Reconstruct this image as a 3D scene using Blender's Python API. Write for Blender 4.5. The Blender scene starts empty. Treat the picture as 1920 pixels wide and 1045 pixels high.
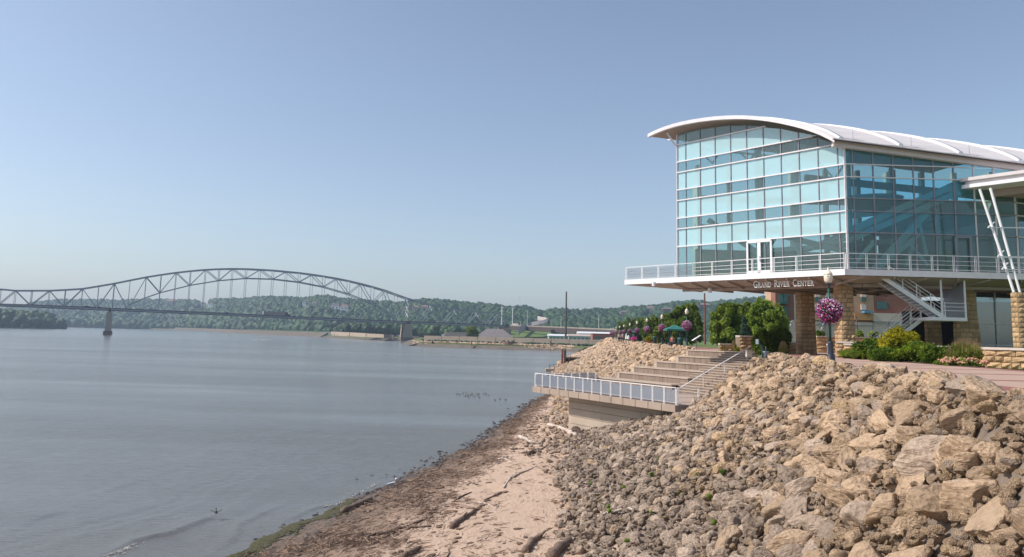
import bpy, bmesh, math, random
import numpy as np
from mathutils import Vector, Matrix, Euler, noise
R_ = math.radians
rnd = random.Random(7)
nr = np.random.RandomState(11)
sc = bpy.context.scene
col = sc.collection

# ------------------------------------------------------------------ camera, world, sun, exposure
FPX, CXP, CYP, EYE = 1440., 960., 431., 8.3
PITCH = math.atan((628-CYP)/FPX); ROLL = math.atan(.025)
cp, sp = math.cos(PITCH), math.sin(PITCH)
cr, sr = math.cos(ROLL), math.sin(ROLL)
_R0 = Vector((1, 0, 0)); _U0 = Vector((0, -sp, cp)); FW = Vector((0, cp, sp))
CR = cr*_R0+sr*_U0; CU = -sr*_R0+cr*_U0
cam = bpy.data.objects.new('camera', bpy.data.cameras.new('camera')); col.objects.link(cam)
cam.matrix_world = Matrix(((CR.x, CU.x, -FW.x, 0), (CR.y, CU.y, -FW.y, 0), (CR.z, CU.z, -FW.z, EYE), (0, 0, 0, 1)))
cam.data.sensor_width = 36; cam.data.lens = 36*FPX/1920
cam.data.shift_y = -(522.5-CYP)/1920
cam.data.clip_start = .2; cam.data.clip_end = 20000
sc.camera = cam

SUN_AZ, SUN_EL = -94., 45.          # azimuth from +Y, negative to the left
w = bpy.data.worlds.new('World'); sc.world = w; w.use_nodes = True
nt = w.node_tree; nt.nodes.clear()
sky = nt.nodes.new('ShaderNodeTexSky'); sky.sky_type = 'NISHITA'; sky.sun_disc = False
sky.sun_elevation = R_(SUN_EL); sky.sun_rotation = R_(SUN_AZ)
sky.altitude = 200; sky.air_density = 1.0; sky.dust_density = 1.6; sky.ozone_density = 1.3
bg = nt.nodes.new('ShaderNodeBackground'); bg.inputs[1].default_value = .098
wo = nt.nodes.new('ShaderNodeOutputWorld')
hs_ = nt.nodes.new('ShaderNodeHueSaturation'); hs_.inputs['Saturation'].default_value = .88; nt.links.new(sky.outputs[0], hs_.inputs['Color'])
tn = nt.nodes.new('ShaderNodeMix'); tn.data_type = 'RGBA'; tn.blend_type = 'MULTIPLY'; tn.inputs[0].default_value = 1; tn.inputs[7].default_value = (.985, .985, .995, 1)
nt.links.new(hs_.outputs[0], tn.inputs[6]); nt.links.new(tn.outputs[2], bg.inputs[0]); nt.links.new(bg.outputs[0], wo.inputs[0])
sun = bpy.data.objects.new('sun', bpy.data.lights.new('sun', 'SUN')); col.objects.link(sun)
sun.data.energy = 3.0; sun.data.angle = R_(.6); sun.data.color = (1, .93, .84)
sd = Vector((math.sin(R_(SUN_AZ))*math.cos(R_(SUN_EL)), math.cos(R_(SUN_AZ))*math.cos(R_(SUN_EL)), math.sin(R_(SUN_EL))))
sun.rotation_euler = sd.to_track_quat('Z', 'Y').to_euler()
sc.view_settings.view_transform = 'Standard'; sc.view_settings.look = 'None'
sc.view_settings.exposure = 0.66; sc.view_settings.gamma = 1
sc.view_settings.use_curve_mapping = False
sc.cycles.max_bounces = 8; sc.cycles.transparent_max_bounces = 16
sc.cycles.use_denoising = True
sc.cycles.volume_bounces = 0

# ------------------------------------------------------------------ measuring helpers (photo pixel + real distance -> point)
def ray(u, v): return CR*float(u-CXP)-CU*float(v-CYP)+FW*FPX
def at(u, v, Y):
    d = ray(u, v); Y = float(Y); t = Y/d.y; return Vector((d.x*t, Y, EYE+d.z*t))
def atz(u, v, z):
    d = ray(u, v); z = float(z); t = (z-EYE)/d.z; return Vector((d.x*t, d.y*t, z))
def px(p):
    q = Vector(p)-Vector((0, 0, EYE)); k = q.dot(FW)
    return CXP+FPX*q.dot(CR)/k, CYP-FPX*q.dot(CU)/k
def hz(u): return 604+.025*u

# ------------------------------------------------------------------ object helpers
def tag(o, label=None, cat=None, group=None, kind=None):
    if label: o['label'] = label
    if cat: o['category'] = cat
    if group: o['group'] = group
    if kind: o['kind'] = kind
    return o
def thing(name, label, cat, loc=(0, 0, 0), group=None):
    o = bpy.data.objects.new(name, None); col.objects.link(o); o.location = loc; o.empty_display_size = .2
    o['wl'] = tuple(loc)
    return tag(o, label, cat, group)
def root_loc(p):
    while p is not None and p.parent is not None: p = p.parent
    return Vector(p.location) if p is not None else Vector((0, 0, 0))
def link_mesh(name, me, mat, parent=None, loc=None, rot=None, scale=None, own=False):
    o = bpy.data.objects.new(name, me); col.objects.link(o)
    if mat is not None:
        if own:
            if len(me.materials) == 0: me.materials.append(mat)
            o.material_slots[0].link = 'OBJECT'; o.material_slots[0].material = mat
        elif len(me.materials) == 0: me.materials.append(mat)
    if parent is not None: o.parent = parent
    if loc is not None: o.location = loc
    if rot is not None: o.rotation_euler = rot
    if scale is not None: o.scale = scale
    return o

class MB:
    def __init__(s): s.v = []; s.f = []; s.sm = False
    def quad(s, *p):
        n = len(s.v); s.v += [tuple(q) for q in p]; s.f.append(tuple(range(n, n+len(p)))); return s
    def hexa(s, b, t):
        """b: 4 bottom points (ccw from above), t: 4 top points"""
        n = len(s.v); s.v += [tuple(q) for q in b]+[tuple(q) for q in t]
        s.f += [(n+3, n+2, n+1, n), (n+4, n+5, n+6, n+7)]
        for i in range(4):
            j = (i+1) % 4; s.f.append((n+i, n+j, n+4+j, n+4+i))
        return s
    def box(s, c, d, rz=0):
        x, y, z = c; a, b, h = d[0]/2, d[1]/2, d[2]/2; cs, sn = math.cos(rz), math.sin(rz)
        P = [(x+u*cs-v*sn, y+u*sn+v*cs) for u, v in ((-a, -b), (a, -b), (a, b), (-a, b))]
        return s.hexa([(p[0], p[1], z-h) for p in P], [(p[0], p[1], z+h) for p in P])
    def prism(s, poly, z0, z1):
        n = len(s.v); k = len(poly); z0f = z0 if callable(z0) else (lambda p: z0); z1f = z1 if callable(z1) else (lambda p: z1)
        s.v += [(p[0], p[1], z0f(p)) for p in poly]+[(p[0], p[1], z1f(p)) for p in poly]
        s.f += [tuple(range(n+k-1, n-1, -1)), tuple(range(n+k, n+2*k))]
        for i in range(k):
            j = (i+1) % k; s.f.append((n+i, n+j, n+k+j, n+k+i))
        return s
    def bar(s, p, q, w_, h_=None, up=(0, 0, 1)):
        """square beam from p to q, width w_ (horizontal) and height h_"""
        h_ = h_ or w_; p = Vector(p); q = Vector(q); d = (q-p).normalized(); up = Vector(up)
        if abs(d.dot(up)) > .98: up = Vector((1, 0, 0))
        x = d.cross(up).normalized()*w_/2; y = x.cross(d).normalized()*h_/2
        b = [p-x-y, p+x-y, p+x+y, p-x+y]; t = [k+(q-p) for k in b]
        n = len(s.v); s.v += [tuple(k) for k in b+t]
        s.f += [(n, n+1, n+2, n+3), (n+7, n+6, n+5, n+4)]
        for i in range(4):
            j = (i+1) % 4; s.f.append((n+j, n+i, n+4+i, n+4+j))
        return s
    def tube(s, p, q, r0, r1=None, k=10, cap=True):
        r1 = r0 if r1 is None else r1; p = Vector(p); q = Vector(q); d = (q-p).normalized()
        a = Vector((0, 0, 1)) if abs(d.z) < .9 else Vector((1, 0, 0))
        x = d.cross(a).normalized(); y = d.cross(x).normalized(); n = len(s.v)
        for c, r in ((p, r0), (q, r1)):
            for i in range(k):
                t = 2*math.pi*i/k; s.v.append(tuple(c+x*r*math.cos(t)+y*r*math.sin(t)))
        for i in range(k):
            j = (i+1) % k; s.f.append((n+i, n+j, n+k+j, n+k+i))
        if cap: s.f += [tuple(range(n+k-1, n-1, -1)), tuple(range(n+k, n+2*k))]
        return s
    def lathe(s, c, prof, k=16):
        """prof: list of (r,z) from bottom to top"""
        n = len(s.v)
        for r, z in prof:
            for i in range(k):
                t = 2*math.pi*i/k; s.v.append((c[0]+r*math.cos(t), c[1]+r*math.sin(t), c[2]+z))
        for m in range(len(prof)-1):
            for i in range(k):
                j = (i+1) % k; s.f.append((n+m*k+i, n+m*k+j, n+(m+1)*k+j, n+(m+1)*k+i))
        s.f += [tuple(range(n+k-1, n-1, -1)), tuple(range(n+(len(prof)-1)*k, n+len(prof)*k))]
        return s
    def path(s, pts, rads, k=8):
        pts = [Vector(p) for p in pts]; n = len(s.v); m = len(pts)
        for i, p in enumerate(pts):
            d = (pts[min(i+1, m-1)]-pts[max(i-1, 0)]).normalized()
            a = Vector((0, 0, 1)) if abs(d.z) < .9 else Vector((1, 0, 0))
            x = d.cross(a).normalized(); y = d.cross(x).normalized()
            for j in range(k):
                t = 2*math.pi*j/k; s.v.append(tuple(p+(x*math.cos(t)+y*math.sin(t))*rads[i]))
        for i in range(m-1):
            for j in range(k):
                q = (j+1) % k; s.f.append((n+i*k+j, n+i*k+q, n+(i+1)*k+q, n+(i+1)*k+j))
        s.f += [tuple(range(n+k-1, n-1, -1)), tuple(range(n+(m-1)*k, n+m*k))]
        return s
    def mesh(s, name, off=(0, 0, 0)):
        me = bpy.data.meshes.new(name); ox, oy, oz = off
        me.from_pydata([(a-ox, b-oy, c-oz) for a, b, c in s.v], [], s.f)
        if s.sm:
            for p in me.polygons: p.use_smooth = True
        me.update(); return me
    def build(s, name, mat, parent=None, smooth=False, kind=None, label=None):
        s.sm = smooth; off = root_loc(parent)
        me = s.mesh(name, off)
        if parent is None and s.v:      # a lone mesh gets its origin at its base centre
            a = np.array(s.v); c = Vector(((a[:, 0].min()+a[:, 0].max())/2, (a[:, 1].min()+a[:, 1].max())/2, a[:, 2].min()))
            me.transform(Matrix.Translation(-c)); o = link_mesh(name, me, mat, None, c)
        else: o = link_mesh(name, me, mat, parent)
        if kind: o['kind'] = kind
        if label: o['label'] = label
        return o

def np_mesh(name, V, Fq, smooth=False):
    me = bpy.data.meshes.new(name); V = np.asarray(V, np.float32); Fq = np.asarray(Fq, np.int32); k = Fq.shape[1]
    me.vertices.add(len(V)); me.vertices.foreach_set('co', V.ravel())
    me.loops.add(Fq.size); me.loops.foreach_set('vertex_index', Fq.ravel())
    me.polygons.add(len(Fq)); me.polygons.foreach_set('loop_start', np.arange(0, Fq.size, k, dtype=np.int32))
    me.polygons.foreach_set('loop_total', np.full(len(Fq), k, np.int32))
    if smooth: me.polygons.foreach_set('use_smooth', np.ones(len(Fq), bool))
    me.update(calc_edges=True); me.validate(); return me
def grid_mesh(name, P, smooth=True):
    """P: (m,n,3) array"""
    m, n = P.shape[:2]; i = np.arange(m*n).reshape(m, n)
    Fq = np.stack([i[:-1, :-1], i[:-1, 1:], i[1:, 1:], i[1:, :-1]], -1).reshape(-1, 4)
    return np_mesh(name, P.reshape(-1, 3), Fq, smooth)

# ------------------------------------------------------------------ materials
MATS = {}
def nmat(name):
    m = bpy.data.materials.new(name); m.use_nodes = True; t = m.node_tree; t.nodes.clear()
    o = t.nodes.new('ShaderNodeOutputMaterial'); MATS[name] = m; return m, t, o
def N(t, kind, **kw):
    n = t.nodes.new(kind)
    for k, v in kw.items():
        if k.startswith('i_'):
            key = k[2:]; key = int(key) if key.isdigit() else key.replace('_', ' ')
            n.inputs[key].default_value = v
        else: setattr(n, k, v)
    return n
def L(t, a, b): t.links.new(a, b)
def rgb(c): return (c[0], c[1], c[2], 1)
def ramp(t, fac, stops):
    r = t.nodes.new('ShaderNodeValToRGB'); e = r.color_ramp.elements
    while len(e) > 1: e.remove(e[-1])
    e[0].position = stops[0][0]; e[0].color = rgb(stops[0][1]) if not isinstance(stops[0][1], float) else (stops[0][1],)*3+(1,)
    for p, c in stops[1:]:
        q = e.new(p); q.color = rgb(c) if not isinstance(c, float) else (c,)*3+(1,)
    L(t, fac, r.inputs[0]); return r.outputs[0]
def mixc(t, f, a, b, mode='MIX'):
    n = t.nodes.new('ShaderNodeMix'); n.data_type = 'RGBA'; n.blend_type = mode
    for s, v in ((n.inputs[0], f), (n.inputs[6], a), (n.inputs[7], b)):
        if isinstance(v, (int, float)): s.default_value = v
        elif isinstance(v, (tuple, list)): s.default_value = rgb(v)
        else: L(t, v, s)
    return n.outputs[2]
def simple(name, c1, c2=None, rough=.6, metal=0, scale=3., bump=.0, bscale=20., objvar=0., coord='Object', detail=5, streak=None, spec=.5):
    """principled surface, colour mottled between c1 and c2, fine bump, small variation from object to object"""
    m, t, o = nmat(name); p = N(t, 'ShaderNodeBsdfPrincipled', i_Roughness=rough, i_Metallic=metal)
    p.inputs['Specular IOR Level'].default_value = spec
    tc = N(t, 'ShaderNodeTexCoord'); src = tc.outputs[coord]
    if coord == 'World':
        pass
    if c2 is None: c2 = tuple(x*.82 for x in c1)
    nz = N(t, 'ShaderNodeTexNoise', i_Scale=scale, i_Detail=detail, i_Roughness=.6)
    if streak:
        mp = N(t, 'ShaderNodeMapping'); mp.inputs['Scale'].default_value = streak; L(t, src, mp.inputs[0]); src2 = mp.outputs[0]
    else: src2 = src
    L(t, src2, nz.inputs[0]); c = ramp(t, nz.outputs[0], [(.32, c2), (.68, c1)])
    if objvar:
        oi = N(t, 'ShaderNodeObjectInfo'); hs = N(t, 'ShaderNodeHueSaturation')
        mr = N(t, 'ShaderNodeMapRange'); mr.inputs[3].default_value = 1-objvar; mr.inputs[4].default_value = 1+objvar
        L(t, oi.outputs['Random'], mr.inputs[0]); L(t, mr.outputs[0], hs.inputs['Value']); L(t, c, hs.inputs['Color']); c = hs.outputs[0]
    L(t, c, p.inputs['Base Color'])
    if bump:
        nb = N(t, 'ShaderNodeTexNoise', i_Scale=bscale, i_Detail=6., i_Roughness=.65); L(t, src, nb.inputs[0])
        b = N(t, 'ShaderNodeBump', i_Strength=min(bump, 1.), i_Distance=.02*max(1, bump)); L(t, nb.outputs[0], b.inputs['Height']); L(t, b.outputs[0], p.inputs['Normal'])
    L(t, p.outputs[0], o.inputs[0]); return m

def rock_mat(name, ca, cb, cc):
    m, t, o = nmat(name); p = N(t, 'ShaderNodeBsdfPrincipled', i_Roughness=.92); p.inputs['Specular IOR Level'].default_value = .2
    tc = N(t, 'ShaderNodeTexCoord'); oi = N(t, 'ShaderNodeObjectInfo')
    ad = N(t, 'ShaderNodeVectorMath', operation='ADD'); L(t, tc.outputs['Object'], ad.inputs[0])
    ml = N(t, 'ShaderNodeVectorMath', operation='SCALE'); ml.inputs[3].default_value = 37.
    cb_ = N(t, 'ShaderNodeCombineXYZ'); [L(t, oi.outputs['Random'], cb_.inputs[i]) for i in range(3)]
    L(t, cb_.outputs[0], ml.inputs[0]); L(t, ml.outputs[0], ad.inputs[1]); v = ad.outputs[0]
    n1 = N(t, 'ShaderNodeTexNoise', i_Scale=1.1, i_Detail=8., i_Roughness=.68); L(t, v, n1.inputs[0])
    c = ramp(t, n1.outputs[0], [(.30, cc), (.44, cb), (.62, ca)])
    n2 = N(t, 'ShaderNodeTexNoise', i_Scale=9., i_Detail=8., i_Roughness=.75); L(t, v, n2.inputs[0])
    c = mixc(t, .8, c, ramp(t, n2.outputs[0], [(.25, (.68, .65, .63)), (.5, (.9, .9, .9)), (.75, (1.2, 1.18, 1.12))]), 'MULTIPLY')
    mp = N(t, 'ShaderNodeMapping'); mp.inputs['Scale'].default_value = (.7, .7, 5.5); mp.inputs['Rotation'].default_value = (.25, .1, 0); L(t, v, mp.inputs[0])
    n3 = N(t, 'ShaderNodeTexNoise', i_Scale=1.7, i_Detail=5., i_Roughness=.6); L(t, mp.outputs[0], n3.inputs[0])
    c = mixc(t, .2, c, ramp(t, n3.outputs[0], [(.35, (.62, .6, .58)), (.5, (1., 1., 1.)), (.65, (1.15, 1.1, 1.05))]), 'MULTIPLY')
    hs = N(t, 'ShaderNodeHueSaturation'); mr = N(t, 'ShaderNodeMapRange'); mr.inputs[3].default_value = .78; mr.inputs[4].default_value = 1.16
    L(t, oi.outputs['Random'], mr.inputs[0]); L(t, mr.outputs[0], hs.inputs['Value']); L(t, c, hs.inputs['Color'])
    L(t, hs.outputs[0], p.inputs['Base Color'])
    vo = N(t, 'ShaderNodeTexVoronoi', i_Scale=5.); L(t, v, vo.inputs['Vector'])
    m1 = N(t, 'ShaderNodeMath', operation='MULTIPLY_ADD'); L(t, n2.outputs[0], m1.inputs[0]); m1.inputs[1].default_value = 1.; L(t, vo.outputs['Distance'], m1.inputs[2])
    m2 = N(t, 'ShaderNodeMath', operation='MULTIPLY_ADD'); L(t, n3.outputs[0], m2.inputs[0]); m2.inputs[1].default_value = 1.6; L(t, m1.outputs[0], m2.inputs[2])
    b = N(t, 'ShaderNodeBump', i_Strength=1., i_Distance=.065); L(t, m2.outputs[0], b.inputs['Height']); L(t, b.outputs[0], p.inputs['Normal'])
    L(t, p.outputs[0], o.inputs[0]); return m

def leaf_mat(name, c1, c2, c3, scale=.6, trans=.5):
    m, t, o = nmat(name); tc = N(t, 'ShaderNodeTexCoord'); oi = N(t, 'ShaderNodeObjectInfo')
    g = N(t, 'ShaderNodeNewGeometry')
    n1 = N(t, 'ShaderNodeTexNoise', i_Scale=scale, i_Detail=4., i_Roughness=.6); L(t, g.outputs['Position'], n1.inputs[0])
    c = ramp(t, n1.outputs[0], [(.35, c1), (.5, c2), (.66, c3)])
    c = mixc(t, .5, c, ramp(t, g.outputs['Random Per Island'], [(0., (.55, .6, .5)), (1., (1.5, 1.4, 1.3))]), 'MULTIPLY')
    hs = N(t, 'ShaderNodeHueSaturation'); mr = N(t, 'ShaderNodeMapRange'); mr.inputs[3].default_value = .8; mr.inputs[4].default_value = 1.25
    L(t, oi.outputs['Random'], mr.inputs[0]); L(t, mr.outputs[0], hs.inputs['Value']); L(t, c, hs.inputs['Color'])
    d = N(t, 'ShaderNodeBsdfPrincipled', i_Roughness=.55); d.inputs['Specular IOR Level'].default_value = .25; L(t, hs.outputs[0], d.inputs['Base Color'])
    tr = N(t, 'ShaderNodeBsdfTranslucent'); L(t, hs.outputs[0], tr.inputs[0]); mx = N(t, 'ShaderNodeMixShader'); mx.inputs[0].default_value = trans
    L(t, d.outputs[0], mx.inputs[1]); L(t, tr.outputs[0], mx.inputs[2]); L(t, mx.outputs[0], o.inputs[0]); return m

def glass_mat(name, tint, diff=None, dfac=0., rough=.02, rmin=.08, bumps=.0):
    m, t, o = nmat(name)
    tr = N(t, 'ShaderNodeBsdfTransparent'); tr.inputs[0].default_value = rgb(tint); sh = tr.outputs[0]
    if dfac:
        df = N(t, 'ShaderNodeBsdfDiffuse'); df.inputs[0].default_value = rgb(diff); mx = N(t, 'ShaderNodeMixShader'); mx.inputs[0].default_value = dfac
        L(t, sh, mx.inputs[1]); L(t, df.outputs[0], mx.inputs[2]); sh = mx.outputs[0]
    gl = N(t, 'ShaderNodeBsdfGlossy', i_Roughness=rough); gl.inputs[0].default_value = (.9, .95, 1, 1)
    fr = N(t, 'ShaderNodeLayerWeight'); fr.inputs[0].default_value = .25
    mr = N(t, 'ShaderNodeMapRange'); mr.inputs[3].default_value = rmin; mr.inputs[4].default_value = .9; L(t, fr.outputs['Fresnel'], mr.inputs[0])
    if bumps:
        tc = N(t, 'ShaderNodeTexCoord'); nz = N(t, 'ShaderNodeTexNoise', i_Scale=.35, i_Detail=1.); L(t, tc.outputs['Object'], nz.inputs[0])
        b = N(t, 'ShaderNodeBump', i_Strength=bumps, i_Distance=.03); L(t, nz.outputs[0], b.inputs['Height']); L(t, b.outputs[0], gl.inputs['Normal'])
    mx = N(t, 'ShaderNodeMixShader'); L(t, mr.outputs[0], mx.inputs[0]); L(t, sh, mx.inputs[1]); L(t, gl.outputs[0], mx.inputs[2]); L(t, mx.outputs[0], o.inputs[0]); return m

white = simple('white_paint', (.80, .78, .77), (.72, .69, .68), .45, scale=1.5, objvar=.03)
whiterail = simple('rail_paint', (.82, .82, .83), (.76, .75, .76), .4, scale=2.)
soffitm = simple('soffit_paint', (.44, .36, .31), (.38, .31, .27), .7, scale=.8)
mullm = simple('mullion_metal', (.80, .76, .77), (.7, .66, .68), .4, scale=2.)
mulld = simple('mullion_dark', (.30, .30, .34), (.22, .22, .26), .45, scale=2.)
roofm = simple('roof_membrane', (.70, .66, .655), (.60, .56, .56), .55, scale=.35, streak=(1, 4, 1), bump=.1, bscale=3)
frit = glass_mat('fritted_glass', (.62, .88, .90), (.60, .87, .89), .55, .03, .06, .25)
frit_shaded = glass_mat('fritted_glass_shaded', (.56, .84, .89), (.26, .62, .72), .09, .02, .03, .3)  # shaded copy of the fritted glass, the side wall's shade put into its colour
clear = glass_mat('clear_glass', (.70, .86, .84), (.30, .42, .41), .10, .01, .03, .3)
lobbyg = glass_mat('lobby_glass', (.30, .46, .50), None, 0, .01, .22, .25)
meshpanel = glass_mat('rail_infill', (.82, .82, .84), (.8, .8, .82), .06, .3, .02)
conc = simple('concrete', (.41, .32, .255), (.31, .24, .19), .88, scale=.8, bump=.25, bscale=12, streak=(1, 1, .25))
concd = simple('concrete_wall', (.47, .39, .31), (.40, .325, .255), .85, scale=.45, bump=.12, bscale=9, streak=(1, 1, 1.5))
capm = simple('cap_stone', (.58, .51, .45), (.50, .43, .37), .85, scale=2., bump=.2)
stone1 = simple('limestone_block', (.55, .38, .215), (.40, .26, .14), .92, scale=5., bump=1.6, bscale=11, objvar=.2)
mortar = simple('mortar', (.24, .18, .12), (.17, .13, .09), .95, scale=6., bump=.4)
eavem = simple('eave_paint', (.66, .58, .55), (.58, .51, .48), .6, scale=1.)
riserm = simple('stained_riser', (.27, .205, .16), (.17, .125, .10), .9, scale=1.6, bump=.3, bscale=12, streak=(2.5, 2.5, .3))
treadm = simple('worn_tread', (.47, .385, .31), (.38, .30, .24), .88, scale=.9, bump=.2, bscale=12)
asphalt = simple('asphalt', (.07, .07, .075), (.05, .05, .052), .9, scale=2.)
brickp = simple('red_pavers', (.30, .125, .10), (.235, .10, .08), .85, scale=3., bump=.3, bscale=30)
tanp = simple('tan_paving', (.47, .32, .25), (.40, .27, .21), .85, scale=2.5, bump=.2, bscale=30)
greenpaint = simple('green_paint', (.012, .085, .07), (.01, .06, .05), .35, scale=4.)
darkgreen = simple('dark_base_paint', (.035, .045, .065), (.03, .035, .05), .4, scale=4.)
lampglass = simple('lamp_globe', (.80, .72, .58), (.72, .64, .5), .3, scale=3.)
steelgrey = simple('bridge_steel', (.25, .29, .335), (.21, .245, .285), .6, scale=.2)
bridgelight = simple('bridge_bracing', (.78, .78, .78), (.65, .65, .65), .6, scale=.2)
deckbrown = simple('bridge_deck', (.085, .06, .055), (.06, .045, .04), .9, scale=.2)
pierc = simple('pier_concrete', (.33, .29, .24), (.24, .21, .17), .9, scale=.12, streak=(1, 1, .3))
woodm = simple('driftwood', (.24, .17, .125), (.10, .068, .05), .9, scale=3., streak=(6, 6, 1), bump=1.2, bscale=9, objvar=.2)
woodpale = simple('bleached_wood', (.62, .53, .46), (.30, .23, .18), .9, scale=4., bump=.8, bscale=12, objvar=.12)
wooddark = simple('wet_wood', (.12, .075, .055), (.06, .04, .03), .8, scale=3., bump=1., bscale=10, objvar=.2)
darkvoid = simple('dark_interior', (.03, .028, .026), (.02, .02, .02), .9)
beige = simple('beige_wall', (.50, .44, .34), (.42, .37, .29), .8, scale=.6)
redbrick = simple('red_brick', (.26, .12, .09), (.20, .09, .07), .9, scale=1.5, objvar=.05)
tanbrick = simple('tan_brick', (.52, .33, .22), (.44, .28, .18), .9, scale=1.5)
creamw = simple('cream_wall', (.58, .50, .44), (.52, .44, .38), .9, scale=.8)
winteal = simple('teal_window', (.05, .16, .16), (.03, .10, .11), .15, scale=1.)
bluepaint = simple('blue_awning', (.10, .28, .45), None, .7)
grassm = simple('lawn', (.13, .19, .035), (.07, .12, .025), .9, scale=.7, bump=.6, bscale=20)
soil = simple('mulch', (.06, .04, .03), (.035, .025, .02), .95, scale=4., bump=.8, bscale=15)
R_TAN = rock_mat('limestone_tan', (.65, .475, .33), (.565, .405, .27), (.44, .31, .205))
R_GREY = rock_mat('limestone_grey', (.57, .445, .35), (.48, .37, .285), (.36, .275, .215))
R_RUST = rock_mat('limestone_golden', (.62, .45, .28), (.53, .37, .22), (.40, .27, .16))
leafA = leaf_mat('leaves_mid', (.12, .18, .028), (.20, .28, .04), (.30, .38, .065))
leafB = leaf_mat('leaves_dark', (.08, .13, .02), (.135, .20, .03), (.20, .275, .042))
leafC = leaf_mat('leaves_yellow', (.20, .22, .012), (.36, .34, .015), (.48, .42, .02), 1.5)
leafD = leaf_mat('leaves_blue', (.05, .10, .07), (.075, .14, .095), (.10, .17, .11))
leafE = leaf_mat('juniper', (.05, .11, .010), (.12, .20, .016), (.22, .30, .02), 1.2)
leafH = leaf_mat('hedge_leaves', (.06, .10, .008), (.11, .165, .012), (.17, .23, .02), 1.0)
grassb = leaf_mat('grass_blades', (.13, .16, .05), (.19, .22, .08), (.26, .27, .12), 1.5)
plume = leaf_mat('grass_plumes', (.40, .27, .15), (.50, .35, .20), (.58, .42, .26), 2.)
petalp = leaf_mat('pink_petals', (.42, .03, .20), (.55, .05, .28), (.62, .10, .36), 8., .2)
petalw = leaf_mat('pale_petals', (.62, .42, .62), (.72, .55, .72), (.80, .70, .80), 8., .2)
petalv = leaf_mat('purple_petals', (.09, .02, .16), (.13, .03, .22), (.20, .06, .30), 8., .2)
sedum = leaf_mat('sedum_heads', (.55, .26, .20), (.62, .33, .25), (.68, .42, .33), 4., .1)
hillleaf = leaf_mat('hill_leaves', (.016, .043, .022), (.028, .066, .028), (.050, .098, .034), .012, .1)
skinm = simple('skin', (.45, .27, .2), None, .6)
clothw = simple('pale_shirt', (.65, .65, .68), None, .8)
clothb = simple('blue_shirt', (.08, .16, .45), None, .8)
clothr = simple('red_shirt', (.45, .08, .07), None, .8)
clothd = simple('dark_trousers', (.04, .045, .06), None, .8)
hairm = simple('hair', (.05, .03, .02), None, .7)
# ------------------------------------------------------------------ the lie of the land
W_ = 7.37; TZ = 4.13
_Y = [-40, 5, 29.4, 36.3, 42, 49.7, 58.6, 73.9, 97.9, 113.8, 200, 300, 430]
_Xw = [-20, -14.5, -10.1, -8.4, -7, -5, -2.8, -.55, 3.2, 6.4, 12, 24, 43]
def Xw(y): return np.interp(y, _Y, _Xw)+.25*np.sin(y*.9)*np.clip((y-20)/20, 0, 1)*np.clip((120-y)/60, 0, 1)+.12*np.sin(y*2.3+1)
_Yt = [-40, 5, 27, 35, 41, 50.5, 62, 72, 98, 113.8, 200, 300, 430]
_Xt = [.8, 2., 2.8, 3.0, 3.2, 4.0, 5.4, 5.6, 7.2, 8.6, 13, 25, 44]
def Xt(y): return np.interp(y, _Yt, _Xt)+.3*np.sin(y*.55)+.15*np.sin(y*1.7)
lamp_pos = []
for k, u in enumerate([1288, 1241.4, 1212.9, 1194.3, 1181, 1169.9, 1161.9, 1155.3, 1149.8, 1145.5]):
    Yk = 80.6+22*k; p = at(u, 640, Yk); lamp_pos.append((p.x, Yk))
_Yc = [-40, 5, 14.8, 21.3, 30, 34, 45, 50, 70]+[y for _, y in lamp_pos]+[430]
_Xc = [6, 7.2, 9.0, 11.2, 12.9, 13.4, 15.6, 17.4, 17.0]+[x-1.3 for x, _ in lamp_pos]+[62]
def Xc(y): return np.interp(y, _Yc, _Xc)
TO = np.array([10.67, 49.6]); TD = np.array([-.5, .866]); TN = np.array([.866, .5])   # terrace corner, along, inland
def tp(d, n, z=0): q = TO+TD*d+TN*n; return Vector((q[0], q[1], z))
def dleft(n): return np.interp(n, [0, 8, 9.3, 10.5, 11.8, 13, 14.3], [17.2, 19.7, 18, 17.5, 15.9, 14.5, 14.6])
def height(x, y, cut=True):
    x = np.asarray(x, float); y = np.asarray(y, float)
    xw, xt, xc = Xw(y), Xt(y), Xc(y)
    t = np.clip((x-xt)/(xc-xt), 0, 1); f = np.clip((x-xw)/(xt-xw), 0, 1)
    z = np.where(x < xw, np.maximum((x-xw)*.16, -2.), .95*f**.85)
    z = np.where(x > xt, .95+(W_-.07-.95)*(.55*t+.45*t*t), z)
    if cut:
        dx, dy = x-TO[0], y-TO[1]; d = dx*TD[0]+dy*TD[1]; n = dx*TN[0]+dy*TN[1]
        lim = np.where(n < 8.2, TZ-.7, TZ-.7+(n-8.2)*.5); dl = dleft(np.clip(n, 0, 14.3))
        inside = (n > .9) & (n < 15.2) & (d > .4) & (d < dl-.2)
        z = np.where(inside, np.minimum(z, lim), z)
    return z
def attr(me, name, vals):
    a = me.attributes.new(name, 'FLOAT', 'POINT'); a.data.foreach_set('value', np.asarray(vals, np.float32).ravel())

ys = np.concatenate([np.arange(-38, 8, 2), np.arange(8, 24, .6), np.arange(24, 66, .22), np.arange(66, 122, .6), np.arange(122, 431, 4)])
def land_grid(name, fa, fb, n, mat, zadd=None):
    a, b = fa(ys), fb(ys); t = np.linspace(0, 1, n)[:, None]
    X = a[None]*(1-t)+b[None]*t; Yg = np.repeat(ys[None], n, 0); Z = height(X, Yg)
    if zadd is not None: Z = Z+zadd(X, Yg)
    me = grid_mesh(name, np.stack([X, Yg, Z], -1).transpose(1, 0, 2))
    fr = (X-Xw(Yg))/(Xt(Yg)-Xw(Yg)); attr(me, 'beachfrac', fr.T)
    return tag(link_mesh(name, me, mat), kind='structure')

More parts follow.
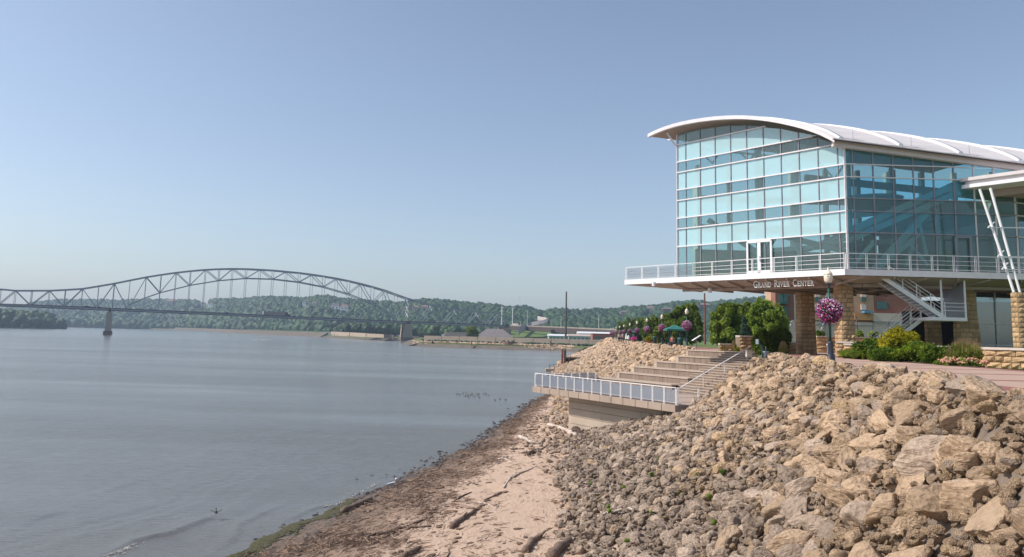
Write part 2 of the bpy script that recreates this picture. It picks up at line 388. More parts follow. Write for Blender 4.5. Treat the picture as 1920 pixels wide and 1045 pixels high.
def nz2(X, Y, s, seed=0.):
    return np.array([noise.fractal(Vector((x*s, y*s, seed)), .9, 2.1, 4) for x, y in zip(X.ravel(), Y.ravel())]).reshape(X.shape)
# beach sand
m, t, o = nmat('beach_sand'); p = N(t, 'ShaderNodeBsdfPrincipled'); at_ = N(t, 'ShaderNodeAttribute', attribute_name='beachfrac')
g = N(t, 'ShaderNodeNewGeometry')
mp = N(t, 'ShaderNodeMapping'); mp.inputs['Rotation'].default_value = (0, 0, R_(14)); mp.inputs['Scale'].default_value = (1, .33, 1); L(t, g.outputs['Position'], mp.inputs[0])
n1 = N(t, 'ShaderNodeTexNoise', i_Scale=1.1, i_Detail=9., i_Roughness=.72); L(t, mp.outputs[0], n1.inputs[0])
n2 = N(t, 'ShaderNodeTexNoise', i_Scale=5., i_Detail=9., i_Roughness=.75); L(t, mp.outputs[0], n2.inputs[0])
ma = N(t, 'ShaderNodeMath', operation='MULTIPLY_ADD'); L(t, n1.outputs[0], ma.inputs[0]); ma.inputs[1].default_value = .62; L(t, at_.outputs['Fac'], ma.inputs[2])
mb = N(t, 'ShaderNodeMath', operation='MULTIPLY_ADD'); L(t, n2.outputs[0], mb.inputs[0]); mb.inputs[1].default_value = .26; L(t, ma.outputs[0], mb.inputs[2])
c = ramp(t, mb.outputs[0], [(.40, (.085, .066, .052)), (.52, (.11, .08, .06)), (.64, (.20, .14, .098)), (.78, (.27, .185, .128)), (.86, (.31, .215, .158)), (.95, (.50, .36, .265))])
c = mixc(t, .6, c, ramp(t, n2.outputs[0], [(.34, (.55, .52, .5)), (.5, (1., 1., 1.)), (.7, (1.12, 1.1, 1.1))]), 'MULTIPLY')
L(t, c, p.inputs['Base Color'])
L(t, ramp(t, mb.outputs[0], [(.42, .22), (.60, .85)]), p.inputs['Roughness'])
n3 = N(t, 'ShaderNodeTexNoise', i_Scale=9., i_Detail=8., i_Roughness=.7); L(t, mp.outputs[0], n3.inputs[0])
b = N(t, 'ShaderNodeBump', i_Strength=.9, i_Distance=.07); L(t, n3.outputs[0], b.inputs['Height']); L(t, b.outputs[0], p.inputs['Normal'])
L(t, p.outputs[0], o.inputs[0]); sandm = m
gravel = simple('bank_gravel', (.24, .185, .14), (.13, .10, .078), .95, scale=2.5, bump=2, bscale=8)
def beach_relief(X, Yg):
    k = (Yg > 20) & (Yg < 75); out = np.zeros_like(X)
    idx = np.where(k); fr = (X[idx]-Xw(Yg[idx]))/(Xt(Yg[idx])-Xw(Yg[idx]))
    v = np.array([noise.fractal(Vector((x*1.3, y*.5, 3.)), .8, 2.1, 4) for x, y in zip(X[idx], Yg[idx])])
    out[idx] = v*.06*np.clip(fr*4, 0, 1)*np.clip((1.25-fr)*2, .25, 1); return out
land_grid('sand_beach', lambda y: Xw(y)-9, lambda y: Xt(y)+.9, 60, sandm, beach_relief)
land_grid('rock_bank_ground', lambda y: Xt(y)+.85, lambda y: Xc(y)+.6, 46, gravel)
# inland ground at promenade level
ypts = list(np.concatenate([np.arange(-38, 48, 4), np.arange(72, 431, 8)]))
near = [(Xc(y)+.3, y) for y in ypts if y < 49]; far = [(Xc(y)+.3, y) for y in ypts if y > 71]
mid = [tuple(tp(.2, 15.1))[:2], tuple(tp(14.9, 15.1))[:2]]
inl = near+[(17.6, 50.6), tuple(tp(.2, 9))[:2]]+mid+[(17.2, 70)]+far+[(500, 430), (500, -38)]
MB().prism(inl, 6.2, W_-.06).build('ground', grassm, kind='structure')
# promenade of red pavers with tan panels
def bedx(y): return np.interp(y, [-38, 10, 31.8, 38, 47.7, 52, 60], [19, 19.5, 21.2, 21.6, 21.4, 30, 60])
sq = [(Xc(y)+.45, y) for y in np.arange(-38, 49, 3)]+[(18.0, 50.3), tuple(tp(.6, 9.5))[:2], tuple(tp(.6, 14.32))[:2], tuple(tp(14.6, 14.32))[:2], (16.6, 69.5)]
sq += [(Xc(y)+.6, y) for y in np.arange(74, 400, 6)]+[(Xc(y)+5.6, y) for y in np.arange(394, 92, -10)]+[(23.4, 90), (25, 83), (30, 77), (44, 72), (80, 72), (80, 60)]
sq += [(29, 57.5), (22, 52.5), (21.4, 47.7), (21.6, 38), (21.2, 31.8), (19.5, 10), (19, -38)]
prom = MB().prism(sq, W_-.05, W_).build('promenade', brickp, kind='structure')
k = 0
for y0 in np.arange(8, 74, 4.7):
    y1 = y0+4.1; xa = Xc((y0+y1)/2)+1.35; xb = float(np.interp(y0, [8, 31.8, 38, 47.7, 53, 60, 74], [18.6, 20.3, 20.7, 20.6, 22, 27, 40]))
    if y0 > 48: xa = float(np.interp(y0, [48, 52, 58, 64, 70, 74], [19, 24.2, 22.3, 21, 18.5, 17.8]))
    if xb-xa < 1: continue
    pn = MB().prism([(xa, y0), (xb, y0), (xb, y1), (xa, y1)], W_-.02, W_+.004+.0006*(k % 2)).build('paving_panel', tanp, prom); k += 1

# ------------------------------------------------------------------ water
m, t, o = nmat('river_water'); p = N(t, 'ShaderNodeBsdfPrincipled', i_Roughness=.14, i_IOR=1.33)
g = N(t, 'ShaderNodeNewGeometry')
mp = N(t, 'ShaderNodeMapping'); mp.inputs['Rotation'].default_value = (0, 0, R_(-12)); mp.inputs['Scale'].default_value = (.35, 1., 1); L(t, g.outputs['Position'], mp.inputs[0])
w1 = N(t, 'ShaderNodeTexNoise', i_Scale=.9, i_Detail=6., i_Roughness=.62); L(t, mp.outputs[0], w1.inputs[0])
w2 = N(t, 'ShaderNodeTexNoise', i_Scale=5.5, i_Detail=4., i_Roughness=.6); L(t, mp.outputs[0], w2.inputs[0])
mp2 = N(t, 'ShaderNodeMapping'); mp2.inputs['Scale'].default_value = (.25, 1.3, 1); L(t, g.outputs['Position'], mp2.inputs[0])
w3 = N(t, 'ShaderNodeTexNoise', i_Scale=.022, i_Detail=4., i_Roughness=.6); L(t, mp2.outputs[0], w3.inputs[0])
msk = ramp(t, w3.outputs[0], [(.38, .22), (.62, 1.25)])
s1 = N(t, 'ShaderNodeMath', operation='MULTIPLY_ADD'); L(t, w2.outputs[0], s1.inputs[0]); s1.inputs[1].default_value = .22; L(t, w1.outputs[0], s1.inputs[2])
b = N(t, 'ShaderNodeBump', i_Distance=.30); L(t, s1.outputs[0], b.inputs['Height'])
ms = N(t, 'ShaderNodeMath', operation='MULTIPLY'); L(t, msk, ms.inputs[0]); ms.inputs[1].default_value = .7; L(t, ms.outputs[0], b.inputs['Strength'])
L(t, b.outputs[0], p.inputs['Normal'])
p.inputs['Base Color'].default_value = (.14, .136, .128, 1); L(t, p.outputs[0], o.inputs[0]); waterm = m
xs = np.concatenate([[-3500, -2000, -1200, -700, -400, -250], np.arange(-160, -60, 6), np.arange(-60, -22, 1.), np.arange(-22, -3.5, .15), np.arange(-3.4, 16, .7), [20, 26, 40, 60, 100, 200]])
yw = np.concatenate([[-150, -60, -20, 0, 8, 14, 18, 21], np.arange(23, 46, .16), np.arange(46, 80, .5), np.arange(80, 130, 2.5), [135, 150, 180, 230, 300, 400, 550, 800, 1200, 1800, 2600, 4200]])
XX, YY = np.meshgrid(xs, yw); ZZ = np.zeros_like(XX)
dist_shore = Xw(YY)-XX
near_m = (YY > 15) & (YY < 85) & (XX > -60) & (XX < 4)
wob = np.zeros_like(XX); idx = np.where(near_m)
wob[idx] = np.array([noise.noise(Vector((x*.12, y*.12, 1.)))*2+noise.noise(Vector((x*.4, y*.4, 5.)))*.5 for x, y in zip(XX[idx], YY[idx])])
amp = .020*np.clip((dist_shore)/2, 0, 1)*np.clip((60-dist_shore)/30, 0, 1)*np.clip((85-YY)/30, 0, 1)
phase = dist_shore/2.9*2*math.pi*(.6+.4)+wob*2.6
ZZ[idx] += (amp*(np.clip(np.sin(phase), -.2, 1)**1+.3*np.sin(phase*2.3+wob)))[idx]
WAVES = [([(195, 1044), (250, 1018), (330, 998), (420, 962)], .11, .16), ([(395, 1042), (440, 1010), (452, 985), (490, 965), (540, 945)], .07, .13),
         ([(525, 985), (580, 958), (640, 942), (705, 906)], .06, .12), ([(0, 1005), (60, 975), (130, 955)], .06, .3), ([(620, 1000), (560, 990), (470, 1020)], .03, .15),
         ([(700, 900), (740, 890), (760, 872)], .05, .12), ([(120, 940), (220, 915), (330, 880), (470, 850)], .05, .4), ([(30, 870), (180, 835), (300, 815)], .05, .5), ([(560, 900), (640, 880), (740, 840)], .04, .35)]
wave_w = []
for pts, hgt, wd in WAVES:
    q = [atz(u, v, 0) for u, v in pts]; Q = []
    for a_, b_ in zip(q[:-1], q[1:]):
        for k in range(12): Q.append(a_.lerp(b_, k/12)+Vector((0, .1*math.sin(len(Q)*.5), 0)))
    Q = np.array([(a_.x, a_.y) for a_ in Q]); wave_w.append(Q)
    bx = (XX > Q[:, 0].min()-2) & (XX < Q[:, 0].max()+2) & (YY > Q[:, 1].min()-2) & (YY < Q[:, 1].max()+2); ii = np.where(bx)
    P_ = np.stack([XX[ii], YY[ii]], -1); dd = np.sqrt(((P_[:, None]-Q[None])**2).sum(-1)); j = dd.argmin(1); dm = dd.min(1)
    u_ = j/len(Q); env = np.sin(np.clip(u_, .02, .98)*math.pi)**.5
    sgn = P_[:, 0]-Q[j, 0]
    ww = np.where(sgn > 0, wd, wd*3.2); ZZ[ii] += hgt*env*np.exp(-(dm/ww)**2)
me = grid_mesh('river', np.stack([XX, YY, ZZ], -1)); tag(link_mesh('river', me, waterm), kind='structure')

# ------------------------------------------------------------------ far ground, levee, hills
farg = simple('far_grass', (.13, .17, .05), (.09, .13, .04), .95, scale=.02)
levm = simple('levee_stone', (.15, .125, .095), (.10, .085, .065), .95, scale=.25, bump=.5, bscale=.8)
shore_l = [(-2600, 2300), (-1500, 2150), (-1000, 2000), (-760, 1760), (-610, 1560), (-420, 1200), (-232, 945), (-208, 880), (-175, 815), (-134, 745), (-111, 722), (-112, 790), (-96, 785), (-70, 560), (-56, 486), (-19, 462), (29, 450), (41, 426)]
MB().prism([(a-9 if False else a, b) for a, b in shore_l]+[(1600, 426), (1600, 3600), (-2600, 3600)], -1.5, 2.46).build('far_ground', farg, kind='structure')
lv = MB()   # sloping stone bank along the far shore
for (a, b) in zip(shore_l[:-1], shore_l[1:]):
    A = Vector((a[0], a[1], 0)); B = Vector((b[0], b[1], 0)); d = (B-A).normalized(); nn = Vector((-d.y, d.x, 0))
    hh = 3.35 if a[1] > 500 else 3.35; wd_ = 5 if a[1] < 500 else 7
    hA, hB = (5.8, 5.8) if -800 < a[0] < -225 else (2.5, 2.5) 
    lv.hexa([A-nn*wd_-Vector((0, 0, 1)), B-nn*wd_-Vector((0, 0, 1)), B+nn*2-Vector((0, 0, 1)), A+nn*2-Vector((0, 0, 1))],
            [A-nn*wd_+Vector((0, 0, .02)), B-nn*wd_+Vector((0, 0, .02)), B+nn*2+Vector((0, 0, hB)), A+nn*2+Vector((0, 0, hA))])
tag(lv.build('far_bank', levm), kind='structure')
ridge = [(-160, 578), (0, 580), (30, 577), (60, 567), (110, 563), (170, 563), (230, 564), (260, 562), (330, 563), (370, 565), (410, 563), (450, 563), (500, 558), (560, 562), (600, 559), (640, 563),
         (700, 568), (760, 571), (790, 565), (830, 567), (880, 573), (925, 575), (960, 581), (985, 579), (1020, 589), (1040, 583), (1070, 586), (1090, 587), (1112, 584), (1142, 585), (1165, 582),
         (1200, 580), (1240, 577), (1262, 573), (1300, 570), (1330, 572), (1400, 566), (1450, 562), (1480, 564), (1600, 568), (1900, 575), (2100, 570)]
ru, rv = zip(*ridge)
def Yb(u): return np.interp(u, [-160, 60, 310, 430, 600, 800, 1000, 1200, 1480, 2100], [2150, 1950, 1900, 1600, 1250, 1080, 1000, 950, 900, 850])
def Yr(u): return Yb(u)+np.interp(u, [-160, 500, 1000, 2100], [700, 620, 560, 600])
us = np.arange(-160, 2101, 10); rs = np.concatenate([np.linspace(-.08, 1, 22), [1.15, 1.6]])
HP = np.zeros((len(us), len(rs), 3))
zr = np.array([at(u, np.interp(u, ru, rv)+5.5, Yr(u)).z for u in us])
def hillpt(u, r):
    Y = Yb(u)+(Yr(u)-Yb(u))*r; ztop = np.interp(u, us, zr); x = at(u, 600, Y).x
    s = min(max(r, 0), 1); prof = s*s*(3-2*s)*.55+.45*s
    z = 2.8+(ztop-2.8)*prof if r > 0 else 2.8-2*(-r)
    z += 5*noise.noise(Vector((x*.006, Y*.006, 2.)))*s*(1-s)*4
    if r > 1: z = ztop-(r-1)*30
    return x, Y, z
for i, u in enumerate(us):
    for j, r in enumerate(rs): HP[i, j] = hillpt(u, r)
me = grid_mesh('hills', HP); tag(link_mesh('hills', me, farg), kind='structure')

# ------------------------------------------------------------------ scattering with geometry nodes
def source(name, me, mat):
    o = bpy.data.objects.new(name, me)
    if mat is not None: me.materials.append(mat)
    return o
def scatter(name, label, cat, objs, P_, ROT, S, IDX, kind='stuff', parent=None):
    """instances of objs at points P_ with rotation, size and pick stored on the points: one stuff object"""
    cl = bpy.data.collections.new(name+'_kinds')
    for k, ob in enumerate(objs):
        ob.name = '%s_kind_%02d' % (name, k); cl.objects.link(ob)
    me = bpy.data.meshes.new(name); P_ = np.asarray(P_, np.float32); me.vertices.add(len(P_)); me.vertices.foreach_set('co', P_.ravel())
    for nm, v in (('rot', ROT), ('siz', S)):
        a = me.attributes.new(nm, 'FLOAT_VECTOR', 'POINT'); a.data.foreach_set('vector', np.asarray(v, np.float32).ravel())
    a = me.attributes.new('pick', 'INT', 'POINT'); a.data.foreach_set('value', np.asarray(IDX, np.int32))
    o = bpy.data.objects.new(name, me); col.objects.link(o)
    g = bpy.data.node_groups.new(name, 'GeometryNodeTree')
    g.interface.new_socket('Geometry', in_out='INPUT', socket_type='NodeSocketGeometry'); g.interface.new_socket('Geometry', in_out='OUTPUT', socket_type='NodeSocketGeometry')
    gi = g.nodes.new('NodeGroupInput'); go = g.nodes.new('NodeGroupOutput'); ip = g.nodes.new('GeometryNodeInstanceOnPoints')
    ci = g.nodes.new('GeometryNodeCollectionInfo'); ci.inputs[0].default_value = cl; ci.inputs['Separate Children'].default_value = True; ci.inputs['Reset Children'].default_value = True
    def na(nm, ty):
        n_ = g.nodes.new('GeometryNodeInputNamedAttribute'); n_.data_type = ty; n_.inputs[0].default_value = nm; return n_.outputs[0]
    g.links.new(gi.outputs[0], ip.inputs['Points']); g.links.new(ci.outputs[0], ip.inputs['Instance']); ip.inputs['Pick Instance'].default_value = True
    g.links.new(na('pick', 'INT'), ip.inputs['Instance Index'])
    er = g.nodes.new('FunctionNodeEulerToRotation'); g.links.new(na('rot', 'FLOAT_VECTOR'), er.inputs[0]); g.links.new(er.outputs[0], ip.inputs['Rotation'])
    g.links.new(na('siz', 'FLOAT_VECTOR'), ip.inputs['Scale']); g.links.new(ip.outputs[0], go.inputs[0])
    md = o.modifiers.new('scatter', 'NODES'); md.node_group = g
    if parent is not None: o.parent = parent
    return tag(o, label, cat, kind=kind)
def blob_mesh(name, sub, amp, fr, seed, sq=(1, 1, 1), clip=None, smooth=True):
    bm = bmesh.new(); bmesh.ops.create_icosphere(bm, subdivisions=sub, radius=1); rr = random.Random(seed)
    off = Vector((rr.uniform(-50, 50), rr.uniform(-50, 50), rr.uniform(-50, 50)))
    pl = []
    if clip:
        for _ in range(clip):
            n_ = Vector((rr.gauss(0, 1), rr.gauss(0, 1), rr.gauss(0, 1))).normalized(); pl.append((n_, rr.uniform(.48, .86)))
    for v in bm.verts:
        p_ = v.co.copy()
        for _ in range(2):
            for n_, d_ in pl:
                e = p_.dot(n_)-d_
                if e > 0: p_ -= n_*e
        q = v.co.normalized()
        p_ += q*amp*(noise.fractal(q*fr+off, .75, 2.1, 5))
        if clip: p_ += q*amp*.6*abs(noise.noise(q*fr*1.6-off))*-1
        v.co = Vector((p_.x*sq[0], p_.y*sq[1], p_.z*sq[2]))
    me = bpy.data.meshes.new(name); bm.to_mesh(me); bm.free()
    if smooth:
        for f in me.polygons: f.use_smooth = True
    return me
# hill forest
crowns = [source('crown', blob_mesh('crown', 3, .42, 2.4, 100+i, (1, 1, rnd.uniform(.85, 1.25))), hillleaf) for i in range(7)]
P_, ROT, S, IDX = [], [], [], []
houses_px = [(322, 569), (380, 571), (396, 572), (570, 571), (590, 573), (634, 579), (652, 580), (779, 578), (798, 577), (1170, 590), (1220, 584), (1252, 584), (1322, 577)]
def clear_zone(u, v, r):
    if 290 < u < 520 and .60 < r < .68: return True
    if 520 <= u < 700 and .52 < r < .58: return True
    if 1000 < u < 1035 and .25 < r < .42: return True
    for a, b in houses_px:
        if abs(u-a) < 9 and -5 < v-b < 10: return True
    return False
while len(P_) < 22000:
    u = rnd.uniform(-120, 2050); r = rnd.random()**.85*1.12-.03
    if u > 1550 and rnd.random() < .6: continue
    x, Y, z = hillpt(u, r); v = px((x, Y, z+6))[1]
    if clear_zone(u, v, r): continue
    if r < .3 and 600 < u < 1480 and rnd.random() < .3: continue
    s_ = rnd.uniform(3.4, 7.2)*(1.15 if r < .5 else 1.)
    if u < 620: s_ *= 1.12
    P_.append((x, Y, z+s_*.7)); ROT.append((0, 0, rnd.uniform(0, 6.28))); S.append((s_, s_, s_*rnd.uniform(.85, 1.35))); IDX.append(rnd.randrange(7))
scatter('hill_forest', 'dense green forest covering the long river bluffs', 'forest', crowns, P_, ROT, S, IDX)
# wooded island at far left
P_, ROT, S, IDX = [], [], [], []
ia, ib = at(-120, 600, 1150), at(57, 600, 1150)
for k in range(420):
    f = rnd.random()**.8; x = ia.x+(ib.x-ia.x)*f; Y = 1150+rnd.uniform(-10, 90); s_ = rnd.uniform(5, 8.5)*(1 if f < .85 else .75)
    hgt = rnd.random()*(20 if f < .8 else 20-(f-.8)*60)
    P_.append((x, Y, 2+hgt)); ROT.append((0, 0, rnd.uniform(0, 6))); S.append((s_, s_, s_)); IDX.append(rnd.randrange(7))
cr2 = [source('crown', blob_mesh('crown', 3, .42, 2.4, 140+i), hillleaf) for i in range(7)]
scatter('island_wood', 'dark mass of trees on the island at the far left of the river', 'wood', cr2, P_, ROT, S, IDX)
MB().prism([(ia.x-50, 1135), (ib.x+2, 1138), (ib.x+6, 1160), (ib.x-4, 1250), (ia.x-50, 1250)], -1, 1.2).build('island', soil, kind='structure')
# ------------------------------------------------------------------ riprap boulders
def rock_set(n, sub, seed):
    out = []
    for i in range(n):
        rr = random.Random(seed+i)
        out.append(blob_mesh('boulder', sub, .075, 1.9, seed*7+i, (1, rr.uniform(.66, .95), rr.uniform(.55, .85)), clip=rr.randint(9, 14)))
    return out
rocks = []     # x,y,z,r,frac
def rock_ok(x, y):
    d = np.array([x, y])-TO; dd, nn = float(d@TD), float(d@TN)
    if nn > .7 and nn < 15.6 and dd > .55 and dd < float(dleft(min(max(nn, 0), 14.3)))+.15: return False
    if nn > -.2 and nn < 16 and dd > -.3 and dd < .6 and nn > 7.6: return False
    if x > 15.2 and 48 < y < 72 and nn > 7.4 and dd < 15: return False
    return True
def add_rocks(y0, y1, cell, rlo, rhi, pw=1.6, tlo=-.02, thi=1.03):
    y = y0
    while y < y1:
        a, c = float(Xt(y)), float(Xc(y)); x = a+(c-a)*tlo
        while x < a+(c-a)*thi+.1:
            jx, jy = x+rnd.uniform(-.5, .5)*cell, y+rnd.uniform(-.5, .5)*cell
            t_ = (jx-a)/(c-a); r = rlo+(rhi-rlo)*rnd.random()**pw
            big = 1+.16*max(0, 1-abs(t_-.5)*2.2)*max(0, (30-jy)/20 if jy < 30 else 0)
            if t_ > .9: big = .8
            r *= big*(.8+.35*min(max(t_, 0), 1))
            if rock_ok(jx, jy):
                z = float(height(jx, jy, False)); rocks.append((jx, jy, z+r*rnd.uniform(.0, .45), r, t_))
            x += cell*(1+.3*(big-1))
        y += cell
add_rocks(7, 24, .54, .20, .49, 1.25)
add_rocks(24, 50, .47, .18, .44, 1.6)
add_rocks(50, 70, .44, .16, .42, 2.0)
add_rocks(70, 120, .52, .17, .44, 1.6, -.1)
add_rocks(120, 230, .82, .26, .55, 1.3, -.1)
add_rocks(230, 420, 1.9, .6, 1.1, 1.2, -.1)
# a looser apron of stones on the sand at the foot of the bank
for k in range(520):
    y = rnd.uniform(24, 76); x = float(Xt(y))-abs(rnd.gauss(0, 1.)) * (1.8 if y > 50 else .32)
    if y > 58 and x > float(Xt(y)): continue
    r = rnd.uniform(.06, .24); rocks.append((x, y, float(height(x, y))+r*.35, r, -.1))
vis = []
for i, (x, y, z, r, t_) in enumerate(rocks):
    u, v = px((x, y, z)); s_ = r*FPX/y
    if y > 8 and -10 < u < 1930 and 600 < v < 1056: vis.append((s_, i))
vis.sort(reverse=True); single = [i for _, i in vis[:300]]; singles = set(single)
big_m = rock_set(9, 4, 300); mid_m = rock_set(9, 3, 330)
used_lab = {}
def rock_label(i, mat, flat):
    x, y, z, r, t_ = rocks[i]; u, v = px((x, y, z))
    size = 'huge' if r > .55 else 'large' if r > .43 else 'medium' if r > .34 else 'smallish'
    colr = {'R_TAN': 'tan', 'R_GREY': 'grey brown', 'R_RUST': 'golden'}[mat]; shape = 'flat ' if flat else ''
    below = 'platform wall' if u < 1265 else 'stair handrail' if u < 1340 else 'river steps' if u < 1405 else 'slanted sign post' if u < 1450 else 'clipped hedge' if u < 1490 else 'first stone pillar' if u < 1532 else 'nearest lamp post' if u < 1585 else 'dark juniper' if u < 1645 else 'golden shrub' if u < 1705 else 'layered juniper' if u < 1760 else 'fountain grass' if u < 1820 else 'pink stonecrop' if u < 1878 else 'garden wall'
    crest = float(np.interp(u, [1060, 1285, 1405, 1560, 1700, 1920], [860, 768, 690, 684, 692, 745])); f = (v-crest)/(1045-crest)
    how = 'at the crest' if f < .05 else 'just under the crest' if f < .12 else 'an eighth down' if f < .19 else 'a quarter down' if f < .29 else 'a third down' if f < .40 else 'halfway down' if f < .55 else 'two thirds down' if f < .70 else 'three quarters down' if f < .83 else 'near the bottom edge' if f < .94 else 'cut by the bottom edge'
    return '%s%s %s boulder below %s, %s' % (shape, size, colr, below, how)
MM = {'R_TAN': R_TAN, 'R_GREY': R_GREY, 'R_RUST': R_RUST}
def rock_kind(x, y, z, t_):
    f = t_+.25*noise.noise(Vector((x*.3, y*.3, 0)))
    if y > 24: f -= .0
    if y < 24: f += (24-y)*.018
    q = rnd.random()
    if f > .86: return 'R_TAN' if q < .76 else 'R_GREY' if q < .88 else 'R_RUST'
    if f > .42: return 'R_TAN' if q < (f-.34)*1.6 else ('R_RUST' if q > .95 else 'R_GREY')
    return 'R_GREY' if q < .93 else ('R_TAN' if q < .975 else 'R_RUST')
for n_, i in enumerate(single):
    x, y, z, r, t_ = rocks[i]; mk = rock_kind(x, y, z, t_)
    me = rnd.choice(big_m if n_ < 90 else mid_m)
    k = rnd.uniform(.9, 1.2); flat = rnd.random() < .3
    o = link_mesh('boulder', me, MM[mk], None, (x, y, z), (rnd.uniform(-.5, .5), rnd.uniform(-.5, .5), rnd.uniform(0, 6.28)), (r*1.18*k, r*1.18/k, r*(.8 if flat else 1.18)), own=True)
    tag(o, rock_label(i, mk, flat), 'boulder', 'boulders of the riprap bank')
seen = {}
for o in [o for o in col.objects if o.name.startswith('boulder') and o.get('category') == 'boulder']: seen.setdefault(o['label'], []).append(o)
for lab, obs in seen.items():
    if len(obs) > 1:
        obs.sort(key=lambda o: px(o.location)[0]); n_ = len(obs)
        for k, o in enumerate(obs):
            o['label'] = lab+', '+(('left of two', 'right of two')[k] if n_ == 2 else ('leftmost of three', 'middle of three', 'rightmost of three')[k] if n_ == 3 else '%s from left' % ('first', 'second', 'third', 'fourth', 'fifth', 'sixth', 'seventh', 'eighth', 'ninth', 'tenth')[min(k, 9)])
srcs = []; kinds = []
for mk in ('R_TAN', 'R_GREY', 'R_RUST'):
    for me in rock_set(7, 3, 400 if mk == 'R_TAN' else 420 if mk == 'R_GREY' else 440): srcs.append(source('stone', me, MM[mk])); kinds.append(mk)
P_, ROT, S, IDX = [], [], [], []
for i, (x, y, z, r, t_) in enumerate(rocks):
    if i in singles: continue
    mk = rock_kind(x, y, z, t_); k = rnd.uniform(.85, 1.25)
    if y > 75: mk = 'R_TAN' if rnd.random() < .4+.5*t_ else ('R_GREY' if rnd.random() < .8 else 'R_RUST')
    IDX.append(('R_TAN', 'R_GREY', 'R_RUST').index(mk)*7+rnd.randrange(7)); P_.append((x, y, z))
    ROT.append((rnd.uniform(-.6, .6), rnd.uniform(-.6, .6), rnd.uniform(0, 6.28))); S.append((r*1.2*k, r*1.2/k, r*1.1))
# small filler stones
for k in range(16000):
    y = 8+(72-8)*rnd.random()**1.35; a, c = float(Xt(y)), float(Xc(y)); t_ = rnd.uniform(-.02, 1.); x = a+(c-a)*t_
    if not rock_ok(x, y): continue
    r = rnd.uniform(.06, .17); P_.append((x, y, float(height(x, y, False))+rnd.uniform(.05, .3))); S.append((r, r, r*.8)); ROT.append((rnd.uniform(0, 6), 0, rnd.uniform(0, 6)))
    mk = rock_kind(x, y, 0, t_); IDX.append(('R_TAN', 'R_GREY', 'R_RUST').index(mk)*7+rnd.randrange(7))
scatter('riprap', 'loose limestone riprap filling the whole sloping bank between boulders', 'rocks', srcs, P_, ROT, S, IDX)

# dark stones and clods along the waterline
wet = simple('wet_stone', (.07, .055, .045), (.04, .032, .028), .45, scale=3., bump=.8)
ws = [source('clod', blob_mesh('clod', 2, .3, 2., 500+i, (1, .8, .5)), wet) for i in range(4)]
P_, ROT, S, IDX = [], [], [], []
for k in range(620):
    y = rnd.uniform(30, 112); x = float(Xw(y))+rnd.gauss(.15, .30)*(1+(y-30)/70)
    if 44 < y < 56 and rnd.random() < .5: x -= abs(rnd.gauss(0, .9))
    r = rnd.uniform(.03, .10)*(1+(y-30)/80); P_.append((x, y, max(0, float(height(x, y)))+r*.1)); ROT.append((0, 0, rnd.uniform(0, 6))); S.append((r*1.4, r, r)); IDX.append(rnd.randrange(4))
scatter('waterline_stones', 'small dark wet stones and clods scattered along the water edge', 'stones', ws, P_, ROT, S, IDX)
# brown litter of twigs and bark on the beach
def twig(seed, n=4):
    mb = MB(); rr = random.Random(seed)
    for _ in range(n):
        a = Vector((rr.uniform(-.6, .6), rr.uniform(-.3, .3), rr.uniform(0, .06))); an = rr.gauss(0, .5); l = rr.uniform(.2, .6)
        mb.tube(a, a+Vector((math.sin(an)*l*.4, l, rr.uniform(-.02, .05))), .014, .006, 4, False)
    return mb.mesh('twig')
debm = simple('litter', (.26, .17, .115), (.13, .08, .055), .9, scale=6., objvar=.3); debp = simple('litter_pale', (.42, .32, .25), (.28, .2, .15), .9, scale=6., objvar=.2)
tw = [source('twigs', twig(600+i), debm if i < 5 else debp) for i in range(7)]
cl_ = [source('litter', blob_mesh('litter', 2, .5, 2.6, 620+i, (1, .55, .22)), debm) for i in range(4)]
P_, ROT, S, IDX = [], [], [], []
while len(P_) < 6000:
    y = 24+(110-24)*rnd.random()**1.6; a, c = float(Xw(y)), float(Xt(y)); f = rnd.gauss(.29, .15)
    if rnd.random() < .12: f = rnd.uniform(.5, 1.)
    if f < .06 or f > 1.05: continue
    if noise.noise(Vector((a*.2+f*5, y*.22, 7.))) < -.12 and rnd.random() < .75: continue
    x = a+(c-a)*f; z = float(height(x, y)); q = rnd.random(); s_ = rnd.uniform(.4, 1.25)
    P_.append((x, y, z+.015)); ROT.append((0, 0, R_(rnd.gauss(-16, 35)))); S.append((s_, s_, s_) if q < .6 else (s_*.10, s_*.30, s_*.10)); IDX.append(4+rnd.choice([0, 1, 2, 3, 4, 4, 5, 6]) if q < .6 else rnd.randrange(4))
scatter('beach_litter', 'brown twigs, bark and plant litter strewn over the lower beach', 'litter', cl_+tw, P_, ROT, S, IDX)
# green weed along the waterline, near the bottom edge
weed = simple('river_weed', (.085, .08, .02), (.035, .032, .012), .75, scale=9., bump=1., bscale=20)
wd_ = [source('weed', blob_mesh('weed', 2, .5, 3., 640+i, (1, 1.6, .30)), weed) for i in range(3)]
P_, ROT, S, IDX = [], [], [], []
for k in range(1500):
    y = rnd.uniform(27, 39.5); x = float(Xw(y))+abs(rnd.gauss(.12, .28*(1 if y < 37 else .5))); s_ = rnd.uniform(.04, .13)
    P_.append((x, y, max(0, float(height(x, y)))+.01)); ROT.append((0, 0, rnd.uniform(0, 6))); S.append((s_, s_, s_)); IDX.append(rnd.randrange(3))
scatter('shore_weed', 'strip of green brown river weed washed up along the waterline', 'weed', wd_, P_, ROT, S, IDX)
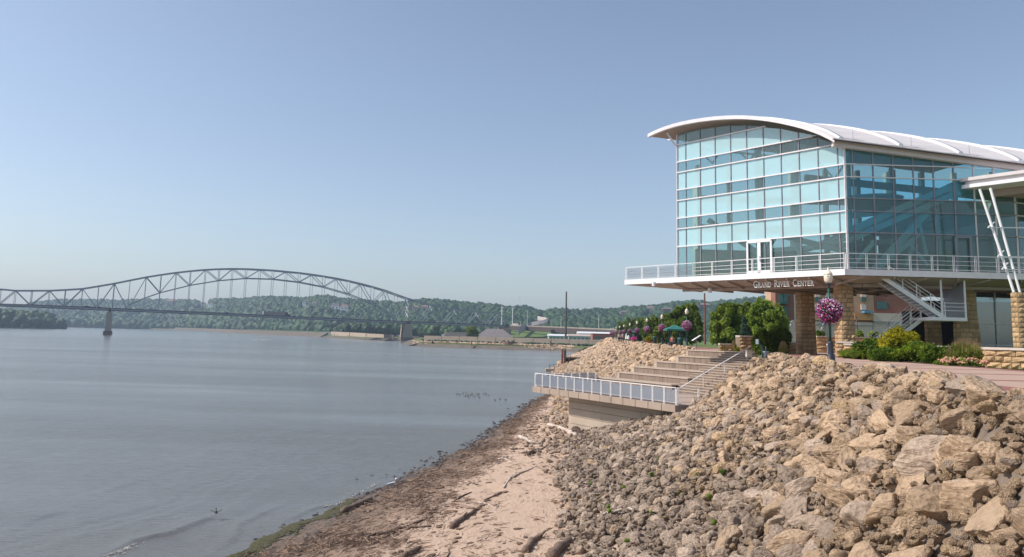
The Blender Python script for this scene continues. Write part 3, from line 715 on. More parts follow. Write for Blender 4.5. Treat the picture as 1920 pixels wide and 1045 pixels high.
# foam on the small breaking waves
foam = simple('foam', (.68, .66, .62), (.45, .42, .38), .6, scale=12.)
fs = [source('foam', blob_mesh('foam', 1, .3, 3., 660+i, (1, 1.5, .25)), foam) for i in range(3)]
P_, ROT, S, IDX = [], [], [], []
for wi, (lo, hi, n_) in ((0, (0, .34, 130)), (2, (.45, 1., 170))):
    Q = wave_w[wi]
    for k in range(n_):
        q = Q[min(len(Q)-1, int((lo+(hi-lo)*rnd.random())*len(Q)))]; s_ = rnd.uniform(.01, .038)
        P_.append((q[0]+abs(rnd.gauss(0, .22 if wi == 0 else .16))+.03, q[1]+rnd.uniform(-.2, .2), .05)); ROT.append((0, 0, rnd.uniform(0, 6))); S.append((s_, s_, s_)); IDX.append(rnd.randrange(3))
scatter('foam', 'thin lines of pale foam on the ripples breaking by the beach', 'foam', fs, P_, ROT, S, IDX)

# ------------------------------------------------------------------ driftwood, each piece its own thing
def ground(u, v, z=.6):
    p = atz(u, v, z)
    for _ in range(6): p = atz(u, v, max(0, float(height(p.x, p.y))))
    return p
def log_(pts, r0, r1, mat, label, cat='driftwood log', name='driftwood_log', lift=.6, stubs=0, seed=1, bend=.06):
    q = [ground(u, v) for u, v in pts]; rr = random.Random(seed); P = []; Rr = []
    for a, b in zip(q[:-1], q[1:]):
        for k in range(6): P.append(a.lerp(b, k/6))
    P.append(q[-1]); m = len(P)
    for i, p in enumerate(P):
        r = r0+(r1-r0)*i/(m-1); r *= 1+.16*rr.gauss(0, 1)*.6; Rr.append(r)
        p.z = max(0, float(height(p.x, p.y)))+r*lift; p.x += bend*noise.noise(Vector((i*.7, seed, 0))); p.y += bend*2*noise.noise(Vector((i*.7, 0, seed)))
    Rr[0] *= .85; Rr[-1] *= .8
    root = thing(name, label, cat, P[0]); MB().path(P, Rr, 10).build('trunk', mat, root, True)
    for k in range(stubs):
        i = rr.randrange(2, m-1); a = P[i]; d = Vector((rr.gauss(0, 1), rr.gauss(0, .5), rr.uniform(.3, 1))).normalized(); l = rr.uniform(.25, .7)*(r0*6 if r0 < .1 else 1)
        mid = a+d*l*.5+Vector((0, 0, .03)); MB().path([a, mid, a+d*l+Vector((rr.gauss(0, .1), 0, -.05))], [Rr[i]*.5, Rr[i]*.35, Rr[i]*.15], 6).build('branch', mat, root, True)
    return root
log_([(641, 962), (668, 951), (695, 940)], .14, .15, woodm, 'thick brown log lying half in the water at the edge of the weed')
log_([(846, 992), (872, 972), (902, 951)], .13, .06, woodm, 'grey brown log with a short upright stub lying on the pale sand', stubs=1, seed=4)
log_([(908, 940), (925, 932), (941, 924)], .06, .05, woodm, 'short dark log just above the forked white branch', seed=5)
log_([(896, 943), (915, 946), (930, 955), (934, 948)], .035, .02, woodpale, 'thin bleached branch curling beneath the short dark log', 'driftwood branch', 'driftwood_branch', stubs=2, seed=6)
log_([(944, 916), (955, 900), (961, 892)], .06, .03, woodpale, 'splintered grey driftwood bundle standing up from the sand', 'driftwood branch', 'driftwood_branch', stubs=3, seed=7)
log_([(962, 896), (975, 888), (998, 879)], .06, .03, woodpale, 'forked grey driftwood branch beside the splintered bundle', 'driftwood branch', 'driftwood_branch', stubs=2, seed=8)
log_([(934, 862), (948, 861), (962, 870)], .07, .03, woodpale, 'white bleached root lying on the brown litter', 'driftwood root', 'driftwood_root', stubs=4, seed=9)
log_([(913, 880), (930, 870), (944, 867)], .03, .02, woodpale, 'thin pale branch reaching left from the bleached root', 'driftwood branch', 'driftwood_branch', seed=10)
log_([(972, 821), (985, 825), (1000, 833), (1016, 832)], .16, .08, woodpale, 'pale curved trunk with a dark root end on the upper beach', seed=11, stubs=1)
log_([(990, 855), (1002, 850), (1010, 846)], .17, .14, wooddark, 'short dark reddish log below the pale curved trunk', seed=12)
log_([(1012, 844), (1024, 838), (1036, 831)], .05, .03, woodm, 'thin brown branch rising from the short dark reddish log', 'driftwood branch', 'driftwood_branch', stubs=2, seed=13)
log_([(958, 844), (970, 843), (982, 843)], .07, .06, woodm, 'straight reddish brown stick lying level on the sand', 'driftwood stick', 'driftwood_stick', seed=14)
log_([(986, 804), (1000, 802), (1012, 802)], .06, .04, woodm, 'upper of two thin parallel sticks left of the concrete wall', 'driftwood stick', 'driftwood_stick', seed=15)
log_([(988, 808), (1000, 806), (1008, 806)], .06, .05, wooddark, 'lower, darker of two parallel sticks left of the concrete wall', 'driftwood stick', 'driftwood_stick', seed=16)
log_([(1026, 798), (1045, 803), (1062, 810), (1085, 820)], .13, .22, woodpale, 'long pale tree trunk lying against the foot of the concrete wall', seed=17, stubs=2)
log_([(1078, 812), (1086, 818), (1093, 822)], .34, .26, wooddark, 'dark torn root ball wedged against the concrete wall', 'root ball', 'root_ball', seed=18, stubs=6)
log_([(942, 799), (955, 803), (966, 800)], .05, .04, woodm, 'slender brown stick near the water in the narrow part of the beach', 'driftwood stick', 'driftwood_stick', seed=19)
log_([(985, 1036), (998, 1018), (1014, 1008)], .14, .10, woodm, 'weathered split stump on the sand near the bottom edge', 'stump', 'driftwood_stump', seed=20, stubs=1)
log_([(1032, 1052), (1052, 1030), (1074, 1014)], .20, .13, woodm, 'large grey brown log resting against the foot of the boulders', seed=21)
log_([(755, 1048), (772, 1038), (787, 1030)], .10, .09, woodm, 'log end entering the photo at the bottom on the sand', seed=22)
log_([(838, 1046), (843, 1038), (841, 1031)], .03, .02, wooddark, 'thin dark twig standing up from the sand at the bottom edge', 'driftwood stick', 'driftwood_stick', seed=23)
log_([(690, 1005), (730, 1000), (770, 985), (812, 970)], .05, .03, wooddark, 'long dark branch lying along the brown litter', 'driftwood branch', 'driftwood_branch', seed=24, stubs=3)
log_([(740, 992), (775, 990), (810, 988)], .05, .04, wooddark, 'lower fork of the long dark branch in the brown litter', 'driftwood branch', 'driftwood_branch', seed=25)
log_([(855, 938), (870, 930), (884, 924)], .05, .04, wooddark, 'short brown stick in the middle of the litter band', 'driftwood stick', 'driftwood_stick', seed=26)
log_([(822, 880), (828, 870), (832, 862)], .05, .03, wooddark, 'dark stick in the shallow water beside the far litter band', 'driftwood stick', 'driftwood_stick', seed=27)
log_([(1380-260, 985), (1140, 975), (1170, 968), (1197, 967)], .05, .035, woodpale, 'curved grey branch caught among the stones low on the bank', 'driftwood branch', 'driftwood_branch', seed=28, lift=6, stubs=1)

# weeds sprouting between the lower stones, pale twigs caught in the bank
wl = [source('weed_tuft', blob_mesh('weed_tuft', 2, .7, 4., 700+i, (1, 1, 1.1)), leafB) for i in range(3)]
P_, ROT, S, IDX = [], [], [], []
for k in range(16):
    y = rnd.uniform(20, 40); a, c = float(Xt(y)), float(Xc(y)); x = a+(c-a)*rnd.uniform(.05, .5); s_ = rnd.uniform(.04, .10)
    P_.append((x, y, float(height(x, y))+.36)); ROT.append((0, 0, rnd.uniform(0, 6))); S.append((s_, s_, s_)); IDX.append(rnd.randrange(3))
scatter('bank_weeds', 'small green weeds sprouting between the stones near the bottom of the bank', 'weeds', wl, P_, ROT, S, IDX)
tw2 = [source('twigs', twig(720+i, 3), woodpale) for i in range(4)]
P_, ROT, S, IDX = [], [], [], []
for k in range(120):
    y = rnd.uniform(22, 55); a, c = float(Xt(y)), float(Xc(y)); x = a+(c-a)*abs(rnd.gauss(0, .22)); s_ = rnd.uniform(.5, 1.3)
    P_.append((x, y, float(height(x, y))+.4)); ROT.append((rnd.uniform(-.3, .3), rnd.uniform(-.3, .3), rnd.uniform(0, 6))); S.append((s_, s_, s_)); IDX.append(rnd.randrange(4))
scatter('bank_twigs', 'thin bleached twigs caught among the lower stones of the bank', 'twigs', tw2, P_, ROT, S, IDX)
# ------------------------------------------------------------------ the glass hall on its raised deck
AF = Vector((-.643, .766, 0)); NB = Vector((.766, .643, 0))     # along the river front (leftwards), inwards from it
SX = Vector((math.cos(R_(1)), math.sin(R_(1)), 0)); SY = Vector((-SX.y, SX.x, 0))   # along the side front, inwards from it
DZ = 13.09; DC = Vector((21.78, 50, 0)); DL = 18.9
G0 = DC+AF*-.15+NB*0+Vector((0.72, 1.45, 0))                # glass corner
G0.z = 0
FH = 2.63
LEV = [0, 2.63, 4.09, 4.97, 6.44, 7.32, 8.78, 9.66, 11.12]
hall = thing('glass_hall', 'curved roof hall of blue green glass standing on a white deck above stone pillars', 'building', (26, 56, W_))
def fp(s, n, z): q = G0+AF*s+NB*n; return Vector((q.x, q.y, z))
def sp_(s, n, z): q = G0+SX*s+SY*n; return Vector((q.x, q.y, z))
# roof edge measured on the river front
OV = 1.1
def s_at(u, n):       # distance along the front line (offset n) seen at pixel column u
    lo, hi = -4, 26
    for _ in range(40):
        mid = (lo+hi)/2
        if px(fp(mid, n, 18))[0] > u: lo = mid
        else: hi = mid
    return lo
roof_px = [(1215, 252.5), (1228, 246), (1245, 239), (1262, 233.5), (1280, 229), (1300, 225), (1320, 222), (1340, 219.6), (1360, 218.2), (1380, 217.5), (1400, 217.8), (1420, 219.2), (1440, 221.6), (1460, 225), (1480, 229.2), (1500, 234.2), (1520, 240.5), (1540, 248), (1555, 255.5), (1565, 261)]
RS, RZ = [], []
for u, v in roof_px:
    s = s_at(u, -OV); q = fp(s, -OV, 0); z = at(u, v, q.y).z; RS.append(s); RZ.append(z)
for _ in range(3):
    RS2, RZ2 = [], []
    for (u, v), z0 in zip(roof_px, RZ):
        lo, hi = -4, 26
        for _ in range(40):
            mid = (lo+hi)/2
            if px(fp(mid, -OV, z0))[0] > u: lo = mid
            else: hi = mid
        RS2.append(lo); RZ2.append(at(u, v, fp(lo, -OV, 0).y).z)
    RS, RZ = RS2, RZ2
order = np.argsort(RS); RSs = np.array(RS)[order]; RZs = np.array(RZ)[order]
def rz(s): return float(np.interp(s, RSs, RZs))
def rzg(s): return rz(s)-.52        # underside of the roof above the glass
# ---- curtain wall of the river front
fr_s = [0.0]+[.45+1.42*k for k in range(0, 10)]; fr_s = fr_s[:]+[.45+1.42*9+.80]
fr_s = sorted(set(round(x, 3) for x in fr_s))
DOOR = None
sd0, sd1 = s_at(1446, 0), s_at(1402, 0)
def pane(poly, mat, lab=None):
    c = Vector((0, 0, 0))
    mb = MB(); P = [Vector(p) for p in poly]
    nrm = (P[1]-P[0]).cross(P[-1]-P[0]).normalized()*.012
    n = len(P); mb.v = [tuple(p-nrm) for p in P]+[tuple(p+nrm) for p in P]
    mb.f = [tuple(range(n-1, -1, -1)), tuple(range(n, 2*n))]+[(i, (i+1) % n, n+(i+1) % n, n+i) for i in range(n)]
    return mb.build('glass_pane', mat, hall)
LV = LEV+[13]
for a, b in zip(fr_s[:-1], fr_s[1:]):
    for li in range(len(LV)-1):
        z0, z1 = LV[li], LV[li+1]; ta, tb = rzg(a)-DZ, rzg(b)-DZ
        if min(ta, tb) <= z0+.03 and max(ta, tb) <= z0+.25: continue
        A1, B1 = min(z1, ta), min(z1, tb)
        if A1 <= z0 or B1 <= z0: 
            A1 = max(A1, z0+.02); B1 = max(B1, z0+.02)
        g = .02
        is_c = li % 2 == 0
        pane([fp(a+g, 0, DZ+z0+.02), fp(b-g, 0, DZ+z0+.02), fp(b-g, 0, DZ+B1-.02), fp(a+g, 0, DZ+A1-.02)], clear if is_c else frit)
for s in fr_s:
    MB().bar(fp(s, -.02, DZ), fp(s, -.02, rzg(s)), .055, .10, NB).build('mullion', mulld, hall)
for z in LEV[1:]:
    ss = [s for s in np.linspace(0, fr_s[-1], 160) if rzg(s)-DZ > z]
    if len(ss) > 3: MB().bar(fp(ss[0]-.04, -.07, DZ+z), fp(ss[-1]+.04, -.07, DZ+z), .10, .09).build('transom', mullm, hall)
MB().bar(fp(-.05, -.05, DZ), fp(-.05, -.05, rzg(0)), .12, .12).build('corner_post', mullm, hall)
MB().bar(fp(fr_s[-1]+.05, -.03, DZ), fp(fr_s[-1]+.05, -.03, rzg(fr_s[-1])), .14, .14).build('corner_post', mullm, hall)
# double door
dr = MB(); zt = 2.5
for s in (sd0, (sd0+sd1)/2, sd1): dr.bar(fp(s, -.12, DZ), fp(s, -.12, DZ+zt), .14 if s != (sd0+sd1)/2 else .26, .1, NB)
dr.bar(fp(sd0, -.12, DZ+zt), fp(sd1, -.12, DZ+zt), .1, .16); dr.bar(fp(sd0, -.12, DZ+.2), fp(sd1, -.12, DZ+.2), .1, .3)
do = dr.build('door', whiterail, hall); MB().bar(fp((sd0+sd1)/2-.1, -.22, DZ+1), fp((sd0+sd1)/2-.1, -.22, DZ+1.4), .04).build('handle', mulld, do)
# ---- side curtain wall
SW = 1.385; side_s = [0.0, .55]+[.55+SW*k for k in range(1, 9)]
def eave_z(s): return rz(RSs[0])-.34-.103*(s+.9)
def side_top(s): return eave_z(s)-.02
for i, (a, b) in enumerate(zip(side_s[:-1], side_s[1:])):
    for li in range(len(LV)-1):
        z0, z1 = LV[li], LV[li+1]; Ta, Tb = side_top(a)-DZ, side_top(b)-DZ
        if z0 >= Tb-.05: continue
        za_, zb_ = min(z1, Ta), min(z1, Tb)
        ic = li % 2 == 0
        pane([sp_(a+.02, 0, DZ+z0+.02), sp_(b-.02, 0, DZ+z0+.02), sp_(b-.02, 0, DZ+zb_-.02), sp_(a+.02, 0, DZ+za_-.02)], clear if (ic or a > 8) else frit_shaded)
for s in side_s[1:]: MB().bar(sp_(s, -.03, DZ), sp_(s, -.03, side_top(s)), .075, .10, (0, 1, 0)).build('mullion', mulld if s < 8.5 else mullm, hall)
for z in LEV[1:]:
    if z < side_top(4)-DZ: MB().bar(sp_(0, -.09, DZ+z), sp_(side_s[-1] if z < 6.3 else side_s[-3], -.09, DZ+z), .10, .07).build('transom', mullm if z > 6 else mulld, hall)
# ---- roof: curved shell extruded along the side, thick front edge, ribs
rib_mb = []
S_hi = 12.2
def ext(p, e): return Vector(p)+Vector((SX.x*e, SX.y*e, -.103*e))
ro = MB(); prof = [fp(s, -OV, rz(s)) for s in RSs]
m = len(prof)
LE = 24
rows = [[ext(p, e) for p in prof] for e in np.linspace(.0, LE, 13)]
under = [[ext(p, e)+Vector((0, 0, -.16)) for p in prof] for e in np.linspace(.0, LE, 13)]
def skin(mb, rows, flip=False):
    n0 = len(mb.v); k = len(rows[0])
    for r in rows: mb.v += [tuple(q) for q in r]
    for i in range(len(rows)-1):
        for j in range(k-1):
            f = (n0+i*k+j, n0+i*k+j+1, n0+(i+1)*k+j+1, n0+(i+1)*k+j); mb.f.append(f[::-1] if flip else f)
skin(ro, rows); roof = ro.build('roof', roofm, hall, True)
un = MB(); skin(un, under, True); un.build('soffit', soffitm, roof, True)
ed = MB()
outer = [p+Vector((0, 0, .03))-NB*.06 for p in prof]; low = [p+Vector((0, 0, -.25)) -NB*.06 for p in prof]
inn = [p+NB*.25 for p in outer]; inl_ = [p+NB*.25 for p in low]
skin(ed, [low, outer, inn]); skin(ed, [inl_, low]); ed.quad(low[-1], inl_[-1], inn[-1], outer[-1]); ed.build('roof_edge', mullm, roof)
for k in range(0, 6):
    e = .30+k*4.08; rb = MB(); low_s = [(s, p) for s, p in zip(RSs, prof) if s < 7.5]
    seg = [ext(p, e) for s, p in low_s]; seg2 = [ext(p, e+.30) for s, p in low_s]
    hgt = [(.30 if k else .22)*math.sin(min(1, (s+.9)/1.6)*math.pi/2)*max(0, 1-max(0, s-2.2)/5.) for s, p in low_s]
    a_ = [p+Vector((0, 0, h)) for p, h in zip(seg, hgt)]; b_ = [p+Vector((0, 0, h)) for p, h in zip(seg2, hgt)]
    skin(rb, [seg, a_, b_, seg2]); rb.quad(seg[0], seg2[0], b_[0], a_[0]); rb.build('roof_rib', whiterail, roof, True)
    gus = MB(); base2 = [ext(p, max(e-2.4, .04)) for s, p in low_s]
    skin(gus, [base2, [p+Vector((0, 0, h*.45)) for p, h in zip(seg, hgt)]]); gus.build('roof_panel', roofm, roof, True)
# eave beam and gutter
e0 = prof[0]+Vector((0, 0, -.10)); e1 = ext(e0, LE)
MB().bar(e0+Vector((.0, .35, -.12)), e1+Vector((0, .35, -.12)),   .35, .42).build('eave_beam', eavem, hall)
gt = MB(); gt.bar(e0+Vector((-.15, .02, .14)), e1+Vector((0, .02, .14)), .14, .06); gt.build('gutter', mullm, hall)
sn = MB(); sn.bar(e0+Vector((0, .25, .32)), e1+Vector((0, .25, .32)), .03)
for k in range(0, 34): q = e0.lerp(e1, k/34); sn.bar(q+Vector((0, .25, .1)), q+Vector((0, .25, .34)), .04)
sn.build('snow_guard', mulld, hall)
for k in range(5): q = e0.lerp(e1, k/6+.06); MB().tube(q+Vector((0, .4, .2)), q+Vector((0, .4, 1.1)), .018, .01, 5).build('lightning_rod', mulld, hall)
# left overhang struts
tipn = fp(RSs[-1]-1.6, -OV+.5, rz(RSs[-1]-1.6)-.35)
MB().bar(tipn, fp(fr_s[-1], .0, rzg(fr_s[-1])-1.3), .12).build('roof_strut', whiterail, hall)
MB().bar(fp(RSs[-1]-.3, 1.2, rz(RSs[-1])-.05), fp(fr_s[-1]-.3, 1.2, rzg(fr_s[-1])-.05), .14, .2).build('roof_strut', whiterail, hall)

# ---- deck
ND = 24
deck = MB()
D0 = DC; D1 = DC+AF*DL; D2 = D1+NB*4; DR = DC+SX*34; D3 = DC+SX*34+Vector((0, 24, 0)); D4 = D1+NB*26
D3 = Vector((DR.x, 63.6, 0)); D4 = Vector((12.6, 64.4, 0)); deck.prism([D0, DR, D3, D4, D1], DZ-.12, DZ).build('deck', conc, hall)
fa = MB(); fa.bar(D0+Vector((0, 0, DZ-.19))-NB*.05+AF*-.08, D1+Vector((0, 0, DZ-.19))-NB*.05, .12, .40); fa.build('deck_edge', whiterail, hall)
MB().bar(D0+Vector((0, -.06, DZ-.19)), DR+Vector((0, -.06, DZ-.19)), .12, .40).build('deck_edge', mullm, hall)
MB().bar(D1+Vector((0, 0, DZ-.19)), Vector((12.6, 64.4, DZ-.19)), .12, .40).build('deck_edge', whiterail, hall)
# sloping underside and its ribs
CHN = 2.2; CZ = 12.20
sof = MB()
inner = [DC+NB*CHN+AF*1.2, D1+NB*CHN-AF*2.2]
isd = DC+SX*3+SY*2.2
I0 = DC+NB*CHN+SX*1.0; I0 = Vector((DC.x+1.05+1.0, DC.y+2.0, 0)); I1 = D1+NB*CHN-AF*2.4; I1 = Vector((14.0, 62.3, 0)); I2 = Vector((14.4, 63.2, 0)); IR = Vector((DR.x, DC.y+2.1, 0)); I3 = Vector((DR.x, 63.4, 0))
zt_ = DZ-.42
def V3(p, z): return Vector((p.x, p.y, z))
sof.quad(V3(D1, zt_), V3(D0, zt_), V3(I0, CZ+.12), V3(I1, CZ+.12))
sof.quad(V3(D0, zt_), V3(DR, zt_), V3(IR, CZ+.12), V3(I0, CZ+.12))
sof.quad(V3(I0, CZ+.12), V3(IR, CZ+.12), V3(I3, CZ+.12), V3(I2, CZ+.12), V3(I1, CZ+.12))
sof.quad(V3(D1, zt_), V3(I1, CZ+.12), V3(I2, CZ+.12), V3(D4, zt_))
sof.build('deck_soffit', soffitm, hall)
MB().bar(V3(I0, CZ), V3(I1, CZ), .22, .20).build('edge_beam', soffitm, hall); MB().bar(V3(I0, CZ), V3(IR, CZ), .22, .20).build('edge_beam', soffitm, hall)
for k in range(11):
    s = .9+k*1.62; a = V3(DC+AF*s, zt_-.02)
    if k < 9: MB().bar(a, V3(DC+AF*s+NB*CHN, CZ+.02), .10, .16).build('deck_bracket', soffitm, hall)
    if k < 9: MB().bar(V3(DC+AF*(s)+NB*CHN, CZ+.02), V3(DC+AF*s+NB*((63.0-DC.y-.766*s)/.643), CZ+.02), .14, .16).build('soffit_rib', soffitm, hall)
for k in range(9):
    s = 1.2+k*2.1; MB().bar(V3(DC+SX*s, zt_-.02), V3(DC+SX*s+SX*(.9 if k % 2 else -.9)+SY*2.1, CZ+.02), .10, .16).build('deck_bracket', soffitm, hall)
for k in range(6):
    s = 5+k*3.2; MB().bar(V3(DC+SX*s+SY*2.2, CZ), V3(DC+SX*s+SY*12.8, CZ), .16, .2).build('soffit_rib', soffitm, hall)
for u, v in ((1226, 537), (1331, 549)): q = at(u, v, 62 if u < 1300 else 60); MB().tube(q, q+Vector((0, 0, .35)), .16, .16, 8).build('soffit_lamp', mullm, hall)
# ---- deck railing: posts, rails, infill
def railing(root, A, B, z, n, h=1.07, mat=whiterail, infill=True, name='rail', mid=(.72, .45, .14), dbl=True):
    A = V3(A, z); B = V3(B, z); d = (B-A).normalized(); nn = Vector((-d.y, d.x, 0))
    for k in range(n+1):
        p = A.lerp(B, k/n); po = MB()
        for q in ((-.05, .05) if dbl else (0,)): po.box(p+d*q+Vector((0, 0, h/2-.02)), (.036, .036, h-.04), math.atan2(d.y, d.x))
        po.build('rail_post', mat, root)
    for k, hh in enumerate((h,)+tuple(mid)):
        MB().bar(A+Vector((0, 0, hh))-nn*.031*(k > 0), B+Vector((0, 0, hh))-nn*.031*(k > 0), .05 if k == 0 else .026, .045 if k == 0 else .026).build('handrail' if k == 0 else 'rail_bar', mat, root)
    if infill:
        for k in range(n):
            p = A.lerp(B, (k+.07)/n); q = A.lerp(B, (k+.93)/n); z1 = h-.12
            MB().hexa([p-nn*.006+Vector((0, 0, .16)), q-nn*.006+Vector((0, 0, .16)), q+nn*.006+Vector((0, 0, .16)), p+nn*.006+Vector((0, 0, .16))],
                      [p-nn*.006+Vector((0, 0, z1)), q-nn*.006+Vector((0, 0, z1)), q+nn*.006+Vector((0, 0, z1)), p+nn*.006+Vector((0, 0, z1))]).build('infill_panel', meshpanel, root)
railing(hall, DC-NB*-.12, DC+AF*12.05+NB*.12, DZ, 7, 1.07, infill=False); railing(hall, DC+AF*12.05+NB*.12, D1+NB*.12, DZ, 4, 1.07)
railing(hall, DC+SX*.1+SY*.12, DC+SX*16+SY*.12, DZ, 11, 1.07, infill=False)
# ---- interior: floor, back walls, columns, beams seen through the glass
MB().prism([fp(0, .3, 0), fp(fr_s[-1], .3, 0), Vector((15, 63.2, 0)), Vector((50, 63.2, 0)), sp_(26, .3, 0)][::-1], DZ+.002, DZ+.06).build('floor', conc, hall)
inw = simple('interior_wall', (.50, .50, .48), (.42, .42, .40), .8, scale=.4)
BW = 63.3
MB().bar((15.2, BW, DZ+1.3), (50, BW, DZ+1.3), .3, 2.6).build('back_wall', beige, hall)
MB().bar((15.2, BW, DZ+4.4), (50, BW, DZ+4.4), .3, .6).build('back_wall', inw, hall); MB().bar((15.2, BW, DZ+6.9), (50, BW, DZ+6.9), .3, .5).build('back_wall', inw, hall)
for k in range(13): MB().bar((15.4+k*2.7, BW, DZ+2.6), (15.4+k*2.7, BW, DZ+9.6), .5 if k % 3 else 1.6, .3, (1, 0, 0)).build('rear_mullion', inw, hall)
MB().bar((30.5, BW-.2, DZ+4.9), (50, BW-.2, DZ+4.9), .3, 4.6).build('back_wall', inw, hall)
for s, n in ((8.0, 2.0), (5.4, 3.4), (2.4, 5.5), (9, 4.), (.8, 9)): MB().tube(fp(s, n, DZ), fp(s, n, rzg(s)-.3), .16, .16, 10).build('interior_column', whiterail, hall)
for z, n in ((2.55, 6), (5.0, 7.5)):
    MB().bar(fp(-.4, n, DZ+z), fp((62.5-G0.y-.643*n)/.766, n, DZ+z), .5, .35).build('gallery_edge', whiterail, hall)
for k in range(4):
    s = 1.5+k*3.4; MB().bar(fp(s, 1.5, rzg(s)-2.6), fp(s+2.4, 1.5, rzg(s+2)-.4), .11).build('roof_brace', whiterail, hall)
    MB().bar(fp(s, 1.5, rzg(s)-2.6), fp(s-1.6 if k else s-1., 1.5, rzg(max(s-1.6, 0))-.4), .11).build('roof_brace', whiterail, hall)
MB().bar(fp(.3, 1.5, rzg(.3)-.9), fp(13, 1.5, rzg(13)-1.2), .1, .16).build('roof_brace', whiterail, hall)
for (a, b) in (((.2, 5.0, 1.2), (6.4, 2.5, 3.2)), ((6.5, 4.5, .2), (12.0, 1.2, 4.8)), ((9.4, 3, .2), (7.2, 3, 3.2))):
    MB().bar(fp(a[0], a[1], DZ+a[2]), fp(b[0], b[1], DZ+b[2]), .16, .42).build('interior_brace', inw, hall)
# sloping roof of the lower wing running inside the hall
for (a, b, hh, dd) in (((1582, 437), (1806, 340), .34, 53.0), ((1590, 452), (1806, 357), .30, 53.0)):
    MB().bar(at(a[0], a[1], 51.95), at(b[0], b[1], 51.95), .35, hh*1.25).build('wing_roof_beam', whiterail, hall)
a, b = at(1588, 444, 53.4), at(1806, 348, 53.4); MB().hexa([a-Vector((0, 0, .3)), b-Vector((0, 0, .3)), b+Vector((0, 9, -.3)), a+Vector((0, 9, -.3))], [a, b, b+Vector((0, 9, 0)), a+Vector((0, 9, 0))]).build('wing_roof', inw, hall)
for (a, b, r_) in (((1717, 392), (1737, 480), .10), ((1755, 392), (1762, 480), .10), ((1652, 498), (1722, 440), .16), ((1600, 498), (1640, 452), .14), ((1690, 440), (1740, 498), .1), ((1640, 505), (1740, 395), .22), ((1716, 440), (1700, 500), .09)):
    MB().bar(at(a[0], a[1], 52.9), at(b[0], b[1], 52.5), r_*2.).build('interior_brace', whiterail, hall)
for u0, u1, v0, v1, dd, mt in ((1622, 1638, 440, 505, 56, beige), (1650, 1672, 455, 505, 57, beige), (1600, 1618, 452, 506, 58, inw), (1745, 1790, 470, 505, 57, beige), (1664, 1720, 452, 457, 55.5, beige), (1738, 1768, 400, 405, 55.5, inw)):
    a, b = at(u0, v1, dd), at(u1, v0, dd); MB().box(((a.x+b.x)/2, dd, (a.z+b.z)/2), (abs(b.x-a.x), .3, abs(b.z-a.z))).build('interior_wall', mt, hall)
blob = MB(); c_ = sp_(3.6, 3.8, DZ+5.6); blob.lathe(c_, [(.05, -.9), (.9, -.75), (1.7, -.35), (2.1, .0), (2.2, .1), (.2, .15)], 24); blob.build('hanging_canopy', inw, hall, True)
MB().bar(sp_(-.3, 6, DZ+7.6), sp_(22, 6, DZ+5.9), .3, .5).build('ceiling_beam', inw, hall)
MB().hexa([sp_(8.2, .4, DZ+4.1), sp_(11.6, .4, DZ+4.1), sp_(11.6, 8, DZ+4.1), sp_(8.2, 8, DZ+4.1)], [sp_(8.2, .4, DZ+4.3), sp_(11.6, .4, DZ+4.3), sp_(11.6, 8, DZ+4.3), sp_(8.2, 8, DZ+4.3)]).build('gallery_floor', inw, hall)
sdr = MB(); q0, q1 = 7.35, 8.35
for s in (q0, q1): sdr.bar(sp_(s, -.16, DZ), sp_(s, -.16, DZ+2.5), .14, .1, (0, 1, 0))
sdr.bar(sp_(q0, -.16, DZ+2.5), sp_(q1, -.16, DZ+2.5), .1, .16); sdr.build('side_door', steelgrey, hall)
# ---- dark recessed entrance wing at the right
MB().hexa([sp_(11.7, .3, DZ), sp_(24, -.6, DZ), sp_(24, 12, DZ), sp_(11.7, 12, DZ)], [sp_(11.7, .3, DZ+.1), sp_(24, -.6, DZ+.1), sp_(24, 12, DZ+.1), sp_(11.7, 12, DZ+.1)]).build('wing_floor', conc, hall)
for k in range(5):
    for li in range(4):
        a = sp_(11.75+k*1.15, .05+k*.35, 0); b = sp_(11.75+(k+1)*1.15, .05+(k+1)*.35, 0); z0, z1 = LEV[li], LEV[li+1]
        pane([V3(a, DZ+z0+.02), V3(b, DZ+z0+.02), V3(b, DZ+z1-.02), V3(a, DZ+z1-.02)], clear)
    MB().bar(sp_(11.75+k*1.15, .0+k*.35, DZ), sp_(11.75+k*1.15, .0+k*.35, DZ+6.6), .07, .09).build('mullion', mulld, hall)
for z in LEV[1:5]: MB().bar(sp_(11.7, -.05, DZ+z), sp_(17.5, 1.7, DZ+z), .08, .07).build('transom', mullm, hall)
# ---- canopy
cA = at(1803, 335, 51.2); cdir = Vector((2.3, -3.05, 0)).normalized(); cz = cA.z
cB = cA+cdir*9; ca = MB(); thick = .2
ca.prism([cA, cA+cdir*9, cA+cdir*9+Vector((16, 6, 0)), cA+Vector((16, 3, 0)), cA+Vector((.2, 2.2, 0))], cz-.20, cz+.02); can = ca.build('canopy', roofm, hall)
MB().prism([cA+Vector((.35, 0, 0)), cA+cdir*9+Vector((.35, 0, 0)), cA+cdir*9+Vector((16, 6, 0)), cA+Vector((16, 3, 0)), cA+Vector((.5, 2.1, 0))], cz-.44, cz-.2).build('canopy_fascia', mullm, can)
MB().prism([cA+Vector((.1, 0, 0)), cA+cdir*9+Vector((.1, 0, 0)), cA+cdir*9+Vector((16, 6, 0)), cA+Vector((16, 3, 0)), cA+Vector((.3, 2.1, 0))], cz-.68, cz-.44).build('canopy_lower_edge', whiterail, can)
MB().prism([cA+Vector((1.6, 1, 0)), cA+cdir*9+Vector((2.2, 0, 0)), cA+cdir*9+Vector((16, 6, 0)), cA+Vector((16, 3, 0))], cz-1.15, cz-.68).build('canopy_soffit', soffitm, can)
P5 = (at(1899, 600, 47.4).x, 47.4); P5z = at(1900, 548, 47.4).z
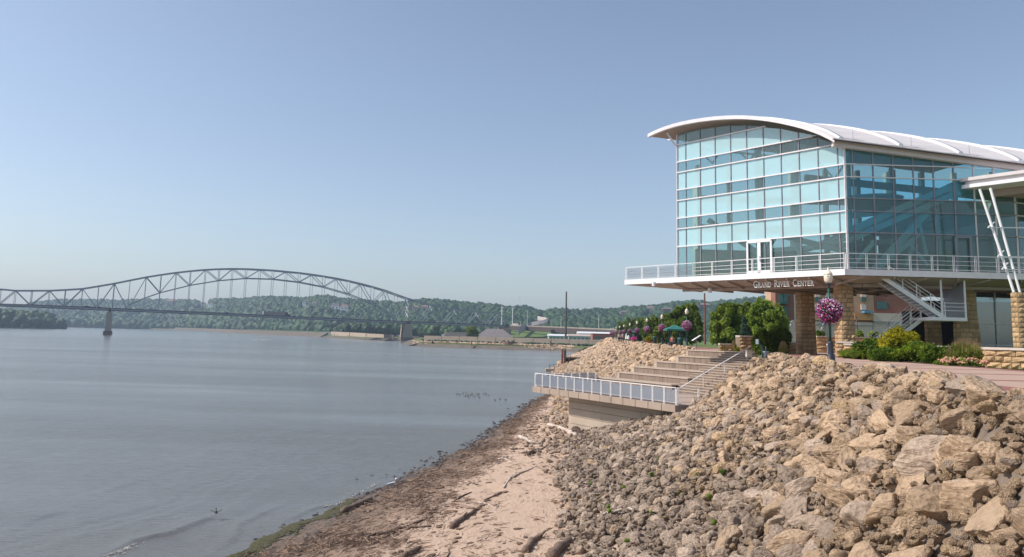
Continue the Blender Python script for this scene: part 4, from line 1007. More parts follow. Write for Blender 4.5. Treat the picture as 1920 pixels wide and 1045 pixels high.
pb = [Vector((P5[0]+.38, P5[1]+.3, P5z)), Vector((P5[0]+.75, P5[1]+.3, P5z))]
pt = [at(1837, 355, 48.6), at(1857, 353, 48.6)]
for a, b in zip(pb, pt): MB().tube(a, b, .085, .085, 10).build('raking_column', whiterail, hall)
for v in (428, 482, 505):
    f = (v-355)/(546-355); q = pt[0].lerp(pb[0], f); MB().bar(q+Vector((-.35, -.1, 0)), q+Vector((4.5, .15, .1)), .07).build('sun_shade_bar', whiterail, hall)
    MB().bar(q+Vector((-.35, -.1, 0)), q+Vector((.9, 1.2, .55)), .06).build('sun_shade_bar', whiterail, hall)
# ---- lettering on the front beam
word = [('G', 1), ('RAND', .74), (' ', 1), ('R', 1), ('IVER', .74), (' ', 1), ('C', 1), ('ENTER', .74)]
sgn = thing('building_sign', 'raised pale letters reading GRAND RIVER CENTER under the deck edge', 'sign', (24, 54, 12.3))
LN = .35
def front_s(u, n, z):
    lo, hi = -4, 26
    for _ in range(40):
        mid = (lo+hi)/2; q = DC+AF*mid+NB*n
        if px((q.x, q.y, z))[0] > u: lo = mid
        else: hi = mid
    return lo
sL, sR = front_s(1412, LN, 12.4), front_s(1526, LN, 12.4)
glyphs = [(ch, sc_) for wd, sc_ in word for ch in wd]
adv = {'I': .36, ' ': .42, 'R': .72, 'N': .78, 'G': .82, 'C': .76, 'A': .76, 'D': .76, 'V': .72, 'E': .64, 'T': .66}
tot = sum(adv[c]*s for c, s in glyphs); pos = 0; HCAP = .50
rotl = Matrix((( -AF.x, 0, -NB.x), (-AF.y, 0, -NB.y), (0, 1, 0))).to_4x4()
for ch, sc_ in glyphs:
    wdt = adv[ch]*sc_/tot*(sL-sR)
    if ch != ' ':
        cu = bpy.data.curves.new('letter', 'FONT'); cu.body = ch; cu.size = 1; cu.extrude = .012; cu.offset = .008; cu.align_x = 'CENTER'
        tmp = bpy.data.objects.new('letter_tmp', cu); me = bpy.data.meshes.new_from_object(tmp); bpy.data.objects.remove(tmp)
        a = np.array([v.co[:] for v in me.vertices]); w0 = a[:, 0].max()-a[:, 0].min(); h0 = .73
        q = DC+AF*(sL-pos-wdt/2)+NB*LN; zb = DZ-.98
        kx = wdt*.80/max(w0, .25) if ch != 'I' else wdt*.5/w0; ky = HCAP*sc_/h0*(1.0)
        me.transform(Matrix.Diagonal((kx, ky, 1, 1)))
        # slab serifs at the feet and heads of the stems
        lx = [v.co.x for v in me.vertices]; x0, x1 = min(lx), max(lx); bm = bmesh.new(); bm.from_mesh(me)
        def serif(xc_, yc_):
            r_ = bmesh.ops.create_cube(bm, size=1); bmesh.ops.scale(bm, vec=(HCAP*.17, HCAP*.045, .06), verts=r_['verts']); bmesh.ops.translate(bm, vec=(xc_, yc_, 0), verts=r_['verts'])
        st = HCAP*.06
        if ch in 'RNDE': serif(x0+st, .012); serif(x0+st, HCAP*sc_-.012)
        if ch in 'RNA': serif(x1-st, .012)
        if ch in 'NV': serif(x1-st, HCAP*sc_-.012)
        if ch in 'VA': serif(x0+st, .012 if ch == 'A' else HCAP*sc_-.012)
        if ch in 'IT': serif(0, .012)
        if ch == 'I': serif(0, HCAP*sc_-.012)
        bm.to_mesh(me); bm.free()
        me.transform(Matrix.Translation(Vector((q.x, q.y, zb))-Vector((24, 54, 12.3))) @ rotl)
        link_mesh('letter', me, simple('sign_letters', (.88, .88, .84), (.82, .82, .78), .5) if 'sign_letters' not in MATS else MATS['sign_letters'], sgn)
    pos += wdt
# ---- stone pillars with their own blocks
def block_mesh(seed):
    rr = random.Random(seed); mb = MB(); n = 4; g = [[None]*(n+1) for _ in range(4)]
    for j in range(4):
        for i in range(n+1):
            e = (i in (0, n)) or (j in (0, 3)); g[j][i] = (i/n-.5, -.5-(0 if e else rr.uniform(.25, 1.)), j/3-.5)
    nv = len(mb.v)
    for j in range(4):
        for i in range(n+1): mb.v.append(g[j][i])
    for j in range(3):
        for i in range(n): a = j*(n+1)+i; mb.f.append((a, a+1, a+n+2, a+n+1))
    b0 = len(mb.v); mb.v += [(-.5, .5, -.5), (.5, .5, -.5), (.5, .5, .5), (-.5, .5, .5)]
    mb.f += [(0, b0, b0+1, n), (3*(n+1), 3*(n+1)+n, b0+2, b0+3)]
    mb.quad(g[0][0], g[3][0], (-.5, .5, .5), (-.5, .5, -.5)); mb.quad(g[0][n], (.5, .5, -.5), (.5, .5, .5), g[3][n])
    return mb.mesh('stone_block')
blocks = [block_mesh(i) for i in range(8)]
def stone_face(root, A, B, z0, z1, rowh, lmin, lmax, topA=None, topB=None, mat=stone1, proud=.05, seed=0):
    """courses of rock-faced blocks on the wall from A to B (seen face on the right-hand side going A->B)"""
    rr = random.Random(seed); n = max(1, round((z1-z0)/rowh)); rh = (z1-z0)/n; rl = root_loc(root)
    topA = topA if topA is not None else A; topB = topB if topB is not None else B
    for k in range(n):
        f = (k+.5)/n; a = Vector(A).lerp(Vector(topA), f); b = Vector(B).lerp(Vector(topB), f); Ln = (b-a).length; d = (b-a).normalized(); ang = math.atan2(d.y, d.x)
        x = 0; first = rr.uniform(.4, 1)*lmax
        while x < Ln-.01:
            l = first if x == 0 else rr.uniform(lmin, lmax)
            if Ln-x-l < lmin*.6: l = Ln-x
            c = a+d*(x+l/2); me = rr.choice(blocks)
            o = link_mesh('stone_block', me, mat, root, Vector((c.x, c.y, z0+rh*(k+.5)))-rl, (0, 0, ang), (l-.03, proud+rr.uniform(0, .02), rh-.03)); x += l
def pillar(u0, um, u1, Y, ztop, zbot, taper, name='stone_pillar', wL=1.2, parent=None, cap=False, seed=1, ub0=None):
    """left face seen between u0 and um, front face between um and u1"""
    xm = at(um, 600, Y).x; x1 = at(u1, 600, Y).x; lo = 0; x0 = xm; dep = .2
    for dep_ in np.arange(.2, 3, .05):
        if px((xm, Y+dep_, 10))[0] < u0: break
        dep = dep_
    root = MB().hexa([(xm-taper*.3, Y, zbot), (x1+taper, Y, zbot), (x1+taper, Y+dep, zbot), (xm-taper*.3, Y+dep, zbot)], [(xm, Y, ztop), (x1, Y, ztop), (x1, Y+dep, ztop), (xm, Y+dep, ztop)]).build(name, mortar, parent)
    A0, B0 = Vector((xm-taper*.3, Y, 0)), Vector((x1+taper, Y, 0)); A1, B1 = Vector((xm, Y, 0)), Vector((x1, Y, 0))
    stone_face(root, A0, B0, zbot, ztop, .31, .28, .6, A1, B1, seed=seed)
    stone_face(root, A0+Vector((0, dep, 0)), A0, zbot, ztop, .31, .3, .62, A1+Vector((0, dep, 0)), A1, seed=seed+50)
    return root
pillar(1493, 1504, 1527, 60.8, CZ+.05, W_, .14, parent=hall, seed=3)
pillar(1565, 1580, 1601, 52.4, CZ+.05, W_, .10, parent=hall, seed=5)
pillar(1789, 1794, 1829, 52.6, CZ+.05, W_, .42, parent=hall, seed=7)
pillar(1898, 1911, 1950, 47.4, P5z, W_, .1, parent=hall, seed=9)
pillar(1733, 1739, 1764, 55, 10.1, W_, .05, parent=hall, seed=11)
# ground floor behind the pillars
MB().box((46, 68, (W_+CZ)/2), (19, .4, CZ-W_)).build('ground_floor_shade', darkvoid, hall)  # deep shade under the deck, painted as near-black boxes
xa_, xb_ = at(1705, 620, 60).x, at(1800, 620, 60).x; MB().box(((xa_+xb_)/2, 60.5, (W_+10.9)/2), (xb_-xa_, 1, 10.9-W_)).build('ground_floor_shade', darkvoid, hall)
a, b = at(1828, 555, 56), at(1900, 555, 56)
for i in range(2):
    for z0, z1 in ((W_, 8.4), (8.45, 9.9), (9.95, 12.2)):
        xa = a.x+(b.x-a.x)*i/2; xb = a.x+(b.x-a.x)*(i+1)/2
        pane([(xa+.03, 56, z0), (xb-.03, 56, z0), (xb-.03, 56, z1), (xa+.03, 56, z1)], lobbyg)
for i in range(3): x = a.x+(b.x-a.x)*i/2; MB().bar((x, 55.93, W_), (x, 55.93, 12.2), .07).build('mullion', mullm, hall)
for z in (8.42, 9.92): MB().bar((a.x, 55.9, z), (b.x, 55.9, z), .06).build('transom', mullm, hall)
# ---- escape stair under the deck
st = thing('escape_stair', 'white steel stair descending from the deck to a landing and turning left to the ground', 'stair', (27, 51, W_))
top = at(1652, 518, 50.6); bot = at(1772, 597, 50.6)
for oy in (0, 1.15):
    MB().bar(top+Vector((0, oy, 0)), bot+Vector((0, oy, 0)), .08, .28).build('stringer', whiterail if oy == 0 else mullm, st)
for k in range(15):
    q = top.lerp(bot, (k+.5)/15); MB().box(q+Vector((0, .58, -.02)), (.26, 1.1, .05)).build('tread', mulld, st)
def rail_run(a, b, z0=0, z1=1., n=4, mat=whiterail):
    for k in range(n+1): q = a.lerp(b, k/n); MB().bar(q+Vector((0, 0, z0)), q+Vector((0, 0, z1)), .05).build('rail_post', mat, st)
    for h in (z1, z1-.25, z1-.5, z1-.75): MB().bar(a+Vector((0, 0, h)), b+Vector((0, 0, h)), .04 if h == z1 else .025).build('handrail' if h == z1 else 'rail_bar', mat, st)
rail_run(top.lerp(bot, .12)+Vector((0, -.03, 0)), bot+Vector((0, -.03, 0)), n=4); rail_run(top.lerp(bot, .15)+Vector((0, 1.2, 0)), bot+Vector((0, 1.2, 0)), n=3, mat=mullm)
lx0 = at(1745, 597, 50.6).x; lx1 = at(1812, 597, 50.6).x; lz = bot.z
MB().box(((lx0+lx1)/2, 51.9, lz-.05), (lx1-lx0, 2.8, .22)).build('landing', whiterail, st)
fr = MB()
for x in (at(1767, 580, 50.5).x, lx1-.05):
    for y in (50.55, 53.2): MB().bar((x, y, lz), (x, y, DZ-.4), .09).build('frame_post', whiterail, st)
pass
for h in (1., .75, .5): MB().bar((at(1767, 580, 50.5).x, 50.55, lz+h), (lx1, 50.55, lz+h), .035).build('rail_bar', whiterail, st)
MB().hexa([(lx1-.02, 50.7, lz+.1), (lx1, 50.7, lz+.1), (lx1, 53.1, lz+.1), (lx1-.02, 53.1, lz+.1)], [(lx1-.02, 50.7, DZ-.5), (lx1, 50.7, DZ-.5), (lx1, 53.1, DZ-.5), (lx1-.02, 53.1, DZ-.5)]).build('mesh_screen', meshpanel, st)
t2 = Vector((lx0+.2, 52.2, lz)); b2 = Vector((at(1630, 650, 52.2).x, 52.2, W_))
for oy in (0, 1.15): MB().bar(t2+Vector((0, oy, -.1)), b2+Vector((0, oy, -.1)), .08, .26).build('stringer', mullm, st)
for k in range(14): q = t2.lerp(b2, (k+.5)/14); MB().box(q+Vector((0, .58, -.05)), (.27, 1.1, .05)).build('tread', mulld, st)
rail_run(t2+Vector((0, -.03, 0)), b2+Vector((0, -.03, 0)), n=5); rail_run(t2+Vector((0, 1.2, 0)), b2+Vector((0, 1.2, 0)), n=5)
# ------------------------------------------------------------------ the concrete river steps
ter = thing('river_steps', 'concrete amphitheatre of wide seating steps going down to a railed river platform', 'steps', tp(8, 6, TZ-3))
ns = 1.3
# platform slab with face joints, walls below as panels
mbp = MB(); mbp.prism([tp(0, 0)[:2], tp(0, 8.2)[:2], tp(19.8, 8.2)[:2], tp(17.2, 0)[:2]], TZ-.42, TZ); mbp.build('platform', conc, ter)
LS = 17.2; nseg = 13
for k in range(nseg):
    a, b = tp(LS*k/nseg+.03, -.04), tp(LS*(k+1)/nseg-.03, -.04); MB().bar(a+Vector((0, 0, TZ-.21)), b+Vector((0, 0, TZ-.21)), .08, .44).build('edge_block', conc, ter)
wall_d1 = 13.9
MB().prism([tp(.8, ns+.06)[:2], tp(.8, ns+1)[:2], tp(wall_d1-.03, ns+1)[:2], tp(wall_d1-.03, ns+.06)[:2]], .2, TZ-.42).build('wall_core', mortar, ter)
zz = [.3, .95, 1.52, 2.1, 2.68, 3.2, TZ-.425]
cuts = [.8, 5.0, 9.5, wall_d1]
for i in range(len(zz)-1):
    for j in range(3): MB().prism([tp(cuts[j]+.012, ns)[:2], tp(cuts[j]+.012, ns+.3)[:2], tp(cuts[j+1]-.012, ns+.3)[:2], tp(cuts[j+1]-.012, ns)[:2]], zz[i]+.018, zz[i+1]-.018).build('wall_panel', concd, ter)
MB().prism([tp(wall_d1, ns+.02)[:2], tp(wall_d1, 8)[:2], tp(wall_d1-.3, 8)[:2], tp(wall_d1-.3, ns+.02)[:2]][::-1], .2, TZ-.42).build('wall_panel', concd, ter)
# six seating tiers
lefts = [14.6, 14.5, 15.9, 17.5, 18.0, 19.7]; rd = [3.2, 7.4, 7.9, 8.4, 8.9, 9.4]
for k in range(6):
    nf = 8+1.26*(5-k); zt = W_-.53*k if k else W_+.012; zb = zt-.75
    d0, d1 = (rd[k], lefts[k])
    cuts = np.linspace(d0, d1, 4)
    for j in range(3):
        MB().prism([tp(cuts[j]+.012, nf)[:2], tp(cuts[j]+.012, nf+1.38)[:2], tp(cuts[j+1]-.012, nf+1.38)[:2], tp(cuts[j+1]-.012, nf)[:2]][::-1], zt-.085, zt).build('seating_step', treadm, ter)
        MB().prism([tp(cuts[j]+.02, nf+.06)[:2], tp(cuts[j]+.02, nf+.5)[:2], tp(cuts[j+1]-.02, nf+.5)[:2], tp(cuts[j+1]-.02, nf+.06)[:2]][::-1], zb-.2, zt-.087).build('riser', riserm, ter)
    MB().prism([tp(d1-.02, nf+.03)[:2], tp(d1-.02, nf+1.36)[:2], tp(d1-.35, nf+1.36)[:2], tp(d1-.35, nf+.03)[:2]], zb-1.6, zt-.09).build('end_wall', concd, ter)
# narrow stair beside them
nst = 18
for k in range(nst):
    n0 = 8+(14.3-8)*k/nst; z1 = TZ+(W_-TZ)*(k+1)/nst; MB().prism([tp(.6, n0)[:2], tp(.6, n0+.42)[:2], tp(9.6, n0+.42)[:2], tp(9.6, n0)[:2]][::-1], z1-.045, z1-.002*(k % 2)).build('stair_step', treadm, ter)
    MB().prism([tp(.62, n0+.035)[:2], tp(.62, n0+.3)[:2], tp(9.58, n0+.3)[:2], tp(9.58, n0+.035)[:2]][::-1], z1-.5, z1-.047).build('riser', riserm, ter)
# side wall and bin at top right end
# platform railing
prl = thing('platform_railing', 'white railing with mesh infill along the edge of the river platform', 'railing', tp(8.6, .1, TZ))
railing(prl, tp(.15, .12), tp(LS-.1, .12), TZ+.012, 15, 1.07)
railing(prl, tp(.1, .2), tp(.1, 2.0), TZ+.012, 1, 1.07, infill=False)
railing(prl, tp(LS-.0, .3), tp(19.3, 7.9), TZ+.012, 7, 1.07)
# stair handrail
hr = thing('stair_handrail', 'thin white handrail sloping up the river steps on four slim posts', 'handrail', tp(6.8, 10, 5))
def stz(n): return TZ+(n-8)*.514 if n > 8 else TZ
pp = [(7.0, 9.1), (6.6, 10.95), (6.2, 13.0)]
ends = [tp(7.5, 5.9, TZ+(5.9-8)*.514+1.0)]+[tp(d, n, stz(n)+.98) for d, n in pp]+[tp(6.0, 13.9, stz(13.9)+1.0)]
MB().path(ends, [.04]*len(ends), 8).build('handrail', whiterail, hr, True)
for d, n in pp: MB().bar(tp(d, n, stz(n)-.05), tp(d, n, stz(n)+.96), .06).build('rail_post', whiterail, hr)
e = tp(6.0, 14.5, W_+.0); MB().path([ends[-1], e+Vector((0, 0, 1.0)), e+Vector((0, 0, .62)), tp(6.15, 13.2, W_+.45)], [.035]*4, 8).build('rail_return', whiterail, hr, True)
tb = at(1404, 672, 60.5); MB()
bn = thing('concrete_bin', 'small square concrete litter bin at the head of the river steps', 'bin', (tb.x, tb.y, W_))
MB().hexa([(tb.x-.2, tb.y-.2, W_-.3), (tb.x+.2, tb.y-.2, W_-.3), (tb.x+.2, tb.y+.2, W_-.3), (tb.x-.2, tb.y+.2, W_-.3)], [(tb.x-.22, tb.y-.22, W_+.2), (tb.x+.22, tb.y-.22, W_+.2), (tb.x+.22, tb.y+.22, W_+.2), (tb.x-.22, tb.y+.22, W_+.2)]).build('body', capm, bn)
MB().box((tb.x, tb.y, W_+.24), (.5, .5, .06)).build('lid', conc, bn)

# ------------------------------------------------------------------ leafy things
def leaves(n, lobes, size, rs, shell=.55, up=.3, aspect=1.6, flat_=.5):
    """n small leaf quads spread through ellipsoid lobes [(c, (rx,ry,rz)), ...]"""
    w_ = np.array([l[1][0]*l[1][1]*l[1][2] for l in lobes])**.7; ch = rs.choice(len(lobes), n, p=w_/w_.sum())
    C = np.array([l[0] for l in lobes])[ch]; Rr = np.array([l[1] for l in lobes])[ch]
    d = rs.normal(size=(n, 3)); d /= np.linalg.norm(d, axis=1)[:, None]; rad = (shell+(1-shell)*rs.rand(n)**.6)[:, None]*(1+.12*rs.normal(size=(n, 1)))
    P = C+d*rad*Rr
    a = d*flat_+rs.normal(size=(n, 3))*.8; a[:, 2] += up; a /= np.linalg.norm(a, axis=1)[:, None]        # leaf normal
    t = np.cross(a, rs.normal(size=(n, 3))); t /= np.linalg.norm(t, axis=1)[:, None]; b = np.cross(a, t)
    s = (size*(.6+.8*rs.rand(n)))[:, None]
    V = np.stack([P-t*s*aspect*.5, P-b*s*.35, P+t*s*aspect*.5, P+b*s*.35], 1).reshape(-1, 3)
    return V, np.arange(n*4).reshape(n, 4)
def leafobj(name, n, lobes, size, mat, parent, seed=0, **kw):
    rs = np.random.RandomState(seed); V, Fq = leaves(n, lobes, size, rs, **kw); off = np.array(root_loc(parent))
    me = np_mesh(name, V-off, Fq); o = link_mesh(name, me, mat, parent); return o
def tree(name, label, u0, u1, v0, v1, Y, mat, n=4200, size=.30, group=None, seed=1, shape='round', trunk=.28, cat='tree', core=True, zb=None):
    a, b = at(u0, v1, Y), at(u1, v1, Y); top = at((u0+u1)/2, v0, Y).z; zb = W_ if zb is None else zb; cx = (a.x+b.x)/2; wd = (b.x-a.x)/2; h = top-zb
    root = thing(name, label, cat, (cx, Y, zb), group); rr = random.Random(seed); lobes = []
    nl = 80 if shape == 'round' else 22
    for k in range(nl):
        if shape == 'round':
            f = rr.uniform(.12, 1)**.85; prof = max(1-abs(f-.52)**2.6*5.2, .15)**.6; an = rr.uniform(0, 6.28); q = rr.uniform(.15, 1.)*prof*wd*.88
            r = wd*rr.uniform(.10, .24)*(1.15-.45*f); lobes.append(((cx+q*math.cos(an), Y+q*math.sin(an), zb+f*h*.9), (r, r, r*rr.uniform(1., 2.1))))
        else:   # cone
            f = (k+.5)/nl; q = wd*(1-f)*.55*rr.random(); an = rr.uniform(0, 6.28); r = wd*(1.05-f)*.55+.08; lobes.append(((cx+q*math.cos(an), Y+q*math.sin(an), zb+h*(.06+.92*f)), (r, r, h*.05+.1)))
    leafobj('crown', int(n*1.5), lobes, size*1.0, mat, root, seed, shell=.15)
    tk = MB(); tk.path([(cx, Y, zb-.1), (cx+.05, Y, zb+h*.3), (cx-.04, Y+.05, zb+h*.75)], [trunk*.5, trunk*.4, trunk*.12], 8)
    for k in range(9):
        l = lobes[rr.randrange(len(lobes))][0]; z0 = zb+h*rr.uniform(.2, .5); tk.path([(cx, Y, z0), ((cx+l[0])/2, (Y+l[1])/2, (z0+l[2])/2+.2), l], [trunk*.22, trunk*.15, trunk*.05], 5)
    tk.build('trunk', wooddark, root, True); return root
def bush(name, label, u0, u1, v0, v1, Y, mat, n=3000, size=.12, seed=1, cat='shrub', group=None, lob=14, zb=None, flat=1., up=.4):
    a, b = at(u0, v1, Y), at(u1, v1, Y); top = at((u0+u1)/2, v0, Y).z; zb = W_ if zb is None else zb; cx = (a.x+b.x)/2; wd = (b.x-a.x)/2; h = max(top-zb, .2)
    root = thing(name, label, cat, (cx, Y, zb), group); rr = random.Random(seed); lobes = []
    for k in range(lob):
        an = rr.uniform(0, 6.28); q = rr.uniform(.1, .72); dx = q*math.cos(an); r = rr.uniform(.24, .42)
        ztop = h*math.sqrt(max(.05, 1-q*q)); lobes.append(((cx+dx*wd, Y+q*math.sin(an)*wd*.8, zb+ztop*(1-r*.8)*rr.uniform(.7, 1.05)), (wd*r, wd*r, h*r*rr.uniform(.8, 1.2)*flat)))
    lobes.append(((cx, Y, zb+h*.3), (wd*.8, wd*.65, h*.45)))
    leafobj('foliage', n, lobes, size, mat, root, seed, up=up)
    st_ = MB()
    for k in range(5): l = lobes[k][0]; st_.path([(cx+.05*k, Y, zb-.05), l], [.03, .012], 5)
    st_.build('stem', wooddark, root); return root
def grass_clump(name, label, u0, u1, v0, v1, Y, mats, n=700, cat='ornamental grass', seed=1, plumes=True, zb=None, group=None, spread=.8, pk=3):
    a, b = at(u0, v1, Y), at(u1, v1, Y); top = at((u0+u1)/2, v0, Y).z; zb = W_ if zb is None else zb; cx = (a.x+b.x)/2; wd = (b.x-a.x)/2; h = top-zb
    root = thing(name, label, cat, (cx, Y, zb), group); rs = np.random.RandomState(seed); V, Fq = [], []; PV, PF = [], []
    for k in range(n):
        an = rs.rand()*6.28; r0 = rs.rand()*.3*wd; le = rs.rand()*wd*spread; dome = math.sqrt(max(.08, 1-(le/(wd*spread+1e-6))**2*.85)); ln = rs.uniform(.6, 1.)*h*(.85 if plumes else 1)*dome; w = .018
        p0 = np.array([cx+r0*math.cos(an), Y+r0*math.sin(an), zb]); p1 = p0+np.array([math.cos(an)*le*.35, math.sin(an)*le*.35, ln*.65]); p2 = p0+np.array([math.cos(an)*le, math.sin(an)*le, ln])
        sd_ = np.array([-math.sin(an), math.cos(an), 0])*w+np.array([w, 0, 0]); i = len(V); V += [p0-sd_, p0+sd_, p1+sd_, p1-sd_, p2+sd_*.3, p2-sd_*.3]; Fq += [(i, i+1, i+2, i+3), (i+3, i+2, i+4, i+5)]
        if plumes and k % pk == 0:
            q = p0+np.array([math.cos(an)*le*.8, math.sin(an)*le*.8, h*dome*rs.uniform(.85, 1.05)]); ww = .035 if pk < 5 else .016; i = len(PV)
            PV += [p2-sd_*.3, p2+sd_*.3, q+[ww, 0, -.25], q-[ww, 0, .25], q+[.004, 0, 0], q-[.004, 0, 0]]; PF += [(i, i+1, i+2, i+3), (i+3, i+2, i+4, i+5)]
    off = np.array((cx, Y, zb)); link_mesh('blades', np_mesh('blades', np.array(V)-off, Fq), mats[0], root)
    if plumes: link_mesh('plumes', np_mesh('plumes', np.array(PV)-off, PF), mats[1], root)
    return root

# ------------------------------------------------------------------ lamp posts and flower baskets
def make_lamp():
    t = thing('lamp_post', 'x', 'lamp post', (0, 0, 0), 'green promenade lamp posts')
    MB().lathe((0, 0, 0), [(.24, 0), (.24, .10), (.19, .14), (.17, .34), (.125, .44), (.115, .92), (.13, .97), (.08, 1.0)], 12).build('base', darkgreen, t, True)
    fl = MB()
    for k in range(8): an = k*math.pi/4; fl.tube((.118*math.cos(an), .118*math.sin(an), .46), (.108*math.cos(an), .108*math.sin(an), .9), .018, .018, 5)
    fl.build('fluting', darkgreen, t)
    MB().tube((0, 0, .98), (0, 0, 3.38), .062, .05, 12).build('shaft', greenpaint, t, True)
    MB().bar((-.02, 0, 2.95), (.42, 0, 2.95), .03).build('arm', greenpaint, t)
    MB().lathe((0, 0, 3.33), [(.05, 0), (.075, .06), (.06, .1), (.10, .18), (.15, .22)], 12).build('collar', darkgreen, t, True)
    gl_ = MB().lathe((0, 0, 3.55), [(.11, 0), (.17, .12), (.20, .32), (.17, .40)], 12).build('lamp_globe', lampglass, t, True)
    MB().lathe((0, 0, 3.95), [(.19, 0), (.17, .05), (.12, .13), (.06, .2), (.03, .22), (.02, .30), (.005, .36)], 12).build('lamp_roof', lampglass, t, True)
    cg = MB()
    for k in range(6): an = k*math.pi/3; cg.tube((.12*math.cos(an), .12*math.sin(an), 3.55), (.205*math.cos(an), .205*math.sin(an), 3.9), .009, .009, 4)
    cg.build('cage', darkgreen, t); return t
def copy_tree(o, parent=None):
    c_ = o.copy(); col.objects.link(c_); c_.parent = parent
    for ch in list(o.children): copy_tree(ch, c_)
    return c_
def make_basket(R):
    t = thing('flower_basket', 'x', 'flower basket', (0, 0, 0), 'flower baskets on the lamp posts')
    lob = [((0, 0, 0), (R, R, R*.95)), ((.1*R, 0, -.3*R), (R*.8, R*.8, R*.8))]
    leafobj('leaves', 1500, [(l[0], tuple(x*.88 for x in l[1])) for l in lob], .11, leafB, t, 3, shell=.6)
    leafobj('pink_flowers', 1100, lob, .085, petalp, t, 4, shell=.93, aspect=1.1)
    leafobj('pale_flowers', 800, [((0, 0, .12*R), (R*1.02, R*1.02, R*.96))], .07, petalw, t, 5, shell=.95, aspect=1.1)
    leafobj('purple_flowers', 900, lob, .09, petalv, t, 6, shell=.9, aspect=1.1)
    MB().lathe((0, 0, -R*.62), [(R*.3, 0), (R*.62, R*.3), (R*.7, R*.55)], 12).build('pot', darkgreen, t)
    h = MB(); [h.tube((R*.6*math.cos(k*2.1), R*.6*math.sin(k*2.1), 0), (0, 0, R*1.35), .006, .006, 4) for k in range(3)]; h.build('hanger', darkgreen, t); return t
lamp0 = make_lamp(); bask0 = make_basket(.48)
spots = [(atz(1558, 683, W_).x*33.8/34.25, 33.8)]+lamp_pos
words = ['nearest and tallest', 'second nearest', 'third nearest', 'fourth nearest', 'fifth nearest', 'sixth nearest', 'seventh nearest', 'eighth nearest', 'ninth nearest', 'tenth nearest', 'farthest']
wh = ['above the boulders at right', 'beside the top of the river steps', 'just left of the green shelter', 'left of the shelter by the lawn', 'by the second green bin', 'further down the promenade', 'near the strolling people', 'beyond the people', 'where the promenade bends', 'near the far end of the promenade', 'at the far end of the promenade']
for i, (x, y) in enumerate(spots):
    l_ = lamp0 if i == 0 else copy_tree(lamp0); l_.location = (x, y, W_-.0); l_.scale = (1, 1, 1.0)
    if i == 0: l_.location.z = at(1558, 684, y).z; l_.scale = (1., 1., (at(1558, 500, y).z-l_.location.z)/4.31)
    else: l_.scale = (1, 1, .98)
    l_['label'] = '%s green lamp post with cream globe, %s' % (words[i], wh[i])
    b_ = bask0 if i == 0 else copy_tree(bask0); q = at(1558, 583, y).z if i == 0 else W_+2.35
    b_.location = (x-.0, y-.0, q); b_['label'] = 'round basket of pink and purple petunias on the %s lamp post' % words[i]; b_.rotation_euler.z = i*.9
    if i: b_.scale = (.92, .92, .95)
# ------------------------------------------------------------------ stone garden walls
def stone_wall(label, pts, z0, z1, cap_=True, row=.31, lmin=.35, lmax=.85, th=.45, seed=1, name='stone_wall', capl=1.0):
    A0 = Vector(pts[0]+(0,)); root = thing(name, label, 'wall', (pts[0][0], pts[0][1], z0)); rr = random.Random(seed)
    for j, (a, b) in enumerate(zip(pts[:-1], pts[1:])):
        A, B = Vector(a+(0,)), Vector(b+(0,)); d = (B-A).normalized(); nn = Vector((-d.y, d.x, 0))    # blocks face the right-hand side
        MB().hexa([V3(A+nn*.03, z0), V3(B+nn*.03, z0), V3(B+nn*th, z0), V3(A+nn*th, z0)], [V3(A+nn*.03, z1), V3(B+nn*.03, z1), V3(B+nn*th, z1), V3(A+nn*th, z1)]).build('core', mortar, root)
        stone_face(root, A+nn*.03, B+nn*.03, z0, z1, row, lmin, lmax, seed=seed+j, proud=.10)
        if cap_:
            Ln = (B-A).length; n = max(1, round(Ln/capl))
            for k in range(n):
                p, q = A+d*(Ln*k/n+.006), A+d*(Ln*(k+1)/n-.006); MB().hexa([V3(p-nn*.12, z1), V3(q-nn*.12, z1), V3(q+nn*(th+.05), z1), V3(p+nn*(th+.05), z1)], [V3(p-nn*.12, z1+.11), V3(q-nn*.12, z1+.11), V3(q+nn*(th+.05), z1+.11), V3(p+nn*(th+.05), z1+.11)]).build('cap_stone', capm, root)
    return root
stone_wall('long low limestone garden wall with pale cap behind the shrubs at the right edge', [(21.5, 49.8), (25.2, 46.5), (25.4, 41), (21.65, 35.3), (23.7, 31.4), (26, 27)], W_-.02, 8.17, seed=21, row=.27)
stone_wall('short low limestone wall left of the dark juniper beside the second pillar', [(21.9, 51.9), (24.6, 50.0)], W_, 8.3, seed=22)
a, b = at(1387, 650, 66), at(1411, 650, 66)
stone_wall('tall square limestone pier beside the clipped hedge', [(a.x, 66), (b.x+.1, 66)], W_, at(1400, 632, 66).z, seed=23, th=1.2, name='stone_pier')
stone_wall('low limestone planter wall left of the square stone pier', [(at(1349, 650, 67).x, 67), (a.x-.05, 67)], W_, at(1370, 647, 67).z, seed=24)
stone_wall('low wall between the clipped hedge and the first pillar', [(at(1476, 650, 60).x, 60), (at(1493, 650, 60).x, 60)], W_, at(1485, 644, 60).z, seed=25)
stone_wall('limestone retaining wall seen between the two pillars below the hotel', [(at(1531, 640, 72).x, 72), (at(1660, 640, 72).x, 72)], W_, at(1600, 634, 72).z, seed=26, row=.4, lmin=.6, lmax=1.3)
# planting bed soil
MB().prism([(20.8, 34.6), (21.7, 35.5), (25.3, 41.0), (25.1, 46.4), (21.6, 49.6), (20.9, 48.5), (21.0, 44), (20.9, 38)], W_-.02, W_+.035).build('planting_bed', soil, kind='structure')
